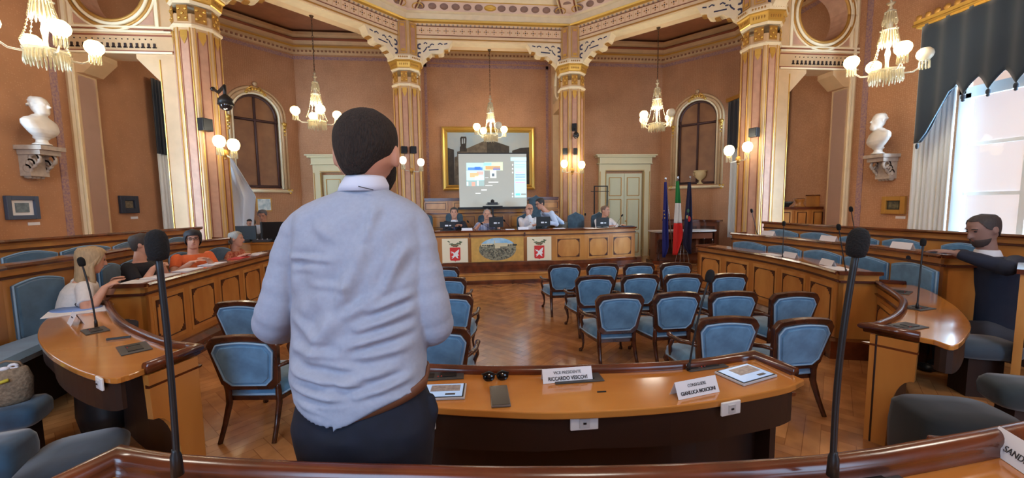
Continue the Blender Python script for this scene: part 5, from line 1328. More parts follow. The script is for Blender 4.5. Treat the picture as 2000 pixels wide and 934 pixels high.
def urn():
    p = PR(cR+.12, z0R-.0, -.06); r = thing('stone_urn', 'cream two handled urn on the sill of the right arched niche', 'vase', (p.x, p.y, z0R))
    q = MB(); q.lathe([(.09, 0), (.09, .03), (.04, .06), (.035, .12), (.1, .17), (.16, .24), (.17, .34), (.15, .37), (.2, .4), (.19, .42), (.14, .4)], n=20); q.build('body', mat('cream stone', (226, 206, 158), .5), r)
    for s in (-1, 1):
        q = MB(); q.tube([(s*.16, 0, .26), (s*.22, 0, .28), (s*.23, 0, .34), (s*.17, 0, .36)], .012, n=6); q.build('handle', mat('cream stone', (0, 0, 0)), r)
urn()
# chest with box, jar and bowl behind the rear bench
a = at(1517, 413, y=2.55); b = at(1612, 413, y=2.55); zt = 1.60
r = thing('panelled_chest', 'panelled honey wood chest behind the rearmost right bench', 'chest', ((a.x+b.x)/2, 2.75, 0)); w = b.x-a.x
q = MB(); q.box((0, 0, zt/2-.02), (w, .4, zt-.04)); q.build('carcass', M_HONEY, r)
q = MB(); q.box((0, 0, zt-.02), (w+.08, .46, .05)); q.build('top', M_MAHOG, r)
for k in (-1, 0, 1):
    q = MB(); q.box((k*w/3, -.21, zt-.25), (w/3-.08, .02, .34)); pn = q.build('door', M_HONEY2, r)
    q = MB()
    for s in (-1, 1): q.box((k*w/3+s*(w/6-.09), -.225, zt-.25), (.014, .012, .28)); q.box((k*w/3, -.225, zt-.25+s*.14), (w/3-.18, .012, .014))
    q.build('inlay', M_INLAY, pn)
def onchest(px): return at(px, 410, y=2.75).x
x = onchest(1595); r = thing('wooden_box', 'plain wooden box at the right on the panelled chest', 'box', (x, 2.75, zt+.005))
q = MB(); q.box((0, 0, .12), (.32, .24, .24)); q.build('body', M_HONEY, r, bevel=.004); q = MB(); q.box((0, 0, .25), (.34, .26, .02)); q.build('lid', M_MAHOG, r)
x = onchest(1560); r = thing('waisted_wooden_pot', 'small waisted wooden pot in the middle of the panelled chest', 'pot', (x, 2.75, zt+.005))
q = MB(); q.lathe([(.11, 0), (.11, .02), (.08, .05), (.075, .1), (.1, .15), (.11, .17)], n=18); q.build('body', M_HONEY, r); q = MB(); q.lathe([(.11, .17), (.115, .175), (.03, .19)], n=18); q.build('lid', M_MAHOG, r)
x = onchest(1533); q = MB(); q.lathe([(.05, 0), (.06, .03), (.11, .07), (.14, .12), (.13, .12), (.09, .07), (.02, .04)], n=20); o = q.build('bowl', mat('dark bronze bowl', (70, 66, 60), .4, metal=.5)); o.location = (x, 2.72, zt+.005); tag(o, 'dark bowl at the left end of the panelled chest', 'bowl')

# ================================================================ BUSTS, CONSOLES, PICTURES ON THE SIDE WALLS
def console(sg, label):
    r = thing('wall_console', label, 'console', (sg*(WX-.0), 1.25 if sg < 0 else 1.2, 2.24 if sg < 0 else 2.11), 0)
    q = MB(); q.box((-sg*.18, 0, .42), (.36, .36, .06)); q.box((-sg*.16, 0, .36), (.30, .30, .08)); q.build('shelf', M_STONE, r)
    q = MB()
    for yy in (-.11, .11):
        for k in range(3):
            c = Vector((-sg*(.2-.05*k), yy, .26-.07*k)); rr = .075-.012*k
            q.tube([c+Vector((rr*cos(t)*.9, 0, rr*sin(t))) for t in [2*pi*i/10*1.3 for i in range(11)]], .025, n=6)
    q.box((-sg*.07, 0, .18), (.14, .26, .34)); q.build('scrolls', M_STONE, r)
    q = MB()
    for k in range(4): q.ball((-sg*.06, -.09+.06*k, .0), (.05, .035, .03), n=8)
    q.build('beads', M_STONE, r)
console(1, 'carved stone wall console under the bearded marble bust at the right'); console(-1, 'carved stone wall console under the marble bust at the left')
def bust(loc, rz, label, beard):
    r = thing('marble_bust', label, 'bust', loc, rz); q = MB()
    # faces +y
    q.rings([[Vector((a*cos(t), .0+b*sin(t)+yo, z)) for t in [2*pi*i/24 for i in range(24)]] for a, b, yo, z in
             ((.06, .06, .0, .12), (.12, .10, .03, .145), (.19, .13, .035, .20), (.245, .15, .03, .27), (.275, .155, .0, .35), (.27, .14, -.01, .42), (.215, .12, -.015, .47), (.12, .10, -.005, .51), (.085, .085, .01, .55))])
    q.lathe([(.12, 0), (.12, .02), (.08, .04), (.07, .09), (.1, .12), (.11, .14)], n=20)
    q.rings([[Vector((a*cos(t), b*sin(t)+yo, z)) for t in [2*pi*i/24 for i in range(24)]] for a, b, yo, z in
             ((.06, .06, .03, .52), (.08, .09, .055, .56), (.098, .115, .035, .62), (.103, .126, .02, .70), (.106, .13, .01, .77), (.09, .11, .0, .83), (.045, .06, 0, .865), (.01, .01, 0, .87))])
    q.tube([(0, .135, .73), (0, .175, .675), (0, .15, .66)], [.014, .024, .016], n=8)
    q.ball((0, .118, .745), (.08, .03, .014), n=10); q.ball((0, .12, .595), (.03, .018, .01), n=8)
    for s in (-1, 1): q.ball((s*.104, .0, .69), (.014, .025, .035), n=8); q.ball((s*.038, .135, .715), (.016, .012, .012), n=8)
    if beard:
        q.ball((0, .12, .575), (.07, .06, .085), n=12); q.ball((0, .14, .63), (.05, .03, .02), n=10)
    random.seed(4)
    for k in range(40):
        t = random.uniform(0, 2*pi); z = random.uniform(.70, .86); f = sqrt(max(.05, 1-((z-.70)/.18)**2))
        if sin(t) > .5 and z < .81: continue
        q.ball((.102*f*cos(t), .125*f*sin(t)-.005, z), (.025, .025, .02), n=6)
    o = q.build('carving', M_MARBLE, r); m = o.modifiers.new('remesh', 'REMESH'); m.mode = 'VOXEL'; m.voxel_size = .011; m.use_smooth_shade = True
    s = o.modifiers.new('smooth', 'SMOOTH'); s.iterations = 3
    return r
bu = bust((6.82, 1.2, 2.57), radians(72), 'bearded white marble bust on a wall console, right of the right opening', True); bu.scale = (.84, .84, .84)
bu = bust((-6.82, 1.2, 2.70), radians(-85), 'beardless white marble bust on a wall console near the left edge', False); bu.scale = (.90, .84, .80)
def picture(label, sg, y0, y1, z0, z1, fw_, fm, mm, im, tagcard=None):
    x = sg*(WX-.0); r = thing('framed_picture', label, 'picture', (x, (y0+y1)/2, z0)); w = abs(y1-y0); h = z1-z0
    q = MB()
    for a in (-1, 1): q.box((-sg*.03, a*(w/2-fw_/2), h/2), (.05, fw_, h)); q.box((-sg*.03, 0, h/2+a*(h/2-fw_/2)), (.05, w-2*fw_, fw_))
    q.build('frame', fm, r, bevel=.006)
    q = MB(); q.box((-sg*.012, 0, h/2), (.02, w-fw_, h-fw_)); q.build('mount', mm, r)
    q = MB(); q.box((-sg*.026, 0, h/2), (.01, w*.42, h*.40)); q.build('print', im, r)
    if tagcard is not None:
        yy, zz = tagcard; q = MB(); q.box((x-sg*.006, yy, zz), (.008, .16, .045)); tag(q.build('caption_card', M_PAPER), 'small white caption card under the ' + label.split(',')[0], 'caption card')
MB_ = mat('brown print', (128, 116, 92), .7, rgb2=(92, 84, 70), scale=30)
picture('dark framed small print on the left wall, seen through the opening', -1, 2.68, 3.08, 1.67, 2.0, .09, mat('dark blue frame', (44, 50, 64), .5), mat('dark mount', (66, 70, 78), .7), MB_, (3.0, 1.58))
picture('blue grey framed print with white mount, under the left bust', -1, .86, 1.28, 1.62, 1.96, .06, mat('blue grey frame', (70, 84, 108), .5), M_PAPER, mat('grey blue print', (120, 136, 144), .7, rgb2=(90, 104, 116), scale=20), (1.22, 1.55))
picture('gilt framed dark small painting, under the right bust', 1, .86, 1.26, 1.48, 1.80, .08, M_GOLD2, mat('dark painted ground', (60, 58, 50), .6), mat('small dark landscape', (110, 104, 76), .6, rgb2=(50, 52, 48), scale=14), (.95, 1.42))
p = at(516, 400, y=5.9); r = thing('framed_print', 'small pale framed print beside the pulled curtain, above the standing man in white', 'picture', p, radians(40))
q = MB(); q.box((0, 0, 0), (.36, .03, .36)); q.build('frame', M_GOLD2, r); q = MB(); q.box((0, -.018, 0), (.3, .01, .3)); q.build('print', mat('pale blue print', (150, 176, 184), .4, rgb2=(226, 232, 230), scale=9), r)

# ================================================================ THINGS ON THE DESKS
zt = .831
def plate(label, px, py, w, d, rz, z=zt, name='microphone_panel', corners=None):
    p = at(px, py, z=z); r = thing(name, label, 'panel', (p.x, p.y, z), rz)
    q = MB(); q.box((0, 0, .003), (w, d, .006)); q.build('plate', M_GREYP, r, bevel=.002)
    q = MB(); q.box((w*.12, -.0, .008), (w*.4, d*.5, .004)); q.box((-w*.32, -.0, .007), (w*.2, d*.5, .004)); q.build('keypad', M_BLACK, r)
    q = MB(); q.ball((-w*.12, -d*.2, .009), .004, n=6); q.ball((-w*.04, -d*.2, .009), .004, n=6); q.build('indicator', mat('red button', (190, 50, 40), .5), r)
    return r
plate('dark grey microphone panel under the left name card', 1128, 740, .26, .1, .02); plate('dark grey microphone panel at the right on the middle desk', 1375, 716, .25, .09, .14)
plate('dark grey microphone panel beside the standing man', 866, 735, .22, .1, 0)
plate('dark grey microphone panel of the thin microphone on the left desk', 186, 646, .2, .13, radians(-40)); plate('nearer dark grey panel on the left desk', 262, 681, .24, .15, radians(-45))
plate('grey panel farthest on the right rounded desk', 1760, 571, .2, .14, radians(30)); plate('grey panel under the thin microphone on the right rounded desk', 1793, 602, .2, .14, radians(10)); plate('grey panel nearest on the right rounded desk', 1772, 638, .22, .14, radians(12))
card('white name card at the middle of the desk reading vice presidente', at(1107, 742, z=zt), .04, .265, .066, [('VICE PRESIDENTE', .021, .68, False), ('RICCARDO VESCOVI', .025, .28, True)])
card('white name card right on the desk reading consigliere', at(1357, 768, z=zt), .22, .245, .072, [('CONSIGLIERE', .02, .68, False), ('GIANLUCA MOSCIONI', .0225, .28, True)])
def tablet(label, px, py, w, d, rz):
    p = at(px, py, z=zt); r = thing('tablet', label, 'tablet', (p.x, p.y, zt), rz)
    q = MB(); q.box((0, 0, .006), (w, d, .012)); q.build('casing', mat('clear case', (186, 186, 190), .3), r, bevel=.003)
    q = MB(); q.box((0, 0, .0125), (w*.94, d*.93, .003)); q.build('bezel', M_BLACK, r)
    q = MB(); q.box((0, 0, .0145), (w*.88, d*.86, .002)); q.build('display', mat('tablet display', (150, 178, 214), .2, emit=.45), r)
    q = MB(); q.box((.02, d*.12, .016), (w*.6, d*.42, .0015)); q.build('displayed_picture', mat('tablet picture', (120, 112, 116), .3, rgb2=(160, 152, 150), scale=60, emit=.1), r)
    q = MB(); q.box((w*.2, -d*.3, .016), (w*.2, d*.1, .0015)); q.build('displayed_button', mat('tablet button', (60, 66, 76), .3), r)
tablet('tablet with a light blue screen at the right end of the middle desk', 1456, 733, .26, .17, radians(18)); tablet('tablet lying beside the standing man on the middle desk', 862, 768, .24, .15, radians(-3))
p = at(976, 776, z=zt); r = thing('smartphone', 'dark smartphone lying face down on the middle desk', 'phone', p, 0)
q = MB(); q.box((0, 0, .006), (.09, .2, .011)); q.build('body', mat('clear phone case', (110, 106, 104), .25), r, bevel=.004); q = MB(); q.box((0, 0, .0125), (.082, .19, .002)); q.build('back_cover', mat('dark brown glass', (48, 42, 40), .25), r)
p = at(968, 741, z=zt); r = thing('sunglasses', 'black sunglasses lying on the middle desk left of the name card', 'sunglasses', p, .03)
for s in (-1, 1):
    q = MB(); q.lathe([(.027, 0), (.03, .004), (.027, .008)], n=16, M=Matrix.Translation((s*.036, -.004, .02)) @ Matrix.Rotation(radians(65), 4, 'X') @ Matrix.Diagonal((1.08, .9, 1, 1))); q.build('lens', mat('dark lens', (16, 16, 18), .1), r)
    q = MB(); q.tube([(s*.068, -.004, .03), (s*.07, .05, .012), (s*.02, .06, .006)], .003, n=6); q.build('temple', M_BLACK, r)
q = MB(); q.tube([(-.012, -.004, .025), (0, -.004, .03), (.012, -.004, .025)], .004, n=6); q.tube([(-.07, -.004, .034), (-.036, -.004, .044), (-.01, -.004, .034)], .004, n=6); q.tube([(.07, -.004, .034), (.036, -.004, .044), (.01, -.004, .034)], .004, n=6); q.build('bridge', M_BLACK, r)
p = at(1175, 766, z=zt); q = MB(); q.box((0, 0, .002), (.045, .006, .004)); o = q.build('keyhole_strip', M_BLACK); o.location = p; tag(o, 'tiny dark strip on the desk right of the left name card', 'strip')
p = at(1266, 722, z=zt); q = MB(); q.prism([(-.03, .02), (.03, .02), (.022, -.01), (0, -.018), (-.022, -.01)], 0, .012); o = q.build('wooden_catch', M_MAHOG, bevel=.003); o.location = p; tag(o, 'small mahogany catch on the rail of the middle desk', 'catch')
a = at(1345, 724, z=zt); goose('thin black microphone standing on the middle desk at the right', a, at(1386, 540, D=dep(a)-.03), .0055, .022, lean=Vector((-.012, 0, .0)), foot=.04)
a = at(188, 638, z=zt); goose('thin black microphone standing on the left rounded desk', a, at(159, 512, D=dep(a)-.02), .006, .023, lean=(.012, 0, 0))
a = at(1791, 604, z=zt); goose('thin black microphone standing on the right rounded desk', a, at(1803, 474, D=dep(a)), .006, .02)
# two tall foreground microphones
a = at(347, 928, D=.80); goose('tall black microphone with foam head in the left foreground', a, at(307, 481, D=.76), .0058, .0185, lean=(.004, 0, 0), foot=.05)
a = at(1626, 930, D=.83); goose('tall black microphone with foam head in the right foreground', a, at(1675, 476, D=.79), .0060, .0185, lean=(-.012, 0, 0), foot=.05)
for px, lab in ((352, 'dark microphone panel at the bottom left of the foreground desk'), (1640, 'dark microphone panel at the bottom right of the foreground desk')):
    p = at(px+20, 950, z=1.117); plate(lab, px+30, 952, .26, .1, 0 if px < 900 else .12, z=1.116)
p = at(1850, 862, z=1.12); q = MB(); q.prism([(-.035, .012), (.045, .012), (.05, 0), (.035, -.012), (-.02, -.012), (-.045, 0)], 0, .012); o = q.build('wooden_catch', M_MAHOG, bevel=.004); o.location = (p.x, p.y, 1.116); o.rotation_euler.z = -.35; tag(o, 'mahogany catch on the foreground desk at the lower right', 'catch')
p = at(2008, 905, z=1.13); card('tilted white name card cut off at the lower right corner', (p.x, p.y, 1.116), -1.95, .16, .06, [('SANDRO', .021, .4, False)])
# socket plates under the desk edges
def sock(label, px, py, w, h, n, dD=-.02, pl=None):
    p = pl; r = thing('socket_plate', label, 'socket', p[0], p[1], group='white socket plates under the desks')
    q = MB(); q.box((0, 0, 0), (w, .012, h)); q.build('plate', M_WHITE, r, bevel=.004); q = MB(); q.box((0, -.008, 0), (w*.35, .006, h*.6)); q.build('insert', mat('socket insert', (196, 196, 196), .4), r)
    q = MB(); q.box((.0, -.012, .0), (.014, .004, .008)); q.build('slot', M_BLACK, r)
def onapron(px, py): return at(px, py, y=-3.715)
sock('white socket plate under the middle of the curved writing desk', 0, 0, .13, .07, 0, pl=(onapron(1141, 825), 0)); sock('white socket plate under the right part of the curved writing desk', 0, 0, .11, .065, 0, pl=(at(1427, 797, y=-3.725), .2)); sock('white socket plate beside the hip of the standing man', 0, 0, .07, .08, 0, pl=(at(836, 822, y=-3.64), -.1))
p = at(195, 749, D=dep(at(215, 739, z=.83))+.02); sock('white socket plate under the left rounded desk', 0, 0, .09, .07, 0, pl=(p, radians(-35)))
# papers and cards on the left and right benches
def pap(label, px, py, w, d, rz, z, m=M_PAPER, th=.003, name='paper', cat='paper'):
    p = at(px, py, z=z); q = MB(); q.box((0, 0, th/2), (w, d, th)); o = q.build(name, m); o.location = (p.x, p.y, z+.001); o.rotation_euler.z = rz; return tag(o, label, cat)
ang = radians(-50)
pap('large white sheet on the left rounded desk', 155, 608, .42, .3, radians(35), zt); M_BLUEP = mat('blue paper', (120, 150, 206), .6)
q = MB(); q.lathe([(.19, 0), (.19, .003)], n=28, sy=.75); o = q.build('folder', M_BLUEP); p = at(150, 603, z=zt+.004); o.location = p; tag(o, 'blue round cornered folder on the white sheet of the left rounded desk', 'folder')
p = at(165, 600, z=zt+.008); r = thing('eyeglasses', 'pair of glasses lying on the blue folder on the left desk', 'glasses', p, .3)
for s in (-1, 1): q = MB(); q.tube([(s*.035+.028*cos(t), 0, .03+.02*sin(t)) for t in [2*pi*i/12 for i in range(13)]], .003, n=6); q.build('rim', M_BLACK, r); q = MB(); q.tube([(s*.065, 0, .035), (s*.065, .1, .01)], .0025, n=6); q.build('temple', M_BLACK, r)
p = at(148, 632, z=zt); c = card('white name card on the left rounded desk, seen from the side', (p.x, p.y, zt), radians(-40), .16, .09, [('CONSIGLIERE', .012, .6, False)])
pap('dark pen lying on the left rounded desk', 232, 662, .13, .014, radians(20), zt, m=M_BLACK, th=.012, name='pen', cat='pen')
zl = .963
def onL0(s, off=-.2):
    p, d, n = along(L0, s); return Vector((p.x+n.x*off, p.y+n.y*off, zl)), atan2(d.y, d.x)
for s, w, d, lab, m in ((.12, .30, .22, 'white paper on the left curved desk before the blonde woman', M_PAPER), (.5, .34, .22, 'white paper on the left curved desk before the man in black', M_PAPER), (.95, .30, .2, 'pale paper on the left curved desk right of the man in black', M_PAPER),
                      (1.45, .34, .2, 'white sheets on the left curved desk before the woman in orange', M_PAPER), (2.1, .32, .18, 'red folder on the left curved desk before the woman in red', mat('red folder', (196, 60, 60), .6)), (2.6, .3, .2, 'white papers on the left curved desk, farthest from the camera', M_PAPER)):
    P, a = onL0(s+.03); q = MB(); q.box((0, 0, .004), (w, d, .008)); o = q.build('folder' if 'folder' in lab else 'paper', m); o.location = P; o.rotation_euler.z = a+.06; tag(o, lab, 'folder' if 'folder' in lab else 'paper')
zr = .949
for px, py, lab, rz in ((1597, 462+42, 'white card on the innermost right desk, second from the near end', radians(-75)), (1600-70, 0, None, 0)):
    pass
def rcard(px, z, path, off, lab, yaw=0):
    s = s_of_px(path, z, px); p, d, n = along(path, s); card(lab, (p.x-n.x*off, p.y-n.y*off, z+.004), atan2(d.y, d.x)+pi/1+yaw, .24, .075)
rcard(1522, .945, R0, .16, 'white card on the innermost right desk, farther of the two', pi); rcard(1588, .945, R0, .16, 'white card on the innermost right desk, nearer of the two', pi)
rcard(1486, 1.165, R2, .15, 'white card at the far end of the second right desk', pi); rcard(1600, 1.165, R2, .15, 'white card in the middle of the second right desk', pi); rcard(1738, 1.165, R2, .15, 'white card on the second right desk near the suited man', pi)
for px, z, path, py1, px1, lab in ((1515, .945, R0, 437, 1531, 'thin microphone on the innermost right desk, farther one'), (1632, .945, R0, 444, 1638, 'thin microphone on the innermost right desk, nearer one'), (1470, 1.165, R2, 412, 1468, 'thin microphone at the far end of the second right desk'), (1661, 1.165, R2, 409, 1662, 'thin microphone in the middle of the second right desk')):
    s = s_of_px(path, z, px); p, d, n = along(path, s); a = Vector((p.x-n.x*.1, p.y-n.y*.1, z)); goose(lab, a, at(px1, py1, D=dep(a)), .005, .022, foot=.03)
for px, z, path, lab in ((1490, .945, R0, 'white sheet on the innermost right desk, far part'), (1610, .945, R0, 'white sheet on the innermost right desk, near end'), (1825, 1.165, R2, 'white sheet under the hand of the suited man')):
    s = s_of_px(path, z, px); p, d, n = along(path, s); q = MB(); q.box((0, 0, .002), (.3, .2, .004)); o = q.build('paper', M_PAPER); o.location = (p.x-n.x*.14, p.y-n.y*.14, z+.002); o.rotation_euler.z = atan2(d.y, d.x); tag(o, lab, 'paper')

# technicians' desk at the far left with two big monitors
p = at(500, 494, z=.9); r = thing('technicians_desk', 'wooden technicians desk at the far left carrying two large monitors', 'desk', (at(500, 470, y=3.55).x, 3.55, 0), radians(0))
q = MB(); q.box((0, 0, .5), (1.7, .6, 1.0)); q.build('carcass', M_HONEY, r); q = MB(); q.box((0, 0, 1.01), (1.78, .66, .03)); q.build('top', M_TOP, r)
for k in (-1, 0, 1): q = MB(); q.box((k*.55, -.31, .55), (.45, .02, .6)); q.build('panel', M_HONEY2, r)
for (x0, y0, x1, y1, lab) in ((443, 442, 502, 470, 'large black monitor on the technicians desk, left one'), (508, 434, 560, 468, 'large black monitor on the technicians desk, right one beside the standing man')):
    a = at(x0, y0, y=3.5); b = at(x1, y1, y=3.5); w = b.x-a.x; h = a.z-b.z
    r = thing('large_monitor', lab, 'monitor', ((a.x+b.x)/2, 3.5, 1.026)); q = MB(); q.box((0, 0, (a.z+b.z)/2-1.026), (w, .03, h)); q.build('screen_back', M_BLACK, r, bevel=.005)
    q = MB(); q.box((0, .0, ((a.z+b.z)/2-1.026)/2), (.06, .02, (a.z+b.z)/2-1.026)); q.box((0, 0, .01), (.3, .2, .02)); q.build('stand', M_BLACK, r)
for px, lab in ((470, 'tangle of dark cables and small boxes, left part of the technicians desk'), (515, 'mixer with knobs on the technicians desk')):
    a = at(px, 474, y=3.4); r = thing('audio_mixer', lab, 'mixer', (a.x, 3.36, 1.026)); q = MB(); q.box((0, 0, .03), (.3, .2, .05)); q.build('body', mat('mixer grey', (70, 78, 90), .5), r)
    for k in range(6): q = MB(); q.ball((-.12+.048*k, -.05, .06), .012, n=6); q.build('knob', M_PAPER if k % 2 else M_BLACK, r)

# seats in the near corners: fixed upholstered seats and a handbag
def padseat(label, c, rz, w, d, h, zt_, back=None, m=M_VELVET2):
    r = thing('padded_chair', label, 'seat', (c[0], c[1], 0), rz, group='upholstered seats in the near corners')
    q = MB(); n = 28; rg = []
    for s_, z in ((.86, zt_-h), (1, zt_-h*.8), (1.02, zt_-h*.4), (.98, zt_-.03), (.85, zt_), (.3, zt_+.008)):
        rg.append([Vector((s_*w/2*math.copysign(abs(cos(t))**.5, cos(t)), s_*d/2*math.copysign(abs(sin(t))**.5, sin(t)), z)) for t in [2*pi*i/n for i in range(n)]])
    q.rings(rg); q.build('cushion', m, r)
    q = MB(); q.box((0, 0, (zt_-h)/2), (w*.5, d*.55, zt_-h)); q.build('pedestal', M_DARK, r)
    if back:
        q = MB(); q.box((0, -d/2-.02, zt_+back/2-.02), (w*.96, .1, back)); q.build('backrest', m, r, bevel=.035)
    return r
# near left seats: one with the bag, one blue, a long low bench behind the left rounded desk
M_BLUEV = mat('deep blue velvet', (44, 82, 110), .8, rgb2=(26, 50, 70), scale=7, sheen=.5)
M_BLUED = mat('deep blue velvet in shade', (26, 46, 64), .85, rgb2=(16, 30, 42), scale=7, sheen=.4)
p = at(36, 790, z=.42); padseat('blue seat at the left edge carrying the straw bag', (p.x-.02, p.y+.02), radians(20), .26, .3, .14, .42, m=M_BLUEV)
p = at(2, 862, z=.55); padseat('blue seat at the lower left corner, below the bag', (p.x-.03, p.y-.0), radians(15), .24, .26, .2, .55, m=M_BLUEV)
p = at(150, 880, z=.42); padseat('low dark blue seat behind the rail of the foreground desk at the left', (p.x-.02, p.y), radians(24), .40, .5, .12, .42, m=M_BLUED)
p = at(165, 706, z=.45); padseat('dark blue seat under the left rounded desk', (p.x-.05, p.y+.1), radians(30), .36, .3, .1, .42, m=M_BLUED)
def bag():
    p = at(18, 790, z=.43); r = thing('straw_handbag', 'beige straw handbag with a yellow ribbon on the seat at the left edge', 'bag', (p.x-.02, p.y+.03, .425), .4)
    q = MB(); q.rings([[Vector((a*cos(t)*(.8+.2*abs(cos(t))), b*sin(t), z)) for t in [2*pi*i/20 for i in range(20)]] for a, b, z in ((.09, .06, 0), (.11, .08, .03), (.12, .08, .16), (.10, .05, .24), (.09, .04, .25))])
    q.build('body', mat('woven straw', (150, 130, 106), .9, rgb2=(118, 100, 80), scale=60, bump=.6), r)
    q = MB(); q.tube([(-.08, 0, .24), (-.06, 0, .28), (.0, 0, .3), (.06, 0, .28), (.08, 0, .24)], .008, n=6); q.build('handle', mat('straw handle', (130, 108, 84), .8), r)
    q = MB(); q.tube([(-.04, -.08, .2), (-.0, -.09, .18), (.04, -.085, .19)], .012, n=6); q.build('yellow_ribbon', mat('yellow ribbon', (206, 190, 60), .6), r)
    q = MB(); q.tube([(.04+.02*cos(t), -.02, .26+.015*sin(t)) for t in [2*pi*i/10 for i in range(11)]], .01, n=6); q.ball((.0, -.03, .255), (.03, .02, .015), n=8); q.build('pale_cloth', M_PAPER, r)
bag()
def bigbag():
    a = at(200, 780, z=.25); r = thing('black_bag', 'black bag hanging in the dark under the left rounded desk', 'bag', (a.x, a.y, .0)); q = MB()
    q.rings([[Vector((s_*.17*cos(t), s_*.12*sin(t), z)) for t in [2*pi*i/16 for i in range(16)]] for s_, z in ((.9, .02), (1.05, .15), (1, .35), (.7, .48))]); q.build('body', M_BLACK, r)
    q = MB(); q.tube([(-.08, 0, .46), (-.05, 0, .55), (.05, 0, .55), (.08, 0, .46)], .012, n=6); q.build('strap', M_BLACK, r)
bigbag()
# near right seats
M_GRN = mat('dark grey green velvet', (50, 60, 62), .85, sheen=.35, rgb2=(34, 43, 46), scale=7)
p = at(1925, 672, z=.5); padseat('dark seat between the right rounded desk and the suited man', (p.x+.1, p.y+.12), radians(-20), .5, .36, .14, .5, m=mat('dark blue grey velvet', (52, 66, 78), .85, sheen=.35))
p = at(1990, 745, z=.5); padseat('grey green seat at the right edge, nearer one', (p.x+.04, p.y-.02), radians(-25), .42, .3, .16, .5, m=M_GRN)
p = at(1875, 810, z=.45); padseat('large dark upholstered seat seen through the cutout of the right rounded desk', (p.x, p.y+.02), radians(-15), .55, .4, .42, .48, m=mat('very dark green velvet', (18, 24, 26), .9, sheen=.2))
p = at(1690, 590, z=.55); padseat('grey green seat at the near end of the second right desk', (p.x-.1, p.y+.0), radians(-80), .3, .3, .1, .50, m=M_GRN)
# near right bench backs (wood with blue pad) cut by the right edge
a = at(2004, 520, z=1.17); r = thing('bench_end', 'light wooden bench end at the right edge, beside the suited man', 'bench', (a.x, a.y, 0), -1.017)
q = MB(); q.box((0, 0, .62), (.05, .5, 1.03)); q.build('panel', M_HONEY2, r); q = MB(); q.box((0, 0, 1.15), (.09, .56, .04)); q.build('rail', M_MAHOG, r)

# ================================================================ PEOPLE
HEADR = [(-.118, .022, .028, .050), (-.108, .040, .044, .038), (-.085, .054, .064, .022), (-.05, .064, .082, .008), (-.01, .071, .091, .002), (.03, .0745, .096, -.002), (.06, .073, .095, -.004), (.085, .063, .082, -.006), (.105, .042, .056, -.008), (.118, .012, .016, -.008)]
def hr(z):
    R = HEADR
    for a, b in zip(R, R[1:]):
        if z <= b[0]:
            f = (z-a[0])/(b[0]-a[0]); return tuple(a[i]+(b[i]-a[i])*f for i in (1, 2, 3))
    return R[-1][1:]
def head_mesh(q, Mh, s):
    n = 24
    q.rings([[Mh @ Vector((a*cos(t)*s, (b*sin(t)+yo)*s, z*s)) for t in [2*pi*i/n for i in range(n)]] for z, a, b, yo in HEADR])
    def T(p): return Mh @ (Vector(p)*s)
    q.tube([T((0, .088, .02)), T((0, .108, -.015)), T((0, .112, -.028)), T((0, .09, -.034))], [.008*s, .012*s, .015*s, .008*s], n=8)
    for k in (-1, 1):
        q.rings([[T((k*(.072+.012*f), -.004+.024*rr*cos(t), .0+.034*rr*sin(t))) for t in [2*pi*i/10 for i in range(10)]] for f, rr in ((0, .6), (.5, .9), (1, .85), (1.3, .4))])
        q.tube([T((k*.045, .082, .032)), T((k*.015, .094, .034))], .007*s, n=6)
    q.tube([T((-.022, .082, -.062)), T((0, .09, -.060)), T((.022, .082, -.062))], .008*s, n=6)
def hair_cap(q, Mh, s, front, side_, back, th=.012, off=.004):
    n, m = 28, 10; rg = []
    for j in range(m+1):
        ring = []
        for i in range(n):
            t = 2*pi*i/n; c = cos(t)   # c=1 front
            zb = front*max(0, c)**1.5+side_*(1-abs(c))**1.0+back*max(0, -c)**.8
            ph = math.degrees(math.acos(max(-1, min(1, c)))); f1 = max(0, min(1, (ph-38)/38)); f1 = f1*f1*(3-2*f1); f2 = max(0, min(1, (ph-88)/50)); f2 = f2*f2*(3-2*f2)
            zb = front+(side_-front)*f1 if ph < 88 else side_+(back-side_)*f2
            z = .118+(zb-.118)*sin(pi/2*j/m)
            a, b, yo = hr(z); a += th; b += th
            if j == 0: a = b = .001
            zz = z+th*(1-j/m)
            ring.append(Mh @ (Vector((a*sin(t), b*c+yo, zz))*s))
        rg.append(ring)
    q.rings(rg, cap=False)
def ik(S_, H_, l1, l2, pole):
    S_ = Vector(S_); H_ = Vector(H_); d = H_-S_; L = d.length
    if L > (l1+l2)*.995: H_ = S_+d*((l1+l2)*.995/L); d = H_-S_; L = d.length
    a = (l1*l1-l2*l2+L*L)/(2*L); h = sqrt(max(0, l1*l1-a*a)); u = d/L; p = Vector(pole); p = (p-u*p.dot(u)).normalized()
    return S_+u*a+p*h, H_
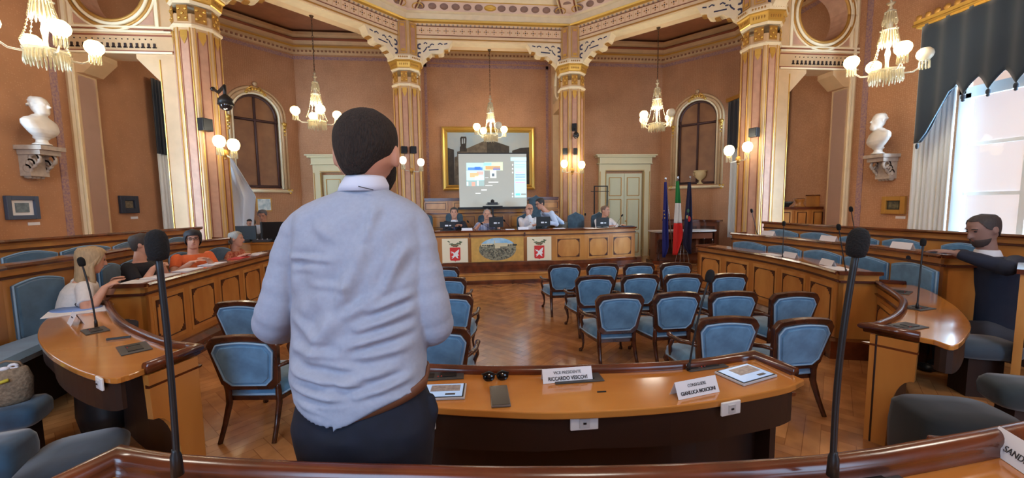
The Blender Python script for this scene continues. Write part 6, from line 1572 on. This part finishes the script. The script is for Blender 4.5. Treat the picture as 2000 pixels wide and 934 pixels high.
def hand(q, W_, dirn, palm, s, curl=.5, flip=1):
    """palm with five fingers; W_ wrist, dirn finger direction, palm normal"""
    d = Vector(dirn).normalized(); nrm = Vector(palm); nrm = (nrm-d*nrm.dot(d)).normalized(); sd = d.cross(nrm)*flip
    W_ = Vector(W_)
    q.rings([[W_+d*a*s+sd*(w*cos(t))*s+nrm*(h*sin(t))*s for t in [2*pi*i/10 for i in range(10)]] for a, w, h in ((-.02, .024, .018), (.02, .034, .016), (.06, .042, .015), (.09, .04, .012), (.098, .03, .008))])
    for k, (o, l) in enumerate(((-.03, .062), (-.010, .072), (.011, .068), (.031, .052))):
        b = W_+d*.088*s+sd*o*s; c = curl
        q.tube([b, b+(d*cos(c*.5)+nrm*sin(c*.5))*l*.5*s, b+(d*cos(c*.5)+nrm*sin(c*.5))*l*.5*s+(d*cos(c*1.5)+nrm*sin(c*1.5))*l*.5*s], [.0095*s, .009*s, .0075*s], n=7)
    b = W_+d*.025*s-sd*.03*s; q.tube([b, b+(d*.7-sd*.6)*.035*s, b+(d*.9-sd*.45+nrm*.3)*.062*s], [.012*s, .0105*s, .009*s], n=7)
def vox(o, v, it=2):
    m = o.modifiers.new('remesh', 'REMESH'); m.mode = 'VOXEL'; m.voxel_size = v; m.use_smooth_shade = True
    if it: s_ = o.modifiers.new('smooth', 'SMOOTH'); s_.iterations = it; s_.factor = .5
def person(label, Hc, yaw, s=1.05, top=(220, 220, 222), sleeve='short', trousers=(40, 44, 56), hair=(50, 38, 30), style='short', hyaw=0, hpitch=0, htilt=0, lean=.08, slean=0, hl=None, hr_=None, skin=None, tie=None, collar=False, stand=False, glasses=False, pattern=None, gl_l=None, arms=True, beard=None, floor=0, polel=None, poler=None, suit=False, fist=(), tlen=.50):
    """anchored at the head centre Hc (room coordinates); yaw is the way the body faces (0 = +y)"""
    f = Vector((-sin(yaw), cos(yaw), 0)); r_ = Vector((cos(yaw), sin(yaw), 0)); Z = Vector((0, 0, 1)); Hc = Vector(Hc)
    nb = Hc-Z*.185*s-f*(.02+lean*.15)*s
    tl = tlen*s
    pel = nb-(Z*sqrt(max(.02, 1-lean*lean-slean*slean))+f*lean*1.0+r_*slean)*tl
    base = Vector((pel.x, pel.y, floor if floor else (pel.z-.53*s if not stand else pel.z-.95*s)))
    base.z = max(base.z, 0) if not floor else floor
    root = thing('person', label, 'person', base, group=None)
    def L(v): return Vector(v)-base
    sk = skin or M_SKIN
    # orientation of the head
    Mh = Matrix.Translation(L(Hc)) @ Matrix.Rotation(yaw+hyaw, 4, 'Z') @ Matrix.Rotation(hpitch, 4, 'X') @ Matrix.Rotation(htilt, 4, 'Y')
    up = (nb-pel).normalized()
    sh = {k: nb-up*.045*s+r_*k*.185*s for k in (-1, 1)}
    q = MB(); head_mesh(q, Mh, s)
    q.tube([L(Hc)+Vector((0, 0, -.05*s))-f*.01*s, L(nb)+up*.0, L(nb)-up*.05*s], [.055*s, .058*s, .075*s], n=14)
    def trunk(q, e, z0=0):
        rg = []
        for t, a, b in ((-.1, .15, .10), (0, .165, .115), (.15, .155, .11), (.4, .16, .11), (.65, .18, .118), (.82, .19, .115), (.92, .165, .095), (.98, .10, .07)):
            if t < z0: continue
            c = L(pel+(nb-pel)*t); rg.append([c+r_*((a+e)*s*cos(x))+f*((b+e)*s*sin(x)) for x in [2*pi*i/20 for i in range(20)]])
        q.rings(rg)
    trunk(q, -.006)
    J = {}
    for k, tg, pole in ((-1, hl, polel), (1, hr_, poler)):
        tgt = Vector(tg) if tg is not None else pel+f*.40*s+Z*.2*s+r_*k*.12*s
        el, w = ik(sh[k], tgt, .29*s, .26*s, pole or (r_*k*.6-Z*.8-f*.2)); J[k] = (el, w)
        q.tube([L(sh[k]), L(sh[k]).lerp(L(el), .3), L(el), L(el).lerp(L(w), .3), L(w)], [.052*s, .05*s, .04*s, .041*s, .027*s], n=10)
        hd = (w-el).normalized(); hd = hd if k in fist else Vector((hd.x, hd.y, hd.z*.3)).normalized()
        hand(q, L(w)+hd*.0, hd, -Z if abs(hd.z) < .8 else f, s, .9 if k in fist else .35, k)
    hipk = {}
    for k in (-1, 1):
        hp = pel+r_*k*.09*s
        if stand: kn = hp-Z*.45*s+f*.02*s; an = Vector((kn.x, kn.y, base.z+.08*s)); mid = kn
        else: kn = hp+f*.43*s+Z*.02*s; an = Vector((kn.x, kn.y, max(base.z+.07*s, kn.z-.46*s)))-f*.03*s
        hipk[k] = (hp, kn, an)
        q.tube([L(hp), L(kn), L(an)], [.085*s, .055*s, .04*s], n=10); q.ball(L(an)+f*.06*s-Z*.03*s, (.045*s, .045*s, .035*s), n=10)
    body = q.build('body', sk, root); vox(body, .0095*s, 1)
    # top
    tm = mat('cloth %d %d %d' % top, top, .85, var=.05, scale=40) if pattern is None else pattern
    q = MB(); trunk(q, .012)
    for k in (-1, 1):
        el, w = J[k]; a = L(sh[k]); q.ball(a, .062*s, n=12)
        if sleeve == 'short': e_ = a.lerp(L(el), .62); q.tube([a, e_], [.064*s, .06*s], n=12)
        else: q.tube([a, L(el), L(el).lerp(L(w), .5), L(el).lerp(L(w), .93)], [.062*s, .057*s, .05*s, .038*s], n=12); q.ball(L(el), .056*s, n=10)
    o = q.build('suit_jacket' if suit else 'shirt', tm, root); vox(o, .011*s, 2)
    if collar or suit:
        q = MB(); q.rings([[L(nb)+up*zz*s+r_*(a*s*cos(x))+f*((a*s*.95)*sin(x)) for x in [2*pi*i/18 for i in range(18)]] for zz, a in ((-.03, .085), (.03, .068), (.035, .063), (-.02, .072))], cap=False)
        q.build('collar', mat('shirt collar', (214, 216, 224), .8), root)
    if tie:
        q = MB(); c = L(nb)+f*.09*s-up*.03*s; q.tube([c, c-up*.05*s+f*.03*s, c-up*.2*s+f*.045*s, c-up*.36*s+f*.04*s], [.012*s, .02*s, .028*s, .03*s], n=6, flat=.35); q.build('tie', mat('tie cloth', tie, .6), root)
    q = MB()
    c0 = L(pel)
    q.rings([[c0+Z*zz*s+r_*(a*s*cos(x))+f*(b*s*sin(x)) for x in [2*pi*i/20 for i in range(20)]] for zz, a, b in ((-.11, .14, .1), (-.08, .175, .125), (0, .18, .13), (.06, .172, .125))])
    for k in (-1, 1):
        hp, kn, an = hipk[k]; q.tube([L(hp), L(hp).lerp(L(kn), .5), L(kn), L(an)], [.095*s, .088*s, .068*s, .055*s], n=12)
    o = q.build('trousers', mat('trousers %d %d %d' % trousers, trousers, .85), root); vox(o, .014*s, 2)
    for k in (-1, 1): q = MB(); hp, kn, an = hipk[k]; q.ball(L(an)+f*.05*s-Z*.025*s, (.05*s, .05*s, .045*s), n=10); q.ball(L(an)+f*.12*s-Z*.04*s, (.045*s, .06*s, .03*s), n=10); q.build('shoe', M_BLACK, root)
    # face
    for nm, m, pts, rr in (('eyes', M_BLACK, ((-.03, .087, .014), (.03, .087, .014)), (.011, .006, .006)), ):
        for p in pts: q = MB(); q.ball((p[0]*s, p[1]*s, p[2]*s), tuple(v*s for v in rr), n=8, M=Mh); q.build('eye', m, root)
    q = MB()
    for k in (-1, 1): q.tube([Mh @ (Vector((k*.047, .083, .030))*s), Mh @ (Vector((k*.03, .093, .035))*s), Mh @ (Vector((k*.014, .094, .031))*s)], .0035*s, n=5)
    hm = mat('hair %d %d %d' % hair, hair, .7, var=.15, scale=70, bump=.4, stretch=(1, 1, .2)); q.build('eyebrows', hm, root)
    q = MB(); q.tube([Mh @ (Vector((-.02, .086, -.061))*s), Mh @ (Vector((0, .094, -.059))*s), Mh @ (Vector((.02, .086, -.061))*s)], .0045*s, n=6, flat=.8); q.build('mouth', mat('lips', (168, 92, 84), .5), root)
    if beard:
        q = MB(); q.rings([[Mh @ (Vector(((hr(z)[0]+.005)*cos(t), (hr(z)[1]+.005)*sin(t)+hr(z)[2], z))*s) for t in [pi*.06+pi*.88*i/12 for i in range(13)]] for z in (-.116, -.1, -.08, -.055)], cap=False); solid(q.build('beard', mat('beard', beard, .9), root, fix=False), .004)
    if style != 'bald':
        q = MB()
        if style == 'short': hair_cap(q, Mh, s, .078, .0, -.065, th=.008)
        elif style == 'buzz': hair_cap(q, Mh, s, .088, .01, -.06, th=.003)
        elif style == 'ring': hair_cap(q, Mh, s, .105, .0, -.06, th=.004)
        elif style == 'bob': hair_cap(q, Mh, s, .06, -.045, -.095, th=.018)
        elif style == 'up': hair_cap(q, Mh, s, .082, -.0, -.08, th=.008); q.ball((0, -.1*s, -.05*s), (.035*s, .035*s, .035*s), n=10, M=Mh)
        elif style == 'long':
            hair_cap(q, Mh, s, .078, -.05, -.10, th=.014)
            rg = []
            for z, a, b, yo in ((.10, .04, .04, -.03), (.07, .07, .065, -.035), (.02, .083, .07, -.04), (-.05, .088, .065, -.045), (-.12, .088, .055, -.06), (-.2, .085, .045, -.08), (-.27, .06, .035, -.09), (-.30, .02, .015, -.09)):
                rg.append([L(Hc)+(Mh.to_3x3() @ Vector((a*s*cos(t), (b*sin(t)+yo)*s, 0)))+Z*z*s for t in [2*pi*i/18 for i in range(18)]])
            q2 = MB(); q2.rings(rg)
            for k in (-1, 1):
                q2.tube([Mh @ (Vector((k*.02, .06, .108))*s), Mh @ (Vector((k*.072, .04, .05))*s), Mh @ (Vector((k*.082, .005, -.06))*s), L(Hc)+(Mh.to_3x3() @ Vector((k*.085*s, -.01*s, 0)))-Z*.19*s, L(Hc)+(Mh.to_3x3() @ Vector((k*.09*s, .0*s, 0)))-Z*.26*s], [.008*s, .016*s, .022*s, .022*s, .008*s], n=8)
            vox(q2.build('long_hair', hm, root), .008*s, 1)
        o = q.build('hair', hm, root, fix=False); solid(o, .008*s)
    if glasses:
        q = MB()
        for k in (-1, 1):
            q.tube([Mh @ (Vector((k*.032+.023*cos(t), .104, .014+.016*sin(t)))*s) for t in [2*pi*i/10 for i in range(11)]], .003*s, n=5)
            q.tube([Mh @ (Vector((k*.055, .104, .018))*s), Mh @ (Vector((k*.078, .0, .012))*s)], .003*s, n=5)
        q.tube([Mh @ (Vector((-.01, .106, .018))*s), Mh @ (Vector((.01, .106, .018))*s)], .003*s, n=5)
        q.build('glasses', M_BLACK, root)
    return root
# ---- left bench people
E90 = -pi/2
Pl = lambda px, py, D: at(px, py, D=D)
person('blonde woman in a white top leaning over the left curved desk, writing', Pl(177, 508, 3.95), -.75, 1.06, top=(216, 210, 204), hair=(178, 150, 112), style='long', lean=.28, hpitch=-.25, hl=Pl(222, 549, 4.05), hr_=Pl(206, 560, 3.8), trousers=(70, 72, 80))
person('man in a black tee shirt looking away to the right, at the left curved desk', at(277, 478, x=-4.5), E90+.15, 1.08, top=(24, 26, 34), hair=(58, 48, 42), lean=.1, hyaw=.35, hl=at(318, 520, x=-4.3), hr_=at(300, 523, x=-4.3))
person('woman in orange with black hair and glasses at the left curved desk', at(377, 468, x=-4.5), E90-.5, 1.08, top=(222, 104, 52), hair=(26, 24, 30), style='bob', lean=.05, hyaw=-.5, glasses=True, hl=at(405, 506, x=-4.25), hr_=at(375, 512, x=-4.3))
M_REDP = mat('red flowered cloth', (158, 52, 38), .85, rgb2=(196, 130, 96), scale=34, detail=1)
person('grey haired woman in a red flowered blouse at the left curved desk', at(461, 467, x=-4.5), E90+.1, 1.05, top=(158, 52, 38), pattern=M_REDP, hair=(150, 146, 138), style='up', lean=.05, hl=at(480, 497, x=-4.25), hr_=at(470, 500, x=-4.25))
person('man in a white tee shirt standing behind the technicians desk', at(513, 421, y=4.8), pi+.2, 1.16, top=(214, 216, 222), hair=(96, 96, 104), style='short', lean=.12, hpitch=-.3, stand=True, floor=.001)
person('dark haired person mostly hidden behind the left large monitor', at(490, 439, y=4.15), pi, 1.1, top=(60, 62, 70), hair=(50, 46, 46), lean=.1)
# ---- presidential desk
yp = 4.3
person('man in a dark uniform jacket using the laptop at the presidential desk', at(887, 416, y=yp), pi, 1.12, top=(34, 38, 50), sleeve='long', hair=(70, 66, 62), style='short', tie=(40, 50, 90), collar=True, suit=True, hl=at(900, 440, y=3.9), hr_=at(884, 443, y=3.95), lean=.12)
M_STRIPE = mat('striped shirt cloth', (196, 202, 220), .85, rgb2=(110, 124, 170), scale=20, stretch=(6, 1, .2), detail=0)
person('grey haired man in a striped shirt with a hand at his face, presidential desk', at(951, 419, y=yp), pi+.25, 1.1, top=(190, 196, 214), pattern=M_STRIPE, hair=(150, 148, 146), style='ring', lean=.2, htilt=-.1, hl=at(960, 427, y=4.1), hr_=at(938, 437, y=4.05), fist=(-1,), hyaw=-.3)
person('bald man in a white shirt and grey tie holding his chin, presidential desk', at(1034, 409, y=yp), pi+.35, 1.14, top=(226, 228, 234), sleeve='long', hair=(150, 130, 120), style='bald', tie=(110, 112, 124), collar=True, lean=.15, hl=at(1032, 418, y=4.12), hr_=at(1042, 440, y=4.0), fist=(-1,), glasses=True, hyaw=-.2)
person('man in a pale blue shirt bending towards the bald man from the right', at(1055, 398, y=yp+.1), pi/2+.35, 1.14, top=(190, 206, 232), sleeve='long', hair=(44, 40, 40), style='short', lean=.82, hpitch=-.3, stand=True, glasses=True, hl=at(1066, 434, y=4.0), hr_=at(1074, 436, y=4.4), floor=.2, trousers=(96, 88, 78))
person('short haired man in a white shirt at the right end of the presidential desk', at(1182, 412, y=yp), pi+.3, 1.12, top=(222, 224, 228), sleeve='long', hair=(120, 96, 80), style='buzz', lean=.15, hyaw=.4, hl=at(1216, 440, y=4.0), hr_=at(1190, 442, y=3.98), collar=True)
# ---- suited man at the right
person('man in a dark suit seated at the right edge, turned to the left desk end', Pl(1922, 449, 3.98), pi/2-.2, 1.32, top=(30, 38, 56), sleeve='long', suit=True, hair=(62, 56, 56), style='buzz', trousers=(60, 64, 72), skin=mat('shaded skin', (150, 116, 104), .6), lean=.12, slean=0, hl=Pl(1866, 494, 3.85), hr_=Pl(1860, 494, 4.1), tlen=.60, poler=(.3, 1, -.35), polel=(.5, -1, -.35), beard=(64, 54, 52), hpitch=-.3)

# ================================================================ THE STANDING MAN (seen from behind)
def hero():
    D0 = 1.15; base = Vector((at(715, 500, D=D0).x, at(715, 500, D=D0).y, 0))
    root = thing('person', 'large man in a light shirt and navy trousers standing with his back to the camera', 'person', base)
    f = Vector((_fw.x, _fw.y, 0)).normalized(); r_ = Vector((f.y, -f.x, 0)); Z = Vector((0, 0, 1))
    def W_(px, py, dD=0): return at(px, py, D=D0+dD)-base
    def ring(py, l, r, th, dD=0, n=96, p=2.3, fold=None):
        a = W_(l, py, dD); b = W_(r, py, dD); c = (a+b)/2; hw = (b-a).length/2; out = []
        for i in range(n):
            t = 2*pi*i/n; cx = math.copysign(abs(cos(t))**(2/p), cos(t)); sx = math.copysign(abs(sin(t))**(2/p), sin(t))
            P = c+r_*hw*cx+f*th/2*sx
            if fold and sx < .25:
                px = l+(r-l)*(cx+1)/2; P -= f*fold(px, py)*min(1, (.25-sx)*2)
            out.append(P)
        return out
    FO = [  # fold ridges: x0 y0 x1 y1 width depth
        (582, 492, 690, 497, 5, .006), (600, 516, 655, 512, 5, .004), (640, 540, 720, 545, 6, .004), (756, 400, 738, 470, 9, .009), (742, 470, 690, 590, 13, .011), (690, 590, 630, 690, 16, .009), (812, 470, 770, 560, 9, .009), (770, 560, 700, 600, 8, .007),
        (826, 560, 740, 590, 7, .009), (824, 590, 720, 622, 8, .01), (826, 622, 700, 650, 8, .009), (820, 655, 720, 668, 8, .008), (600, 655, 700, 668, 8, .009), (592, 690, 690, 712, 9, .012), (690, 712, 800, 690, 9, .009), (600, 722, 720, 738, 8, .010), (720, 735, 822, 712, 7, .010),
        (610, 745, 690, 768, 7, .009), (708, 400, 712, 640, 3, .003), (610, 420, 600, 560, 14, .007), (640, 430, 700, 470, 10, .004), (600, 600, 660, 640, 9, .006), (620, 670, 750, 690, 6, .006), (655, 700, 760, 720, 6, .006)]
    def fold(px, py):
        v = 0
        for x0, y0, x1, y1, w, d in FO:
            dx, dy = x1-x0, y1-y0; t = max(0, min(1, ((px-x0)*dx+(py-y0)*dy)/(dx*dx+dy*dy)))
            w *= .85; d *= 1.35; q = hypot(px-x0-dx*t, py-y0-dy*t); v += d*math.exp(-(q/w)**2)*(1-abs(2*t-1)**4)-d*.45*math.exp(-((q-2.1*w)/w)**2)*(1-abs(2*t-1)**4)
        v += .0022*sin(px*.06+py*.11)+.0016*sin(px*.13-py*.05)
        return v
    prof = [(368, 672, 752, .11), (378, 652, 770, .13), (388, 622, 792, .15), (400, 596, 812, .17), (415, 578, 828, .19), (445, 574, 834, .22), (490, 578, 838, .24), (540, 580, 838, .245), (600, 580, 836, .25), (650, 579, 833, .25), (690, 576, 831, .255), (720, 577, 832, .266), (745, 583, 834, .272)]
    def pint(y):
        for a, b in zip(prof, prof[1:]):
            if y <= b[0]: t = (y-a[0])/(b[0]-a[0]); t2 = t; return tuple(a[i]+(b[i]-a[i])*t2 for i in (1, 2, 3))
        return prof[-1][1:]
    rg = []; y = 368
    while y <= 745: l, r, th = pint(y); rg.append(ring(y, l, r, th, fold=fold)); y += 4.2
    # hanging hem, lower in the middle of the back
    hem = lerpf([(584, 752), (620, 768), (660, 785), (690, 797), (704, 789), (730, 770), (770, 755), (834, 738)])
    for k in range(1, 9):
        ring_ = []; c = k/8
        for i in range(96):
            t = 2*pi*i/96; cx = math.copysign(abs(cos(t))**(2/2.3), cos(t)); sx = math.copysign(abs(sin(t))**(2/2.3), sin(t)); px = 584+250*(cx+1)/2; py = 745+(max(746, hem(px))-745)*c
            a = W_(584, py); b = W_(834, py); P = (a+b)/2+r_*(b-a).length/2*(cx*(1-.01*c))+f*(.272-.002*c*c)/2*sx
            if sx < .25: P -= f*abs(fold(px, py))*.5
            ring_.append(P)
        rg.append(ring_)
    q = MB(); q.rings(rg)
    for s in (-1, 1):
        if s < 0: pts = [(640, 425, .0, .05), (606, 436, 0, .057), (585, 462, 0, .058), (570, 505, .0, .058), (559, 550, .0, .058), (545, 600, .005, .059), (533, 632, .03, .060), (552, 640, .10, .054), (590, 632, .2, .05), (625, 620, .3, .044)]
        else: pts = [(775, 425, .0, .05), (800, 434, 0, .057), (812, 462, 0, .058), (820, 505, .0, .058), (829, 550, 0, .060), (840, 600, .005, .061), (848, 636, .03, .061), (828, 645, .10, .055), (795, 636, .2, .05), (765, 625, .3, .044)]
        R = []
        P = [W_(a, b, c) for a, b, c, d in pts]; rr = [d*.97 for a, b, c, d in pts]
        # densify with folds round the sleeve
        PP = []; RR = []
        for i in range(len(P)-1):
            for j in range(8):
                t = j/8; PP.append(P[i].lerp(P[i+1], t)); u = i+t; RR.append(rr[i]*(1-t)+rr[i+1]*t+.0011*sin(u*5.3+s)+.0008*sin(u*11))
        PP.append(P[-1]); RR.append(rr[-1])
        for _ in range(4): PP = [PP[0]]+[(PP[k-1]+PP[k]*2+PP[k+1])/4 for k in range(1, len(PP)-1)]+[PP[-1]]
        q.tube(PP, RR, n=28)
    sh = q.build('shirt', M_SHIRT, root); vox(sh, .0048, 2)
    # collar
    q = MB()
    col = [(374, 664, 757, .145, 0), (362, 668, 757, .142, 0), (350, 676, 751, .135, 0), (345, 679, 748, .128, .004), (350, 684, 744, .115, .004), (372, 684, 744, .11, 0)]
    q.rings([ring(a, b, c, d, e, n=40, p=2) for a, b, c, d, e in col], cap=False); cl = q.build('collar', mat('collar cotton', (206, 208, 222), .8), root); solid(cl, .002)
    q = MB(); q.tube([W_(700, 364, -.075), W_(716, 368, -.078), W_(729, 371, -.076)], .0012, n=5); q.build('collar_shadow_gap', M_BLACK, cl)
    # body: head, neck, hands, trunk
    q = MB()
    hd = [(346, 682, 746, .12, .01), (338, 672, 756, .15, .015), (322, 662, 768, .175, .018), (300, 658, 771, .19, .02), (275, 659, 771, .195, .02), (250, 665, 766, .185, .018), (232, 676, 755, .15, .015), (221, 692, 740, .09, .012), (217, 706, 726, .03, .01)]
    q.rings([ring(a, b, c, d, e, n=32, p=2.1) for a, b, c, d, e in hd])
    q.rings([ring(a, b, c, d, e, n=24, p=2) for a, b, c, d, e in ((400, 672, 760, .13, .01), (372, 682, 748, .11, .01), (330, 680, 752, .12, .015), (300, 690, 745, .12, .02))])
    # jaw, turned slightly to the right
    q.rings([ring(a, b, c, d, e, n=20, p=2) for a, b, c, d, e in ((372, 730, 752, .05, .10), (362, 722, 760, .09, .08), (340, 712, 768, .13, .06), (310, 705, 770, .14, .05))])
    q.tube([W_(745, 300, .115), W_(752, 318, .125), W_(748, 324, .118)], [.010, .016, .01], n=8)
    for px, py, dx in ((658, 304, -1), (771, 306, 1)):
        c = W_(px, py, .012); q.rings([[c+r_*dx*k*.009+f*(.016*rr*cos(t)+.004*k)+Z*(.034*rr*sin(t)-.006*(1-rr)) for t in [2*pi*i/12 for i in range(12)]] for k, rr in ((-1.5, .6), (-.2, .9), (.6, 1.0), (1.1, .85), (1.3, .4))])
    for s, w, e in ((-1, (630, 622, .31), (600, 640, .22)), (1, (760, 625, .31), (790, 640, .22))):
        W0 = W_(*w); E0 = W_(*e); q.tube([E0, W0], [.036, .028], n=12); hand(q, W0, (W0-E0).normalized(), (0, 0, 1), 1.05, .8, -s)
    q.rings([ring(a, b+8, c-8, d-.03, 0, n=24) for a, b, c, d in ((400, 640, 775, .15), (420, 600, 815, .19), (500, 590, 825, .22), (650, 592, 820, .23), (760, 595, 822, .23), (850, 600, 835, .23))])
    bd = q.build('body', M_SKIN, root); vox(bd, .006, 2)
    # hair as a shell over the head with an uneven cropped surface
    q = MB(); hh = [(346, 686, 722, .125, .0), (341, 680, 733, .155, .002), (329, 671, 746, .175, .002), (312, 664, 762, .195, .005), (290, 658, 774, .213, .008), (265, 657, 774, .216, .01), (245, 663, 769, .205, .01), (230, 674, 757, .17, .01), (219, 690, 741, .115, .01), (213, 703, 729, .05, .01)]
    random.seed(9); rg = []
    for a, b, c, d, e in hh:
        R = ring(a, b, c, d, e, n=72, p=2.15)
        rg.append([p+(Vector((random.uniform(-1, 1), random.uniform(-1, 1), random.uniform(-1, 1)))*.0014) for p in R])
    # keep the back and sides only: drop the face side by pulling it inwards
    c0 = W_(715, 280, .02)
    for j, R in enumerate(rg):
        for i in range(72):
            t = 2*pi*i/72
            if sin(t) > .35 and j < 6: R[i] = R[i].lerp(Vector((c0.x, c0.y, R[i].z)), min(.35, (sin(t)-.35)*.8))
    q.rings(rg); ha = q.build('hair', M_HAIR, root)
    for k in range(3): pass
    sb = ha.modifiers.new('sub', 'SUBSURF'); sb.levels = 1; sb.render_levels = 2
    # beard along the right jaw
    q = MB(); q.rings([ring(a, b, c, d, e, n=20, p=2) for a, b, c, d, e in ((378, 744, 756, .03, .10), (368, 738, 763, .07, .085), (352, 744, 771, .08, .075), (335, 752, 773, .07, .065), (322, 758, 773, .03, .06))]); be = q.build('beard', M_HAIR, root)
    # belt and trousers
    q = MB(); br = []
    for o, dz in ((.0, -10), (.004, -9), (.006, 0), (.004, 10), (0, 11)):
        R = []
        for i in range(64):
            t = 2*pi*i/64; cx = math.copysign(abs(cos(t))**(2/2.3), cos(t)); sx = math.copysign(abs(sin(t))**(2/2.3), sin(t)); px = 585+248*(cx+1)/2
            py = (738+(px-585)*.33 if px < 700 else 776-(px-700)*.27)-(0 if sx < 0 else 12); py += dz
            a = W_(586, py); b = W_(833, py); R.append((a+b)/2+r_*((b-a).length/2+o)*cx+f*(.236/2+o)*sx)
        br.append(R)
    q.rings(br, cap=False); solid(q.build('belt', M_BELT, root), .003)
    q = MB(); q.rings([ring(a, b, c, d, e, n=48, p=2.3, fold=lambda x, y: .003*sin(x*.05+y*.09)) for a, b, c, d, e in ((752, 590, 828, .232, 0), (770, 588, 834, .235, 0), (790, 584, 842, .25, 0), (815, 580, 848, .27, 0), (845, 585, 848, .275, 0), (875, 594, 843, .26, 0), (900, 600, 838, .22, 0))])
    for s, pts in ((-1, ((655, 850, 0, .095), (652, 900, 0, .092), (655, 1000, .02, .08), (660, 1150, .05, .068), (662, 1400, .08, .06))), (1, ((785, 850, 0, .095), (782, 900, 0, .092), (780, 1000, .02, .08), (778, 1150, .05, .068), (776, 1400, .08, .06)))):
        P = [W_(a, b, c) for a, b, c, d in pts]
        an = P[-1]; an.z = .09; P[-1] = an
        q.tube(P, [p[3] for p in pts], n=20)
    # pocket bulge on the right hip
    q.tube([W_(842, 768, .0), W_(846, 800, .0), W_(842, 850, 0)], [.008, .018, .008], n=8)
    tr = q.build('trousers', M_NAVY, root); vox(tr, .007, 2)
    for px in (660, 776): q = MB(); c = W_(px, 1400, .08); c.z = .05; q.ball(c, (.05, .06, .05), n=10); q.ball(c+f*.12-Z*.01, (.048, .12, .04), n=10); q.build('shoe', M_BLACK, root)
hero()
